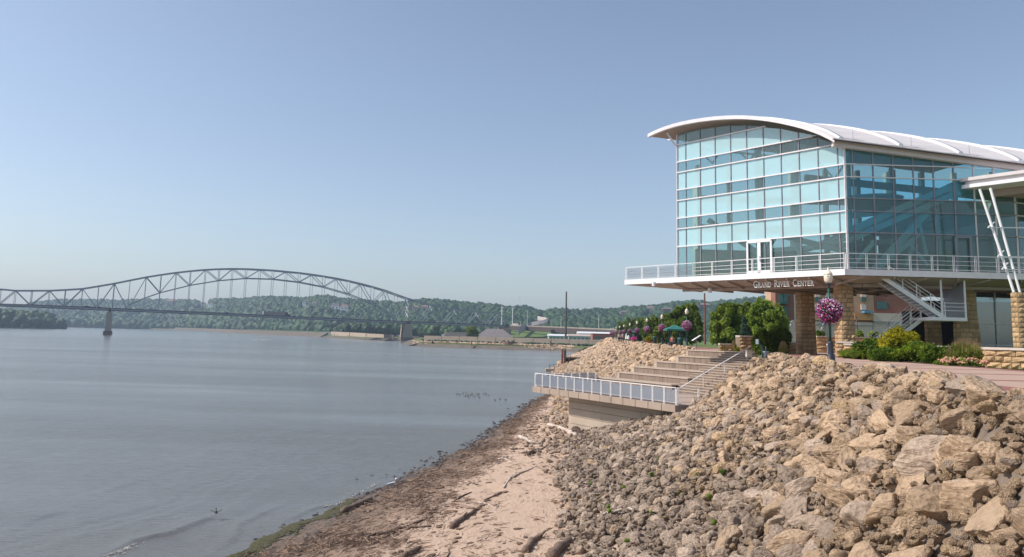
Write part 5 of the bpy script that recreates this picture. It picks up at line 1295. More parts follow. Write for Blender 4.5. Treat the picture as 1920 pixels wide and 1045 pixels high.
# ------------------------------------------------------------------ shrubs by the wall
bush('juniper_shrub', 'dark green spreading juniper left of the golden shrub', 1600, 1678, 636, 674, 46.0, leafE, 6500, .13, 31)
bush('golden_shrub', 'rounded golden yellow shrub, brightest of the bed', 1644, 1726, 618, 678, 43.6, leafC, 9000, .11, 32, lob=22)
bush('juniper_shrub', 'dark layered juniper right of the golden shrub', 1688, 1780, 637, 686, 41.6, leafE, 9000, .12, 33, lob=18, flat=.6)
bush('low_shrub', 'bright green mounded shrub beside the fountain grass', 1722, 1790, 647, 689, 39.4, leafE, 6000, .10, 34)
bush('low_shrub', 'low green shrub at the front of the bed below the golden shrub', 1622, 1706, 652, 684, 42.2, leafE, 5000, .10, 35)
bush('low_shrub', 'bright little groundcover tuft at the bed edge left of the pink flowers', 1750, 1776, 678, 688, 37.4, leafA, 700, .08, 36)
grass_clump('fountain_grass', 'round clump of fountain grass with pinkish haze of seed heads', 1776, 1846, 634, 684, 38.2, (leafA, plume), 4200, seed=41, spread=.9, pk=9)
grass_clump('bed_grass', 'low grassy planting at the foot of the second pillar', 1566, 1612, 655, 674, 47.6, (leafA, plume), 900, seed=42, plumes=False)
grass_clump('bed_grass', 'short grass between the lamp post and the dark juniper', 1590, 1632, 657, 676, 46.2, (leafA, plume), 900, seed=43, plumes=False)
for k, (u0, u1, lab) in enumerate(((1768, 1800, 'left clump of dusty pink stonecrop flowers at the bed edge'), (1796, 1838, 'middle clump of dusty pink stonecrop flowers below the fountain grass'), (1834, 1874, 'right clump of dusty pink stonecrop flowers against the stone wall'))):
    Y = 36.6-.5*k; r_ = bush('stonecrop', lab, u0, u1, 671+1.5*k, 690, Y, leafA, 900, .10, 50+k, cat='flowers', zb=W_)
    rr = random.Random(60+k); fl = MB(); a, b = at(u0, 690, Y), at(u1, 690, Y); top = at((u0+u1)/2, 671+1.5*k, Y).z
    for j in range(90):
        f = rr.random(); x = a.x+(b.x-a.x)*f; yy = Y+rr.uniform(-.5, .4); e = (f-.5)*2; z = W_+(top-W_)*math.sqrt(max(.1, 1-e*e*.6))*rr.uniform(.5, 1.05); fl.lathe((x, yy, z), [(.01, -.02), (.055, .0), (.05, .035), (.01, .05)], 6)
    fl.build('flower_heads', sedum, r_)
# hedge and grasses by the stone pier
bush('clipped_hedge', 'dark green clipped yew hedge, left half beside the stone pier', 1410, 1452, 621, 662, 59.5, leafH, 9000, .16, 71, cat='hedge', lob=20)
bush('clipped_hedge', 'dark green clipped yew hedge, right half spreading toward the first pillar', 1436, 1488, 618, 661, 60.5, leafH, 9500, .16, 72, cat='hedge', lob=20)
grass_clump('feather_grass', 'upright tan feather grass in front of the clipped hedge', 1456, 1482, 640, 664, 59.2, (leafA, plume), 900, seed=73, spread=.5)
grass_clump('feather_grass', 'small tan feather grass left of the square stone pier', 1369, 1382, 637, 655, 66.2, (leafA, plume), 400, seed=74, spread=.4)
grass_clump('feather_grass', 'low tan grass at the left end of the planter wall', 1350, 1360, 646, 656, 66.2, (leafA, plume), 300, seed=75, spread=.5)
bush('yellow_flowers', 'small yellow flowering plant at the foot of the stone pier', 1379, 1388, 651, 656, 65.6, leafC, 500, .08, 76, cat='flowers')
for k, (u0, u1) in enumerate(((1528, 1546), (1602, 1622), (1626, 1650))):
    bush('potted_flowers', ('green and red flower bed on top of the retaining wall, left of the first gap', 'green and red flower bed on the retaining wall, right of the second pillar', 'green and red flower bed on top of the retaining wall, behind the escape stair')[k], u0, u1, 621, 634, 74, leafA, 1300, .18, 80+k, cat='flowers', zb=at(1600, 635, 74).z)
# ------------------------------------------------------------------ trees beyond the steps
G = 'trees beyond the river steps'
tree('maple_tree', 'dark green rounded maple behind the green shelter', 1252, 1322, 567, 649, 128, leafB, 13000, .32, G, 1)
tree('ash_tree', 'lighter green tree left of the rounded maple', 1208, 1278, 588, 646, 142, leafA, 10000, .34, G, 2)
tree('maple_tree', 'dark spreading tree behind the second shelter', 1154, 1226, 598, 642, 230, leafB, 7000, .5, G, 3)
tree('ash_tree', 'small dark tree in the gap between the two left trees', 1198, 1232, 603, 643, 200, leafB, 3000, .42, G, 4)
tree('locust_tree', 'yellow green feathery locust tree, left of the group', 1322, 1396, 567, 653, 92, leafA, 8500, .28, G, 5)
tree('locust_tree', 'tall bright green locust tree in the middle of the group', 1350, 1436, 561, 652, 98, leafA, 11000, .28, G, 6)
tree('locust_tree', 'dense green locust tree just left of the brick hotel', 1392, 1476, 559, 652, 96, leafA, 12000, .28, G, 7)
tree('locust_tree', 'dark green locust tree overlapping the hotel corner', 1424, 1482, 575, 652, 90, leafA, 8000, .24, G, 8)
tree('spruce_tree', 'small blue green spruce in front of the locust trees', 1379, 1412, 594, 652, 84, leafD, 3600, .22, G, 9, 'cone')
tree('spruce_tree', 'little spruce beside the hotel entrance', 1462, 1486, 605, 650, 96, leafD, 1800, .24, G, 10, 'cone')
# ------------------------------------------------------------------ promenade furniture
def shelter(label, u0, u1, v0, v1, vb, Y):
    a, b = at(u0, v1, Y), at(u1, v1, Y); cx = (a.x+b.x)/2; hw = (b.x-a.x)/2; ze = a.z; zt = at((u0+u1)/2, v0, Y).z
    r = thing('green_shelter', label, 'shelter', (cx, Y, W_), 'green roofed promenade shelters')
    n = 4; zm = ze+(zt-ze)*.9
    base = [Vector((cx-hw, Y-hw, ze)), Vector((cx+hw, Y-hw, ze)), Vector((cx+hw, Y+hw, ze)), Vector((cx-hw, Y+hw, ze))]; apex = Vector((cx, Y, zt))
    mb = MB()
    for i in range(4): mb.quad(base[i], base[(i+1) % 4], apex)
    mb.quad(*base[::-1]); rf = mb.build('roof', MATS['green_roof'], r)
    for i in range(4): MB().bar(base[i]+Vector((0, 0, -.12)), base[(i+1) % 4]+Vector((0, 0, -.12)), .12, .2).build('fascia', MATS['green_roof'], rf)
    for sx in (-1, 1):
        for sy in (-1, 1): MB().bar((cx+sx*hw*.5, Y+sy*hw*.5, W_), (cx+sx*hw*.5, Y+sy*hw*.5, ze), .16).build('post', greenpaint, r)
    MB().box((cx, Y, W_+.35), (1.6, .5, .7)).build('brick_base', redbrick, r)
    MB().bar((cx-hw*.5, Y-hw*.5, W_+2.1), (cx+hw*.5, Y-hw*.5, W_+2.1), .06).build('beam', greenpaint, r); return r
simple('green_roof', (.035, .19, .155), (.025, .14, .115), .45, scale=2.)
shelter('green roofed promenade shelter between the second and third lamp posts', 1248, 1283, 609, 617, 648, 97)
shelter('small far shelter with green roof beyond the lamp posts', 1180, 1192, 619.5, 622.5, 640, 190)
def bin_(label, u, Y, h=.95):
    x = at(u, 640, Y).x; r = thing('litter_bin', label, 'litter bin', (x, Y, W_)); MB().lathe((x, Y, W_), [(.26, 0), (.32, .1), (.34, h*.8), (.36, h*.86), (.22, h)], 12).build('body', greenpaint, r, True)
    MB().lathe((x, Y, W_+h*.8), [(.37, 0), (.37, .08)], 12).build('rim', darkgreen, r)
bin_('green round litter bin beside the shelter and second lamp post', 1275.5, 90, 1.1); bin_('green litter bin by the grass beyond the shelter', 1227.5, 121, 1.3)
x = at(1555.5, 640, 44).x; r = thing('ash_bollard', 'pale grey metal bollard bin behind the nearest lamp post', 'bollard', (x-.04, 44, W_)); zt = at(1555, 645, 44).z-W_
MB().lathe((x-.04, 44, W_), [(.14, 0), (.14, .04), (.10, .06), (.10, zt*.86), (.13, zt*.88), (.13, zt)], 14).build('body', mullm, r, True); MB().lathe((x-.04, 44, W_+zt*.88), [(.135, 0), (.135, .05)], 14).build('lid', steelgrey, r)
Yp = 80; sg = at(1305.5, 634, Yp); r = thing('information_panel', 'slanted white information panel on a dark post on the lawn', 'information panel', (sg.x, Yp, W_))
MB().bar((sg.x, Yp, W_), (sg.x, Yp, sg.z-.1), .08).build('post', mulld, r); MB().bar((sg.x-.42, Yp, sg.z-.28), (sg.x+.42, Yp, sg.z+.28), .7, .05).build('panel', whiterail, r)
Yp = 47; q = at(1430, 672, Yp); r = thing('reading_post', 'dark green slanted sign post at the crest left of the nearest lamp', 'sign post', (q.x, Yp, W_)); z2 = at(1430, 650, Yp).z
MB().bar((q.x, Yp, W_-.1), (q.x, Yp, z2), .09).build('post', greenpaint, r); MB().bar((q.x, Yp, z2), (at(1420, 641, Yp).x, Yp, at(1420, 641, Yp).z), .10).build('arm', greenpaint, r)
MB().bar((at(1420, 641, Yp).x, Yp-.25, at(1420, 641, Yp).z), (at(1420, 641, Yp).x, Yp+.25, at(1420, 641, Yp).z), .05, .3).build('sign_plate', steelgrey, r)
q = at(1436, 670, Yp); r = thing('drinking_fountain', 'squat dark drinking fountain beside the slanted sign post', 'drinking fountain', (q.x, Yp, W_-.1))
MB().lathe((q.x, Yp, W_-.1), [(.10, 0), (.08, .2), (.20, .35), (.22, .42), (.05, .44)], 12).build('bowl', steelgrey, r, True); MB().tube((q.x, Yp, W_+.3), (q.x, Yp, at(1436, 650, Yp).z), .03, .03, 6).build('pipe', steelgrey, r)
for u, v, Y, lab in ((1605, 594, 66, 'curved black path light right of the second pillar'), (1548, 607, 66, 'curved black path light behind the flower basket'), (1489, 601, 70, 'thin black lamp pole left of the first pillar')):
    x = at(u, 640, Y).x+.15; zt = at(u, v, Y).z; r = thing('path_light', lab, 'path light', (x, Y, W_)); P = [(x, Y, W_), (x, Y, zt-.3), (x-.05, Y, zt-.05), (x-.22, Y, zt), (x-.38, Y, zt-.12), (x-.4, Y, zt-.3)]
    MB().path(P, [.04]*6, 6).build('pole', mulld, r, True); MB().lathe((x-.4, Y, zt-.5), [(.14, 0), (.12, .1), (.04, .22)], 10).build('shade', mulld, r)
# tub planters with flowers and people further down the promenade
for u, v, Y, lab in ((1153, 639, 150, 'round terracotta tub of flowers, left of two on the far promenade'), (1173.5, 643, 118, 'round terracotta tub of flowers, right of two, near the people')):
    x = max(at(u, 640, Y).x, float(Xc(Y))+1.); r = thing('flower_tub', lab, 'planter', (x, Y, W_)); MB().lathe((x, Y, W_), [(.4, 0), (.6, .5), (.66, .55)], 12).build('tub', simple('terracotta', (.42, .13, .08), None, .8) if 'terracotta' not in MATS else MATS['terracotta'], r, True)
    leafobj('flowers', 500, [((x, Y, W_+.75), (.65, .65, .4))], .16, petalp if Y > 130 else leafC, r, 9)
def person(label, u, Y, shirt, pants=clothd, h=1.72, sit=False, face=0., arm=.12):
    x = at(u, 640, Y).x; r = thing('person', label, 'person', (x, Y, W_ if not sit else W_)); s = h/1.72; dz = -.38 if sit else 0
    J = {'pel': (0, 0, .92), 'ch': (0, 0, 1.25), 'nk': (0, 0, 1.45), 'hd': (0, .01, 1.6), 'ht': (0, 0, 1.7), 'lh': (-.10, 0, .88), 'lk': (-.11, .03, .5), 'lf': (-.11, -.02, .07), 'lt': (-.12, .13, .03),
         'rh': (.10, 0, .88), 'rk': (.13, .10, .5), 'rf': (.13, -.08, .08), 'rt': (.14, .08, .03), 'ls': (-.19, 0, 1.4), 'le': (-.25, .02, 1.13), 'lw': (-.24, arm, .9), 'rs': (.19, 0, 1.4), 're': (.25, -.02, 1.13), 'rw': (.24, arm*1.5, .92)}
    if sit: J.update(lk=(-.11, .42, .88), lf=(-.11, .45, .46), lt=(-.12, .58, .43), rk=(.13, .42, .88), rf=(.13, .45, .46), rt=(.14, .58, .43))
    Ed = [('pel', 'ch'), ('ch', 'nk'), ('nk', 'hd'), ('hd', 'ht'), ('pel', 'lh'), ('lh', 'lk'), ('lk', 'lf'), ('lf', 'lt'), ('pel', 'rh'), ('rh', 'rk'), ('rk', 'rf'), ('rf', 'rt'), ('ch', 'ls'), ('ls', 'le'), ('le', 'lw'), ('ch', 'rs'), ('rs', 're'), ('re', 'rw')]
    Rd = dict(pel=.14, ch=.15, nk=.055, hd=.095, ht=.07, lh=.09, lk=.06, lf=.045, lt=.035, rh=.09, rk=.06, rf=.045, rt=.035, ls=.06, le=.042, lw=.032, rs=.06, re=.042, rw=.032)
    def grown(nm, keys, mat, gr=1.):
        ks = list(keys); me = bpy.data.meshes.new(nm); me.from_pydata([tuple(Vector(J[k])*s+Vector((0, 0, dz))) for k in ks], [(ks.index(a), ks.index(b)) for a, b in Ed if a in ks and b in ks], [])
        o = bpy.data.objects.new(nm+'_tmp', me); col.objects.link(o); md = o.modifiers.new('s', 'SKIN')
        for i, k in enumerate(ks): me.skin_vertices[0].data[i].radius = (Rd[k]*s*gr,)*2; me.skin_vertices[0].data[i].use_root = (i == 0)
        o.modifiers.new('u', 'SUBSURF').levels = 1
        dg = bpy.context.evaluated_depsgraph_get(); m2 = bpy.data.meshes.new_from_object(o.evaluated_get(dg)); bpy.data.objects.remove(o); m2.materials.clear()
        for f in m2.polygons: f.use_smooth = True
        return link_mesh(nm, m2, mat, r, (0, 0, 0), (0, 0, face))
    grown('body', J.keys(), skinm); grown('shirt', ['pel', 'ch', 'ls', 'rs', 'le', 're'], shirt, 1.18); grown('trousers', ['pel', 'lh', 'lk', 'lf', 'rh', 'rk', 'rf'], pants, 1.15)
    hm = blob_mesh('hair', 2, .05, 2, 5); hm.transform(Matrix.Translation((0, -.015, 1.66*s+dz)) @ Matrix.Diagonal((.1, .11, .08, 1))); link_mesh('hair', hm, hairm, r, (0, 0, 0), (0, 0, face))
    return r
person('person in a blue shirt walking on the far promenade among the lamp posts', 1167.4, 125, clothb, face=2.8)
person('person in a pale shirt walking ahead of the blue shirted person', 1160.7, 150, clothw, face=3.1)
person('person in a red shirt beside the pale shirted walker', 1162.8, 155, clothr, face=.2)
person('person in dark clothes under the far small shelter', 1187.5, 150, clothb, clothd, face=1.2)
sb = thing('bench', 'dark bench in front of the green shelter', 'bench', (at(1263, 640, 92).x, 92, W_)); bx = at(1263, 640, 92).x
MB().box((bx, 92, W_+.43), (1.5, .45, .06)).build('seat', greenpaint, sb); MB().box((bx, 92.22, W_+.7), (1.5, .05, .4)).build('backrest', greenpaint, sb)
for s_ in (-.65, .65): MB().box((bx+s_, 92, W_+.2), (.06, .42, .4)).build('leg', mulld, sb)
person('person in a pinkish top sitting on the bench left of the shelter', 1260.5, 91.95, clothr, sit=True, face=2.9)
for u, vt, Y, lab in ((1167.8+6.5, 625, 140, 'left white folded parasol on the far promenade'), (1178.2, 629, 135, 'right, shorter white folded parasol on the far promenade')):
    x = at(u, 640, Y).x; zt = at(u, vt, Y).z; r = thing('folded_parasol', lab, 'parasol', (x, Y, W_)); MB().lathe((x, Y, W_+.7), [(.22, 0), (.16, .5), (.04, zt-W_-.7)], 8).build('canopy', whiterail, r); MB().tube((x, Y, W_), (x, Y, W_+.8), .03).build('pole', mulld, r)
for u, v0, v1, Y, w_, lab in ((1321, 550, 640, 150, .22, 'tall rusty brown pole rising beyond the locust trees'),):
    q = at(u, v0, Y); r = thing('utility_pole', lab, 'pole', (q.x, Y, W_)); MB().tube((q.x, Y, W_), (q.x, Y, q.z), w_, w_*.7, 8).build('pole', simple('rusty_pole', (.20, .09, .08), None, .8), r); MB().bar((q.x-.5, Y, q.z-3.5), (q.x+.5, Y, q.z-3.2), .08).build('bracket', steelgrey, r)
# a gull standing at the water's edge, ducks on the river, a small bird
def bird(name, label, p, s, mat, cat, group=None, head=1, face=0., wings=False, legs=True):
    r = thing(name, label, cat, p, group); M_ = Matrix.Translation(p) @ Matrix.Rotation(face, 4, 'Z')
    def add(nm, me, mt): me.transform(Matrix.Rotation(face, 4, 'Z')); return link_mesh(nm, me, mt, r)
    b_ = MB(); lz = .28 if legs else .02
    b_.path([Vector(q)*s for q in ((-.55, 0, .10+lz), (-.35, 0, .13+lz), (0, 0, .16+lz), (.28, 0, .24+lz), (.38, 0, .42+lz), (.42, 0, .56+lz), (.50, 0, .57+lz), (.62, 0, .54+lz))], [.02*s, .09*s, .17*s, .13*s, .065*s, .085*s, .06*s, .012*s], 8); b_.sm = True
    add('body', b_.mesh('body'), mat)
    if wings:
        w_ = MB(); w_.quad((.1*s, .08*s, .42*s), (.15*s, .6*s, .75*s), (-.1*s, .75*s, .8*s), (-.2*s, .1*s, .42*s)); w_.quad((.1*s, -.08*s, .42*s), (.15*s, -.6*s, .7*s), (-.1*s, -.75*s, .72*s), (-.2*s, -.1*s, .42*s)); add('wings', w_.mesh('wings'), mat)
    else:
        w_ = MB(); w_.path([Vector(q)*s for q in ((.15, .13, .24+lz), (-.1, .15, .22+lz), (-.6, .06, .14+lz))], [.05*s, .1*s, .02*s], 6); w_.path([Vector(q)*s for q in ((.15, -.13, .24+lz), (-.1, -.15, .22+lz), (-.6, -.06, .14+lz))], [.05*s, .1*s, .02*s], 6); add('wings', w_.mesh('wings'), steelgrey if mat == whiterail else mat)
    if legs and not wings:
        l_ = MB(); l_.tube((0, .05*s, 0), (0, .05*s, .2*s), .015*s); l_.tube((0, -.05*s, 0), (0, -.05*s, .2*s), .015*s); add('legs', l_.mesh('legs'), sedum)
    return r
p = atz(733, 918, .02); bird('gull', 'white gull standing in the shallows at the water edge', p, .62, whiterail, 'gull', face=.6)
p = atz(405, 968, .15); bird('small_bird', 'small dark bird flying low over the water near the shore', p, .35, darkvoid, 'bird', wings=True, face=2.)
duckm = simple('duck_brown', (.10, .07, .05), (.05, .035, .03), .8)
order_words = 'first second third fourth fifth sixth seventh eighth ninth tenth eleventh twelfth thirteenth fourteenth fifteenth sixteenth seventeenth eighteenth nineteenth twentieth twenty-first twenty-second'.split()
duck_px = [(862, 741), (874, 737.5), (873, 743.5), (877, 740.5), (877.5, 743), (879, 746), (882, 741.5), (885.5, 739), (886.5, 742.5), (893.5, 739.8), (896, 742.8), (897.5, 739.5), (899, 746), (906.5, 739.5), (911, 739.6), (928, 751), (937.5, 749), (948, 750.5), (857, 740), (868, 738), (890, 745), (916, 742)]
for k, (u, v) in enumerate(duck_px):
    p = atz(u, v, 0); bird('duck', 'x', p, .30, duckm, 'duck', 'ducks floating on the river off the beach', face=rnd.uniform(0, 6), legs=False)['label'] = 'small brown duck, %s from the left in the river flock' % order_words[sorted(range(22), key=lambda i: duck_px[i][0]).index(k)]
# small timber dock and green rails at the foot of the far bank
dk = at(1058, 684, 200); r = thing('timber_dock', 'dark timber and steel landing at the foot of the far rock bank', 'dock', (dk.x+2, 200, 0)); x0, x1 = at(1058, 670, 200).x, at(1090, 670, 200).x; zt = at(1058, 670, 200).z
MB().box(((x0+x1)/2, 202, zt-.15), (x1-x0, 6, .35)).build('deck', woodm, r)
for k in range(5): x = x0+(x1-x0)*k/4; MB().box((x+.12, 199.2, (zt-.3-1)/2), (.45, .4, zt+.7)).build('pile', wooddark, r)
MB().box(((x0+x1)/2, 204, (zt-.35)/2), (x1-x0-.4, .3, zt-.4)).build('bulkhead', wooddark, r)
for k in range(2): x = x0-.6+.7*k; MB().tube((x, 199, -1), (x, 199, at(1058, 655, 200).z), .28, .28, 8).build('mooring_pile', simple('red_pile', (.30, .08, .05), (.16, .07, .05), .85) if k == 0 else wooddark, r)
r = thing('dock_railing', 'small green pipe railing on the ledge by the water beyond the platform', 'railing', (at(1035, 690, 185).x, 185, 1)); zz0 = at(1035, 692, 185).z
MB().box((at(1050, 690, 187).x, 187, zz0-.3), (7, 5, .6)).build('ledge', conc, r)
for k in range(4): x = at(1030+k*9, 690, 185).x; MB().bar((x, 185, zz0), (x, 185, zz0+1.1), .09).build('rail_post', greenpaint, r)
for h in (1.1, .6): MB().bar((at(1030, 690, 185).x, 185, zz0+h), (at(1057, 690, 185).x, 185, zz0+h), .06).build('rail_bar', greenpaint, r)
# rust coloured rock outcrops on the far bank
for k, (u, v, Y) in enumerate(((1099, 675, 190), (1104, 656, 300), (1090, 663, 260), (1225, 672, 92))):
    pass
# ------------------------------------------------------------------ the through-arch truss bridge
AX = Vector((.891, .454, 0)).normalized(); BP = Vector((at(766, 620, 750).x, 750, 0)); NX = Vector((-AX.y, AX.x, 0))
def bt(u):   # distance along the bridge line seen at pixel column u
    lo, hi = -700., 400.
    for _ in range(50):
        m_ = (lo+hi)/2; q = BP+AX*m_
        if q.y < 5 or px((q.x, q.y, 25))[0] < u: lo = m_
        else: hi = m_
    return lo
def bpt(u, v, off=0):
    t_ = bt(u); q = BP+AX*t_; z = at(u, v, q.y).z; return Vector((q.x, q.y, z))+NX*off
brg = thing('arch_bridge', 'long grey steel truss bridge with a high arched span across the river', 'bridge', (BP.x-150, BP.y-70, 0))
tops = [(-83, 548), (-50, 545), (-25, 543.5), (0, 542.5), (26, 545), (57, 545), (90, 545), (120, 543.5), (152, 541.5), (182, 536.5), (211, 531.5), (240, 525.5), (270, 519.5), (298, 515), (326, 511), (353, 508), (381, 505.5), (407, 504.3), (432, 503.8), (458, 504.3), (484, 505.5), (509, 507), (534, 509.3), (559, 511.8), (583, 514.8), (606, 518.3), (630, 522.3), (653, 527), (676, 532.3), (699, 538.5), (722, 545), (744, 553), (766, 560.5), (788, 566.5), (810, 572.5), (836, 578), (856, 580.5), (876, 583), (897, 585), (916, 585.6), (935, 586)]
decks = [(-150, 566), (0, 571.5), (60, 573), (120, 575.5), (211, 579.5), (300, 583.5), (400, 587.5), (500, 592.5), (600, 597), (700, 601.5), (766, 604), (860, 607.6), (957, 611.5), (1060, 615.5), (1150, 619.5)]
def dv(u): return float(np.interp(u, *zip(*decks)))
arch = [(240, 573), (255, 566), (270, 559), (298, 549), (353, 535), (407, 526), (458, 521.8), (509, 523.2), (559, 529), (606, 538), (653, 551.5), (699, 569), (722, 581), (744, 598)]
def av(u): return float(np.interp(u, *zip(*arch)))
main = [u for u, _ in tops if 211 <= u <= 766]
bot_nodes = [298, 353, 407, 458, 509, 559, 606, 653, 699]
WB = 9.5
def member(name, a, b, w_=.9, h_=None, mat=steelgrey, parent=None): return MB().bar(a, b, w_*.84, (h_ or w_)*.84).build(name, mat, parent or brg)
tv = dict(tops)
for off in (0, WB):
    tr = thing('x', 'x', 'x') if False else None
    P_ = lambda u, v: bpt(u, v, off)
    for (u0, v0), (u1, v1) in zip(tops[:-1], tops[1:]): member('top_chord', P_(u0, v0), P_(u1, v1), .9, 1.25)
    for u0, u1 in zip([u for u, _ in arch[:-1]], [u for u, _ in arch[1:]]): member('arch_chord', P_(u0, av(u0)), P_(u1, av(u1)), .8, .9)
    us_ = [u for u, _ in tops]+[957]
    for u0, u1 in zip(us_[:-1], us_[1:]): member('bottom_chord', P_(u0, dv(u0)+1.2), P_(u1, dv(u1)+1.2), .7, 1.4)
    for u in main[1:-1]:
        member('vertical', P_(u, tv[u]), P_(u, av(u) if 250 < u < 735 and u in bot_nodes or (270 <= u <= 722 and u in bot_nodes) else (dv(u) if u not in (270, 722) else av(u))), .42 if u in bot_nodes else .34)
        if u in bot_nodes: member('hanger', P_(u, av(u)), P_(u, dv(u)), .34)
    seq = []
    for u in main:
        i = main.index(u)
    zig = [211, 240, 270]+[298, 326, 353, 381, 407, 432, 458, 484, 509, 534, 559, 583, 606, 630, 653, 676, 699]+[722, 744, 766]
    for u0, u1 in zip(zig[:-1], zig[1:]):
        def nodept(u):
            if u in (240, 744): return P_(u, dv(u)+.5)
            if u in bot_nodes: return P_(u, av(u))
            return P_(u, tv[u])
        member('diagonal', nodept(u0), nodept(u1), .62)
    side = [(211, 1), (182, 0), (152, 1), (120, 0), (90, 1), (57, 0), (26, 1), (-3, 0), (-25, 1), (-50, 0), (-83, 1)]
    for (u0, k0), (u1, k1) in zip(side[:-1], side[1:]): member('diagonal', P_(u0, float(np.interp(u0, *zip(*tops))) if k0 else dv(u0)), P_(u1, float(np.interp(u1, *zip(*tops))) if k1 else dv(u1)), .62)
    for u, k_ in side: member('vertical', P_(u, float(np.interp(u, *zip(*tops)))), P_(u, dv(u)), .75 if u == 211 else (.42 if not k_ else .3))
    side = [(766, 1), (792, 0), (810, 1), (835.6, 0), (856, 1), (877, 0), (897, 1), (917, 0), (935, 1), (957, 0)]
    for (u0, k0), (u1, k1) in zip(side[:-1], side[1:]): member('diagonal', P_(u0, float(np.interp(u0, *zip(*tops))) if k0 else dv(u0)), P_(u1, float(np.interp(u1, *zip(*tops))) if k1 else dv(u1)), .7)
    for u, k_ in side[:-1]: member('vertical', P_(u, float(np.interp(u, *zip(*tops)))), P_(u, dv(u)), .8 if u == 766 else .42)
# sway bracing between the trusses
for u, _ in tops:
    if u < -60: continue
    v = tv[u]; a, b = bpt(u, v), bpt(u, v, WB); member('cross_strut', a, b, .45)
    if u in bot_nodes or u in (766, 211, 810, 856, 897, 835, 744, 722):
        dp = 3.2 if u in bot_nodes else 5.5
        if u == 766:
            for zz_ in (0, 6.5, 13): member('sway_brace', a-Vector((0, 0, zz_)), b-Vector((0, 0, min(zz_+6.5, 18))), .5, .5, bridgelight); member('sway_brace', b-Vector((0, 0, zz_)), a-Vector((0, 0, min(zz_+6.5, 18))), .5, .5, bridgelight)
        else: member('sway_brace', a, b-Vector((0, 0, dp)), .28, .28, bridgelight); member('sway_brace', b, a-Vector((0, 0, dp)), .28, .28, bridgelight)
for u, w2 in zip([u for u, _ in tops[:-1]], [u for u, _ in tops[1:]]):
    if u >= -25: member('lateral_brace', bpt(u, tv[u]), bpt(w2, tv[w2], WB), .22)
ud = [-150]+list(range(-100, 960, 40))+[957]
for u0, u1 in zip(ud[:-1], ud[1:]):
    a, b, c_, d_ = bpt(u0, dv(u0)), bpt(u1, dv(u1)), bpt(u1, dv(u1), WB), bpt(u0, dv(u0), WB); T_ = Vector((0, 0, 1.5)); e_ = NX*.9
    MB().hexa([a+e_-T_, b+e_-T_, c_-e_-T_, d_-e_-T_], [a+e_, b+e_, c_-e_, d_-e_]).build('roadway', deckbrown, brg)
    MB().bar(a+e_+Vector((0, 0, .9)), b+e_+Vector((0, 0, .9)), .12, .12).build('parapet_rail', deckbrown, brg)
    MB().bar(a+e_+Vector((0, 0, .35)), b+e_+Vector((0, 0, .35)), .1, .7).build('parapet', deckbrown, brg)
def pier(u, v_top, v_bot_wide, hw_t, hw_b, arch_, label, Y0):
    t_ = bt(u); q = BP+AX*t_+NX*WB/2; r = thing('bridge_pier', label, 'bridge pier', (q.x, q.y, 0)); zt = at(u, v_top, (BP+AX*t_).y).z
    L2 = WB/2+1.4
    def ring(a_, l_, z): return [q+AX*a_+NX*l_+Vector((0, 0, z)), q+AX*a_-NX*l_+Vector((0, 0, z)), q-AX*a_-NX*l_+Vector((0, 0, z)), q-AX*a_+NX*l_+Vector((0, 0, z))][::-1]
    if not arch_: MB().hexa(ring(hw_b, L2+.6, 3), ring(hw_t, L2, zt)).build('shaft', pierc, r)
    else:
        for s_ in (-1, 1):
            c_ = q+NX*s_*(L2-1.7); MB().hexa([c_+AX*hw_b*i+NX*1.9*j+Vector((0, 0, 3)) for i, j in ((-1, -1), (1, -1), (1, 1), (-1, 1))], [c_+AX*hw_t*i+NX*1.7*j+Vector((0, 0, zt-3.2)) for i, j in ((-1, -1), (1, -1), (1, 1), (-1, 1))]).build('leg', pierc, r)
        MB().hexa(ring(hw_t, L2, zt-3.2), ring(hw_t, L2, zt)).build('cap', pierc, r)
        MB().hexa([q+AX*(hw_b*.2)*i+NX*(L2-1)*j+Vector((0, 0, 3)) for i, j in ((-1, -1), (1, -1), (1, 1), (-1, 1))], [q+AX*hw_b*.2*i+NX*(L2-1)*j+Vector((0, 0, zt-3.3)) for i, j in ((-1, -1), (1, -1), (1, 1), (-1, 1))]).build('web_wall', deckbrown, r)
    MB().hexa(ring(hw_b+1.0, L2+1.6, -2), ring(hw_b+.8, L2+1.4, 3.2)).build('footing', simple('pier_footing', (.20, .14, .11), (.12, .09, .075), .9, scale=.4) if 'pier_footing' not in MATS else MATS['pier_footing'], r)
    MB().hexa(ring(hw_t*.5, L2*.9, zt), ring(hw_t*.35, L2*.9, zt+2.6)).build('bearing', deckbrown, r)
pier(207, 585, 628, 2.0, 2.5, False, 'tapered concrete bridge pier standing in the river at left', 0)
pier(766, 607.5, 645, 3.6, 4.4, True, 'wide concrete bridge pier with an arched opening at the right end of the arch', 0)
pier(949, 614.5, 636, 4.2, 4.6, True, 'concrete pier on the shore where the truss meets the viaduct', 0)
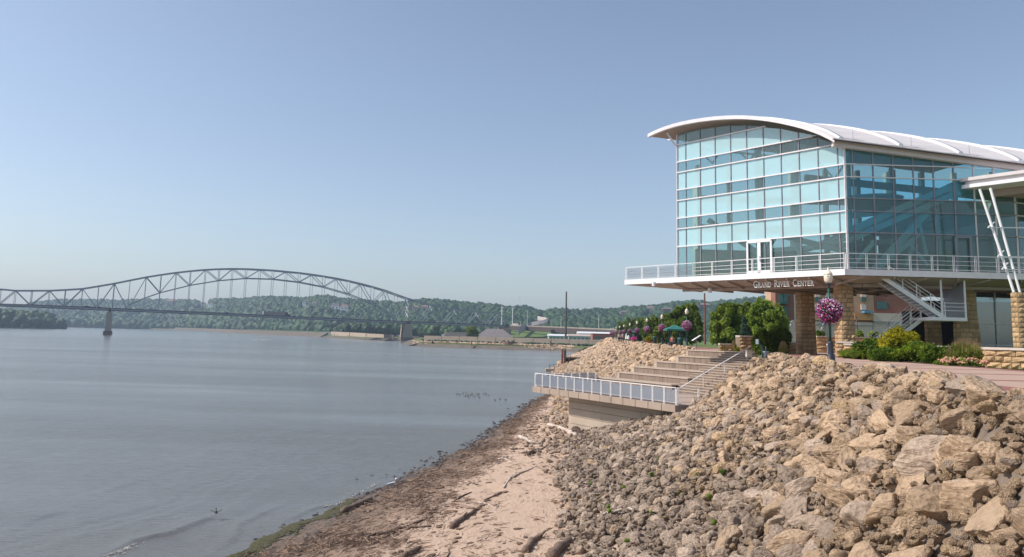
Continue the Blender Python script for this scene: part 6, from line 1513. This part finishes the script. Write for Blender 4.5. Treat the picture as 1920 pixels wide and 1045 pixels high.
# viaduct
vd = thing('viaduct', 'brown girder viaduct carrying the road from the bridge toward the town', 'viaduct', (60, 840, 0))
vu = [957, 1000, 1042, 1090, 1150, 1230]
def vp(u, v, off=0):
    Y = 836-(u-957)*.9; q = at(u, v, Y); return q+NX*off
for u0, u1 in zip(vu[:-1], vu[1:]):
    a, b = vp(u0, dv(u0)), vp(u1, dv(u1) if u1 <= 1150 else 624); T_ = Vector((0, 0, 4.2)); off = NX*11
    MB().hexa([a-T_, b-T_, b+off-T_, a+off-T_], [a, b, b+off, a+off]).build('girder', deckbrown, vd)
    MB().bar(a+Vector((0, 0, .6)), b+Vector((0, 0, .6)), .4, 1.2).build('parapet', pierc, vd)
for u in (1042, 1100, 1150):
    q = vp(u, dv(u)); MB().box((q.x, q.y+5, q.z-3.5), (9, 8, 3)).build('pier_cap', deckbrown, vd); MB().box((q.x-2, q.y+5, (q.z-4+3)/2), (2.2, 5, q.z-7)).build('column', pierc, vd)
    MB().hexa([(q.x-16, q.y, q.z-4.2), (q.x+16, q.y, q.z-4.2), (q.x+16, q.y+10, q.z-4.2), (q.x-16, q.y+10, q.z-4.2)][::1], [(q.x-16, q.y, q.z-4.1), (q.x+16, q.y, q.z-4.1), (q.x+16, q.y+10, q.z-4.1), (q.x-16, q.y+10, q.z-4.1)]).build('haunch', deckbrown, vd)
for u, v, lab in ((988.5, 585, 'tall thin street light on the viaduct nearest the truss end'), (1052, 593, 'tall thin street light on the viaduct left of the dark pole'), (1123, 590, 'tall thin street light on the viaduct at its right part'), (976, 603, 'short light on the viaduct beside the truss end')):
    q = vp(u, dv(u)); zt = vp(u, v).z; r = thing('street_light', lab, 'street light', (q.x, q.y+2, q.z)); MB().tube((q.x, q.y+2, q.z), (q.x, q.y+2, zt), .28, .16, 6).build('pole', mullm, r); MB().bar((q.x-1.5, q.y+2, zt), (q.x+1.5, q.y+2, zt), .3, .2).build('lamp_head', mullm, r)
# vehicles on the bridge
def on_deck(u, off=3.5): return bpt(u, dv(u), off)
def car(label, u, colr, l=4.6, off=3.2):
    p = on_deck(u, off); r = thing('car', label, 'car', p); d = AX; n_ = NX
    def bx(x0, x1, z0, z1, w_, ins=0.): return MB().hexa([p+d*x+n_*y+Vector((0, 0, z0)) for x, y in ((x0, -w_), (x1, -w_), (x1, w_), (x0, w_))], [p+d*x+n_*y+Vector((0, 0, z1)) for x, y in ((x0+ins, -w_*.85), (x1-ins, -w_*.85), (x1-ins, w_*.85), (x0+ins, w_*.85))])
    bx(-l/2, l/2, .3, .9, .9, .1).build('body', colr, r); bx(-l*.3, l*.25, .9, 1.5, .8, .5).build('cabin', winteal, r)
    for x in (-l*.3, l*.3):
        for s_ in (-.85, .85): q = p+d*x+n_*s_+Vector((0, 0, .33)); MB().tube(q-n_*.1, q+n_*.1, .33, .33, 10).build('wheel', asphalt, r)
carred = simple('dark_red_car', (.16, .03, .03), None, .4); cardark = simple('dark_car', (.05, .05, .06), None, .4); carw = simple('white_car', (.7, .7, .7), None, .4)
car('dark red car on the bridge left of the left pier', 164, carred, 9); car('dark car on the bridge just left of the left pier', 186, cardark, 7); car('dark car on the bridge under the crown of the arch', 427, cardark, 6); car('white car at the start of the left side span', 193+300, carw, 3)
car('dark car on the right side span of the bridge', 862, cardark, 5)
p = on_deck(524, 3.2); r = thing('semi_truck', 'grey semi trailer truck with a dark cab crossing the bridge', 'truck', p)
def tb_(x0, x1, z0, z1, w_=1.3): return MB().hexa([p+AX*x+NX*y+Vector((0, 0, z0)) for x, y in ((x0, -w_), (x1, -w_), (x1, w_), (x0, w_))], [p+AX*x+NX*y+Vector((0, 0, z1)) for x, y in ((x0, -w_), (x1, -w_), (x1, w_), (x0, w_))])
trm = simple('trailer_grey', (.30, .27, .27), (.22, .20, .20), .6)
tb_(-13.5, 4.5, 1.1, 4.3).build('trailer', trm, r); tb_(-13.6, -13.5, 1.1, 4.3).build('trailer_door', whiterail, r); tb_(5.2, 8.2, .8, 3.9, 1.2).build('cab', cardark, r); tb_(8.2, 10.2, .7, 2.3, 1.1).build('bonnet', cardark, r)
for x in (-12, -10.8, 4.8, 6.0, 9.2):
    for s_ in (-1.2, 1.2): q = p+AX*x+NX*s_+Vector((0, 0, .5)); MB().tube(q-NX*.15, q+NX*.15, .5, .5, 10).build('wheel', asphalt, r)
# ------------------------------------------------------------------ flood wall, bank debris, industry
fw = simple('flood_wall', (.45, .36, .29), (.37, .29, .23), .9, scale=.25, streak=(1, 1, 3))
fwd = simple('flood_wall_dark', (.23, .185, .155), (.17, .14, .12), .9, scale=.25)
def fwall(label, segs, ztfun, mats):
    r = thing('flood_wall', label, 'flood wall', (segs[0][0].x, segs[0][0].y, 2)); k = 0
    for i, (a, b, za, zb_) in enumerate(segs):
        n = max(1, int((b-a).length/11))
        for j in range(n):
            p = a.lerp(b, j/n); q = a.lerp(b, (j+1)/n-.004); d = (q-p).normalized(); nn = Vector((-d.y, d.x, 0)); z0, z1 = za+(zb_-za)*j/n, za+(zb_-za)*(j+1)/n
            MB().hexa([V3(p, 1.5), V3(q, 1.5), V3(q+nn*1.2, 1.5), V3(p+nn*1.2, 1.5)], [V3(p, z0), V3(q, z1), V3(q+nn*1.2, z1), V3(p+nn*1.2, z0)]).build('wall_panel', mats[(i) % len(mats)], r)
pA = at(795, 640, 500); pB = at(1000, 640, 478); pC = at(1175, 640, 462)
fwall('long tan concrete flood wall on the far shore right of the arched pier', [(V3(pA, 0), V3(pB, 0), at(795, 629.5, 500).z, at(1000, 634, 478).z), (V3(pB, 0), V3(pC, 0), at(1000, 634, 478).z, at(1175, 639, 462).z)], None, [fw])
segs = []
for u0, u1, v0, v1 in ((620, 655, 620, 621.5), (656, 686, 621.5, 623), (687, 720, 623.5, 625), (721, 738, 625, 626.5), (748, 786, 627, 629)):
    Y0, Y1 = [float(np.interp(u_, [620, 650, 700, 738, 747, 786], [890, 825, 755, 733, 803, 798])) for u_ in (u0, u1)]; segs.append((V3(at(u0, 630, Y0), 0), V3(at(u1, 630, Y1), 0), at(u0, v0+2, Y0).z, at(u1, v1+2, Y1).z))
fwall('stepped concrete quay wall on the far shore left of the arched pier', segs, None, [fw, fw, fw, fwd, fwd])
# rocky shore fragments and grass tufts
bs = [source('slab', blob_mesh('slab', 2, .25, 2, 900+i, (1.6, .8, .35), clip=8), (R_TAN if i < 3 else R_GREY)) for i in range(6)]
P_, ROT, S, IDX = [], [], [], []
for k in range(3800):
    f = rnd.random(); u = 776+f*300; Yw = float(np.interp(u, [776, 790, 900, 1050, 1090], [512, 488, 466, 451, 430])); d = rnd.uniform(-4, 6); q = at(u, 640, Yw+d); z = max(0, (d+5)/7*3.3); s_ = rnd.uniform(.4, 1.3)
    P_.append((q.x, q.y, min(z, 2.5)+.2)); ROT.append((rnd.uniform(-.3, .3), rnd.uniform(-.3, .3), rnd.uniform(0, 6))); S.append((s_, s_, s_)); IDX.append(rnd.randrange(6))
scatter('far_riprap', 'broken stone slabs along the far shore below the flood wall', 'rocks', bs, P_, ROT, S, IDX)
tf = [source('tuft', blob_mesh('tuft', 2, .4, 2.5, 920+i), hillleaf) for i in range(3)]
P_, ROT, S, IDX = [], [], [], []
for k in range(200):
    u = rnd.choice([rnd.uniform(978, 1050), rnd.uniform(1050, 1130), rnd.uniform(790, 970)]); q = at(u, 640, float(np.interp(u, [790, 900, 1050, 1130], [494, 476, 466, 460]))+rnd.uniform(-2, 2)); s_ = rnd.uniform(.4, 1.1)
    P_.append((q.x, q.y, 3.4)); ROT.append((0, 0, rnd.uniform(0, 6))); S.append((s_, s_, s_*.7)); IDX.append(rnd.randrange(3))
for k in range(500):
    u = rnd.uniform(310, 640); Y = float(np.interp(u, [310, 430, 640], [1880, 1600, 900]))+8; q = at(u, 630, Y); s_ = rnd.uniform(1, 2.4); P_.append((q.x, q.y+6, 5.5)); ROT.append((0, 0, 0)); S.append((s_*2, s_, s_*.5)); IDX.append(rnd.randrange(3))
scatter('far_grass_tufts', 'green weeds growing along the foot of the far flood wall and levee', 'weeds', tf, P_, ROT, S, IDX)
P_, ROT, S, IDX = [], [], [], []   # far low tree belt behind the walls
for k in range(900):
    u = rnd.uniform(640, 1000); Y = rnd.uniform(960, 1090) if u < 800 else rnd.uniform(900, 1040); 
    if 905 < u < 948: continue
    q = at(u, 630, Y); s_ = rnd.uniform(3.2, 6.5); P_.append((q.x, q.y, 4+s_*.8+rnd.random()*4)); ROT.append((0, 0, rnd.uniform(0, 6))); S.append((s_, s_, s_)); IDX.append(rnd.randrange(7))
cr3 = [source('crown', blob_mesh('crown', 3, .42, 2.4, 160+i), hillleaf) for i in range(7)]
scatter('shore_trees', 'low belt of trees between the flood wall and the bluffs', 'trees', cr3, P_, ROT, S, IDX)
def far_tree(label, u, v0, Y, w_, mat=hillleaf, n=3500, size=.9):
    q = at(u, 640, Y); zt = at(u, v0, Y).z; r = thing('round_tree', label, 'tree', (q.x, Y, 3.3)); rr = random.Random(int(u)); h = zt-3.3
    lob = [((q.x+rr.uniform(-.6, .6)*w_, Y+rr.uniform(-.5, .5)*w_, 3.3+h*rr.uniform(.25, .85)), (w_*.45, w_*.45, h*.2)) for _ in range(14)]; leafobj('crown', n, lob, size, mat, r, int(u)); MB().tube((q.x, Y, 3.3), (q.x, Y, 3.3+h*.6), .4, .2, 6).build('trunk', wooddark, r)
far_tree('bright round tree behind the flood wall left of the grey mound', 885, 612.5, 560, 4.6, leafA)
# grey stockpile
q = at(905, 632, 620); r = MB(); a, b = at(878, 632, 620), at(965, 632, 620); zt = at(915, 616.5, 620).z; x0, x1, x2, x3 = at(884, 632, 620).x, at(911, 617, 620).x, at(943, 617, 620).x, at(972, 632, 620).x
st_ = r.hexa([(x0, 612, 3), (x3, 612, 3), (x3, 660, 3), (x0, 660, 3)], [(x1, 630, zt), (x2, 630, zt), (x2, 645, zt), (x1, 645, zt)]).build('stockpile', simple('grey_stockpile', (.20, .175, .175), (.16, .14, .14), .95, scale=.4))
tag(st_, 'large grey trapezoid stockpile beside the shore pier of the bridge', 'stockpile')
def far_building(label, u0, u1, v0, v1, Y, mat, roofmat=None, rh=0, win=0, depth=18, wmat=None, name='warehouse'):
    a, b = at(u0, v1, Y), at(u1, v1, Y); zt = at(u0, v0, Y).z; zb = min(3.2, at(u0, v1, Y).z); zb = 3.2 if Y > 430 else W_; r = thing(name, label, 'building', ((a.x+b.x)/2, Y, zb)); cx = (a.x+b.x)/2; w_ = b.x-a.x
    MB().box((cx, Y+depth/2, (zt+zb)/2), (w_, depth, zt-zb)).build('wall', mat, r)
    if rh:
        h = rh; MB().hexa([(a.x-.5, Y-.5, zt), (b.x+.5, Y-.5, zt), (b.x+.5, Y+depth+.5, zt), (a.x-.5, Y+depth+.5, zt)], [(a.x-.3, Y+depth*.45, zt+h), (b.x+.3, Y+depth*.45, zt+h), (b.x+.3, Y+depth*.55, zt+h), (a.x-.3, Y+depth*.55, zt+h)]).build('roof', roofmat or mat, r)
    else: MB().box((cx, Y+depth/2, zt+.12), (w_+.5, depth+.5, .24)).build('roof', roofmat or mat, r)
    for k in range(win):
        x = a.x+w_*(k+.5)/win; wd_ = MB().box((x, Y-.06, zt-(zt-zb)*.42), (w_/win*.5, .1, (zt-zb)*.38)).build('window', wmat or winteal, r)
    return r
pinkw = simple('pink_block', (.45, .36, .32), (.40, .32, .28), .9); tealw = simple('pale_teal_wall', (.35, .46, .42), (.30, .40, .37), .8)
far_building('long low pinkish building behind the flood wall left of the round tree', 832, 873, 623, 632, 640, pinkw)
far_building('small pale shed at the left end of the pinkish building', 828, 833, 628, 632, 636, whiterail)
far_building('low white roofed warehouse behind the flood wall', 1029, 1064, 629.5, 638, 560, tealw, whiterail, 1.2, 5)
far_building('second low white and pale teal warehouse, right of the first', 1066, 1112, 630, 638, 555, tealw, pinkw, 1.4, 6)
far_building('long white building with rounded bays beyond the warehouses', 1085, 1150, 625, 634, 640, whiterail, whiterail, 1.5, 7)
far_building('two storey red brick building at the end of the flood wall', 1111, 1152, 626, 640, 500, simple('orange_brick', (.36, .13, .08), (.28, .10, .07), .9), None, 0, 9, 12)
for k, (u0, u1, v, c_) in enumerate(((600, 628, 623, whiterail), (640, 655, 625, redbrick), (690, 712, 627, redbrick), (714, 742, 628, carred), (744, 756, 629, whiterail))):
    far_building(('white storage shed seen above the quay wall at its left end', 'reddish freight shed above the quay wall, second from left', 'reddish freight shed above the middle of the quay wall', 'dark red freight shed left of the arched pier', 'small white shed beside the arched pier')[k], u0, u1, v, 632, 960, c_, depth=8)
# tall poles
def pole(label, u, v0, v1, Y, r0, mat, arms=0, name='transmission_pole', zb=3.2):
    q = at(u, v0, Y); r = thing(name, label, 'pole', (q.x, Y, zb)); MB().tube((q.x, Y, zb), (q.x, Y, q.z), r0, r0*.6, 8).build('pole', mat, r)
    for k in range(arms): z = q.z-1-k*3.5; MB().bar((q.x-2.4, Y, z), (q.x+2.4, Y, z), .3).build('arm', mat, r)
brownp = simple('brown_pole', (.10, .055, .055), None, .8)
pole('tall dark brown steel pole standing beyond the flood wall', 1062, 547, 632, 520, .75, brownp, 0)
pole('white transmission pole with several cross arms beside the end of the truss', 941.5, 575, 614, 800, .75, whiterail, 5)
pole('white transmission pole right of the cross armed one', 961.5, 577, 600, 900, .6, whiterail, 1)
pole('faint radio mast on the ridge above the end of the truss', 974.3, 557, 582, 1550, .5, mullm, 2, 'radio_mast', 60)
pole('wooden pole at the quay left of the arched pier', 648, 598, 624, 905, .35, brownp, 1)
pole('thin wooden pole left of the arched pier', 735, 602, 628, 830, .3, brownp, 1)
pole('thin pole behind the flood wall beside the arched pier', 793, 612, 640, 505, .2, brownp, 0)
pole('dark mooring pile in front of the flood wall, right', 1032, 639, 655, 452, .55, woodm, 0, 'mooring_pile', -1)
pole('dark mooring pile in front of the flood wall, middle', 884, 640, 650, 462, .5, woodm, 0, 'mooring_pile', -1)
pole('thick short mooring pile right of the arched pier', 811, 639, 648, 480, .9, wooddark, 0, 'mooring_pile', -1)
# sheet pile cell
q = at(953, 650, 462); r = thing('sheet_pile_cell', 'round rusty sheet pile mooring cell on the far shore', 'mooring cell', (q.x, 462, -1)); zt = at(953, 640.5, 462).z
MB().lathe((q.x, 462, -1), [(3.4, 0), (3.4, zt+.9)], 24).build('wall', simple('rusty_sheet', (.16, .095, .07), (.10, .06, .05), .9, scale=.8, streak=(2, 2, .3)), r, True)
for k in range(8): an = k*.785; MB().box((q.x+3.3*math.cos(an), 462+3.3*math.sin(an), zt+.3), (.8, .8, .6), an).build('fender', wooddark, r)
for k, (u, v) in enumerate(((622, 628), (627, 628.4), (633, 628.8), (652, 630), (657, 630.5), (661, 630.8), (666, 631.2))):
    pole(('first', 'second', 'third', 'fourth', 'fifth', 'sixth', 'seventh')[k]+' from the left in the row of dark old pilings at the quay', u, v-1, v+4, 872-(u-620)*1.6, .5, wooddark, 0, 'old_piling', -1)
q = at(645, 632, 868); r = thing('old_dock_crib', 'dark timber crib standing among the old pilings', 'timber crib', (q.x, 868, -1)); MB().box((q.x, 868, 1.6), (9, 5, 5)).build('crib', wooddark, r); MB().box((q.x, 868, 4.3), (10, 6, .4)).build('platform', woodm, r)
# highway on the hill and houses
def ribbon(label, pts, w_, mat, name='hill_road'):
    mb = MB(); L_, Rr = [], []
    for u, v, Y in pts: q = at(u, v, Y); L_.append(q); 
    for i in range(len(L_)-1):
        a, b = L_[i], L_[i+1]; d = (b-a).normalized(); nn = Vector((0, 0, 1)).cross(d).normalized() if abs(d.z) < .9 else Vector((0, 1, 0)); k = Vector((0, 4, 2.2))*w_/6; kk = Vector((0, 0, 1.5))
        mb.hexa([a-kk, b-kk, b+k-kk, a+k-kk], [a, b, b+k, a+k])
    return tag(mb.build(name, mat), kind='structure')
roadm = simple('hill_road_concrete', (.42, .36, .34), (.36, .31, .29), .9)
ribbon('x', [(1008, 599, 1000), (1016, 600.5, 990), (1024, 602, 980), (1027, 604, 970), (1020, 606.5, 960), (1010, 608.5, 950), (996, 611, 940)], 12, roadm)
ribbon('x', [(997, 613.5, 860), (985, 618, 800), (975, 623, 760), (972, 628, 730)], 16, roadm)
ribbon('x', [(960, 612.6, 900), (972, 613, 895)], 10, roadm)
emb = MB(); a, b, c_, d_ = at(955, 632, 770), at(1040, 632, 760), at(1024, 612, 900), at(962, 612, 905)
emb.quad(a, b, c_, d_); tag(emb.build('green_embankment', grassm), kind='structure')
def house(label, u, v, Yo, wpx, hpx, wall, roofc):
    Y = Yo; q = at(u, v, Y); w_ = wpx*Y/FPX; h = hpx*Y/FPX; r = thing('hill_house', label, 'house', (q.x, Y, q.z-6), 'houses among the trees on the bluffs')
    MB().box((q.x, Y, q.z+h*.25-3), (w_, w_*.7, h*.5+6)).build('wall', wall, r)
    MB().hexa([(q.x-w_*.55, Y-w_*.4, q.z+h*.5), (q.x+w_*.55, Y-w_*.4, q.z+h*.5), (q.x+w_*.55, Y+w_*.4, q.z+h*.5), (q.x-w_*.55, Y+w_*.4, q.z+h*.5)], [(q.x-w_*.35, Y-.2, q.z+h), (q.x+w_*.35, Y-.2, q.z+h), (q.x+w_*.35, Y+.2, q.z+h), (q.x-w_*.35, Y+.2, q.z+h)]).build('roof', roofc, r)
    for k in (-.25, .25): MB().box((q.x+k*w_, Y-w_*.35-.05, q.z+h*.2), (w_*.16, .1, h*.22)).build('window', winteal, r)
grr = simple('grey_shingles', (.16, .14, .14), None, .9); brr = simple('brown_shingles', (.24, .16, .12), None, .9)
# depth of each house follows the hill surface
def hill_Y(u, v):
    best = None
    for r_ in np.linspace(.1, 1, 60):
        x, Y, z = hillpt(u, r_); vv = px((x, Y, z+5))[1]
        if vv <= v: return Y
    return Yr(u)
HL = [('brown roofed house far left among the ridge trees', 322, 569.5, 14, 7, pinkw, brr), ('white house on the ridge, left of a close pair', 380, 571.5, 8, 4, whiterail, grr), ('white house on the ridge, right of a close pair', 396, 572.5, 8, 4, whiterail, grr),
      ('narrow white gabled house above the truck', 571, 571, 6, 7, whiterail, grr), ('pale house right of the narrow gabled one', 589, 573, 10, 6, creamw, grr), ('largest white house high on the bluff', 629, 580, 13, 9, whiterail, grr), ('white house joined beside the largest one', 646, 581, 12, 8, whiterail, brr),
      ('low pinkish building seen through the truss left of two', 779, 578.5, 11, 4, pinkw, brr), ('low pinkish building seen through the truss right of two', 798, 578.5, 14, 5, pinkw, brr), ('long low house on the right bluff, leftmost', 1171, 589, 14, 5, pinkw, grr),
      ('large cream house on the right bluff above the lamps', 1219, 583, 12, 7, creamw, brr), ('grey roofed long house right of the cream one', 1252, 583, 18, 5, redbrick, grr), ('red roofed house by the brown pole', 1321, 576, 16, 6, redbrick, brr), ('white chimney like house end left of the red roofed one', 1309, 579, 4, 6, whiterail, grr), ('isolated pale house on the bluff right of the dark pole', 1123, 591, 12, 4, creamw, brr)]
for lab, u, v, wp, hp, wl_, rc in HL: house(lab, u, v, hill_Y(u, v)-24, wp*1.15, hp*1.25, wl_, rc)
# ------------------------------------------------------------------ brick hotel behind the pillars
ho = thing('brick_hotel', 'red and tan brick hotel with teal windows seen under the raised deck', 'building', (at(1600, 650, 118).x, 118, W_))
HY = 118
def hb(u0, u1, v0, v1, mat, dy=0., name='wall', th=2., par=None):
    Y = HY+dy; a, b = at(u0, v1, Y), at(u1, v1, Y); z1 = at((u0+u1)/2, v0, Y).z; z0 = at((u0+u1)/2, v1, Y).z; return MB().box(((a.x+b.x)/2, Y+th/2, (z0+z1)/2), (b.x-a.x, th, z1-z0)).build(name, mat, par or ho)
hb(1455, 1490, 500, 612, redbrick); hb(1490, 1493, 500, 612, creamw, -.1); hb(1493, 1640, 480, 604, tanbrick, .2, th=14); hb(1640, 1725, 480, 588, redbrick, .1, th=14)
hb(1455, 1725, 604, 662, creamw, -.4, th=14); hb(1527, 1548, 590, 601, tanbrick, -.6); hb(1603, 1638, 588, 600.5, simple('orange_panel', (.52, .27, .13), None, .9), -.6); hb(1638, 1725, 588, 604, creamw, -.6)
for v in (505, 528, 551.5, 575, 597): hb(1461, 1478, v, v+17, winteal, -.12, 'window', .2); hb(1460, 1479, v+17, v+19, greenpaint, -.7, 'balcony', .8); hb(1469, 1470, v, v+17, greenpaint, -.2, 'mullion', .15)
for uc in (1533.5, 1620, 1553, 1498): 
    for v in (532, 556, 580):
        w2 = hb(uc-4.8, uc+4.8, v-9, v-.2, creamw, -.05, 'window_surround', .3); wi = hb(uc-4, uc+4, v+1.6, v+9.4, winteal, -.12, 'window', .3); hb(uc-4.8, uc+4.8, v, v+1.4, creamw, -.2, 'sill', .3)
hb(1646, 1664, 566, 580, winteal, -.1, 'window', .2); hb(1621, 1638, 583, 587, bluepaint, -1.2, 'awning', 1.); hb(1478, 1488, 553, 556, brr, -.05, 'vent', .1); hb(1478, 1488, 579, 582, brr, -.05, 'vent', .1)
for u in (1548, 1603, 1638, 1668, 1700): hb(u, u+.8, 604, 650, mulld, -.5, 'wall_joint', .1)
hb(1530, 1640, 609, 610, mulld, -.6, 'cornice', .2); hb(1640, 1725, 606, 607, mulld, -.8, 'cornice', .2)
# ------------------------------------------------------------------ boats
def boat(label, u, v, l, colr, cabin=True, wake=False, dirx=1):
    p = atz(u, v, 0); Y = p.y; r = thing('motor_boat', label, 'boat', p); h = l*.14
    MB().hexa([p+Vector((x*dirx, y, -.1)) for x, y in ((-l*.48, -l*.14), (l*.30, -l*.13), (l*.30, l*.13), (-l*.48, l*.14))][::dirx], [p+Vector((x*dirx, y, h)) for x, y in ((-l*.5, -l*.17), (l*.40, -l*.12), (l*.40, l*.12), (-l*.5, l*.17))][::dirx]).build('hull', colr, r)
    MB().path([p+Vector((l*.36*dirx, 0, h*.4)), p+Vector((l*.55*dirx, 0, h*1.05))], [l*.11, .05], 8).build('bow', colr, r)
    if cabin: MB().box((p.x-l*.05, p.y, h+l*.09), (l*.35, l*.24, l*.18)).build('cabin', whiterail, r); MB().box((p.x+l*.14*dirx, p.y, h+l*.10), (l*.04, l*.22, l*.12)).build('windscreen', winteal, r)
    MB().box((p.x-.45*l*dirx, p.y, h), (l*.08, l*.1, l*.14)).build('outboard_motor', asphalt, r)
boat('small white boat with pale hull floating under the left part of the arch', 423.5, 627.5, 3.6, whiterail)
boat('white speed boat throwing a wake on the river below the arch', 481, 636.5, 3.4, whiterail)
boat('tiny dark boat near the wooded island', 62, 616.5, 7.5, asphalt, False); boat('tiny dark boat between the island and the left pier', 118, 616.5, 6., asphalt, True); boat('faint small boat just left of the left pier', 178, 617, 3., asphalt, False)
P_, ROT, S, IDX = [], [], [], []
for k in range(90):
    f = rnd.random(); p = atz(477+f*32, 637.6+rnd.uniform(-.25, .3), 0); s_ = rnd.uniform(.12, .3)*(1-f*.6); P_.append((p.x, p.y, .03)); ROT.append((0, 0, rnd.uniform(0, 6))); S.append((s_*3, s_*2, s_)); IDX.append(rnd.randrange(3))
fs2 = [source('spray', blob_mesh('spray', 1, .3, 3., 680+i, (1, 1.5, .4)), foam) for i in range(3)]
scatter('boat_wake', 'white wake foam trailing behind the speed boat', 'wake', fs2, P_, ROT, S, IDX)

# ------------------------------------------------------------------ hazy air
hzm, t, o = nmat('haze_air'); pv = N(t, 'ShaderNodeVolumePrincipled'); pv.inputs['Density'].default_value = .00017; pv.inputs['Color'].default_value = (.62, .78, 1., 1); pv.inputs['Anisotropy'].default_value = .2
L(t, pv.outputs[0], o.inputs['Volume'])
hb_ = MB().box((0, 2000, 80), (7400, 4900, 1)); hb_ = MB(); hb_.hexa([(-3700, -450, -4), (3700, -450, -4), (3700, 4500, -4), (-3700, 4500, -4)], [(-3700, -450, 190), (3700, -450, 190), (3700, 4500, 190), (-3700, 4500, 190)])
tag(hb_.build('haze', hzm), kind='stuff', label='thin bluish summer haze over the whole river valley')
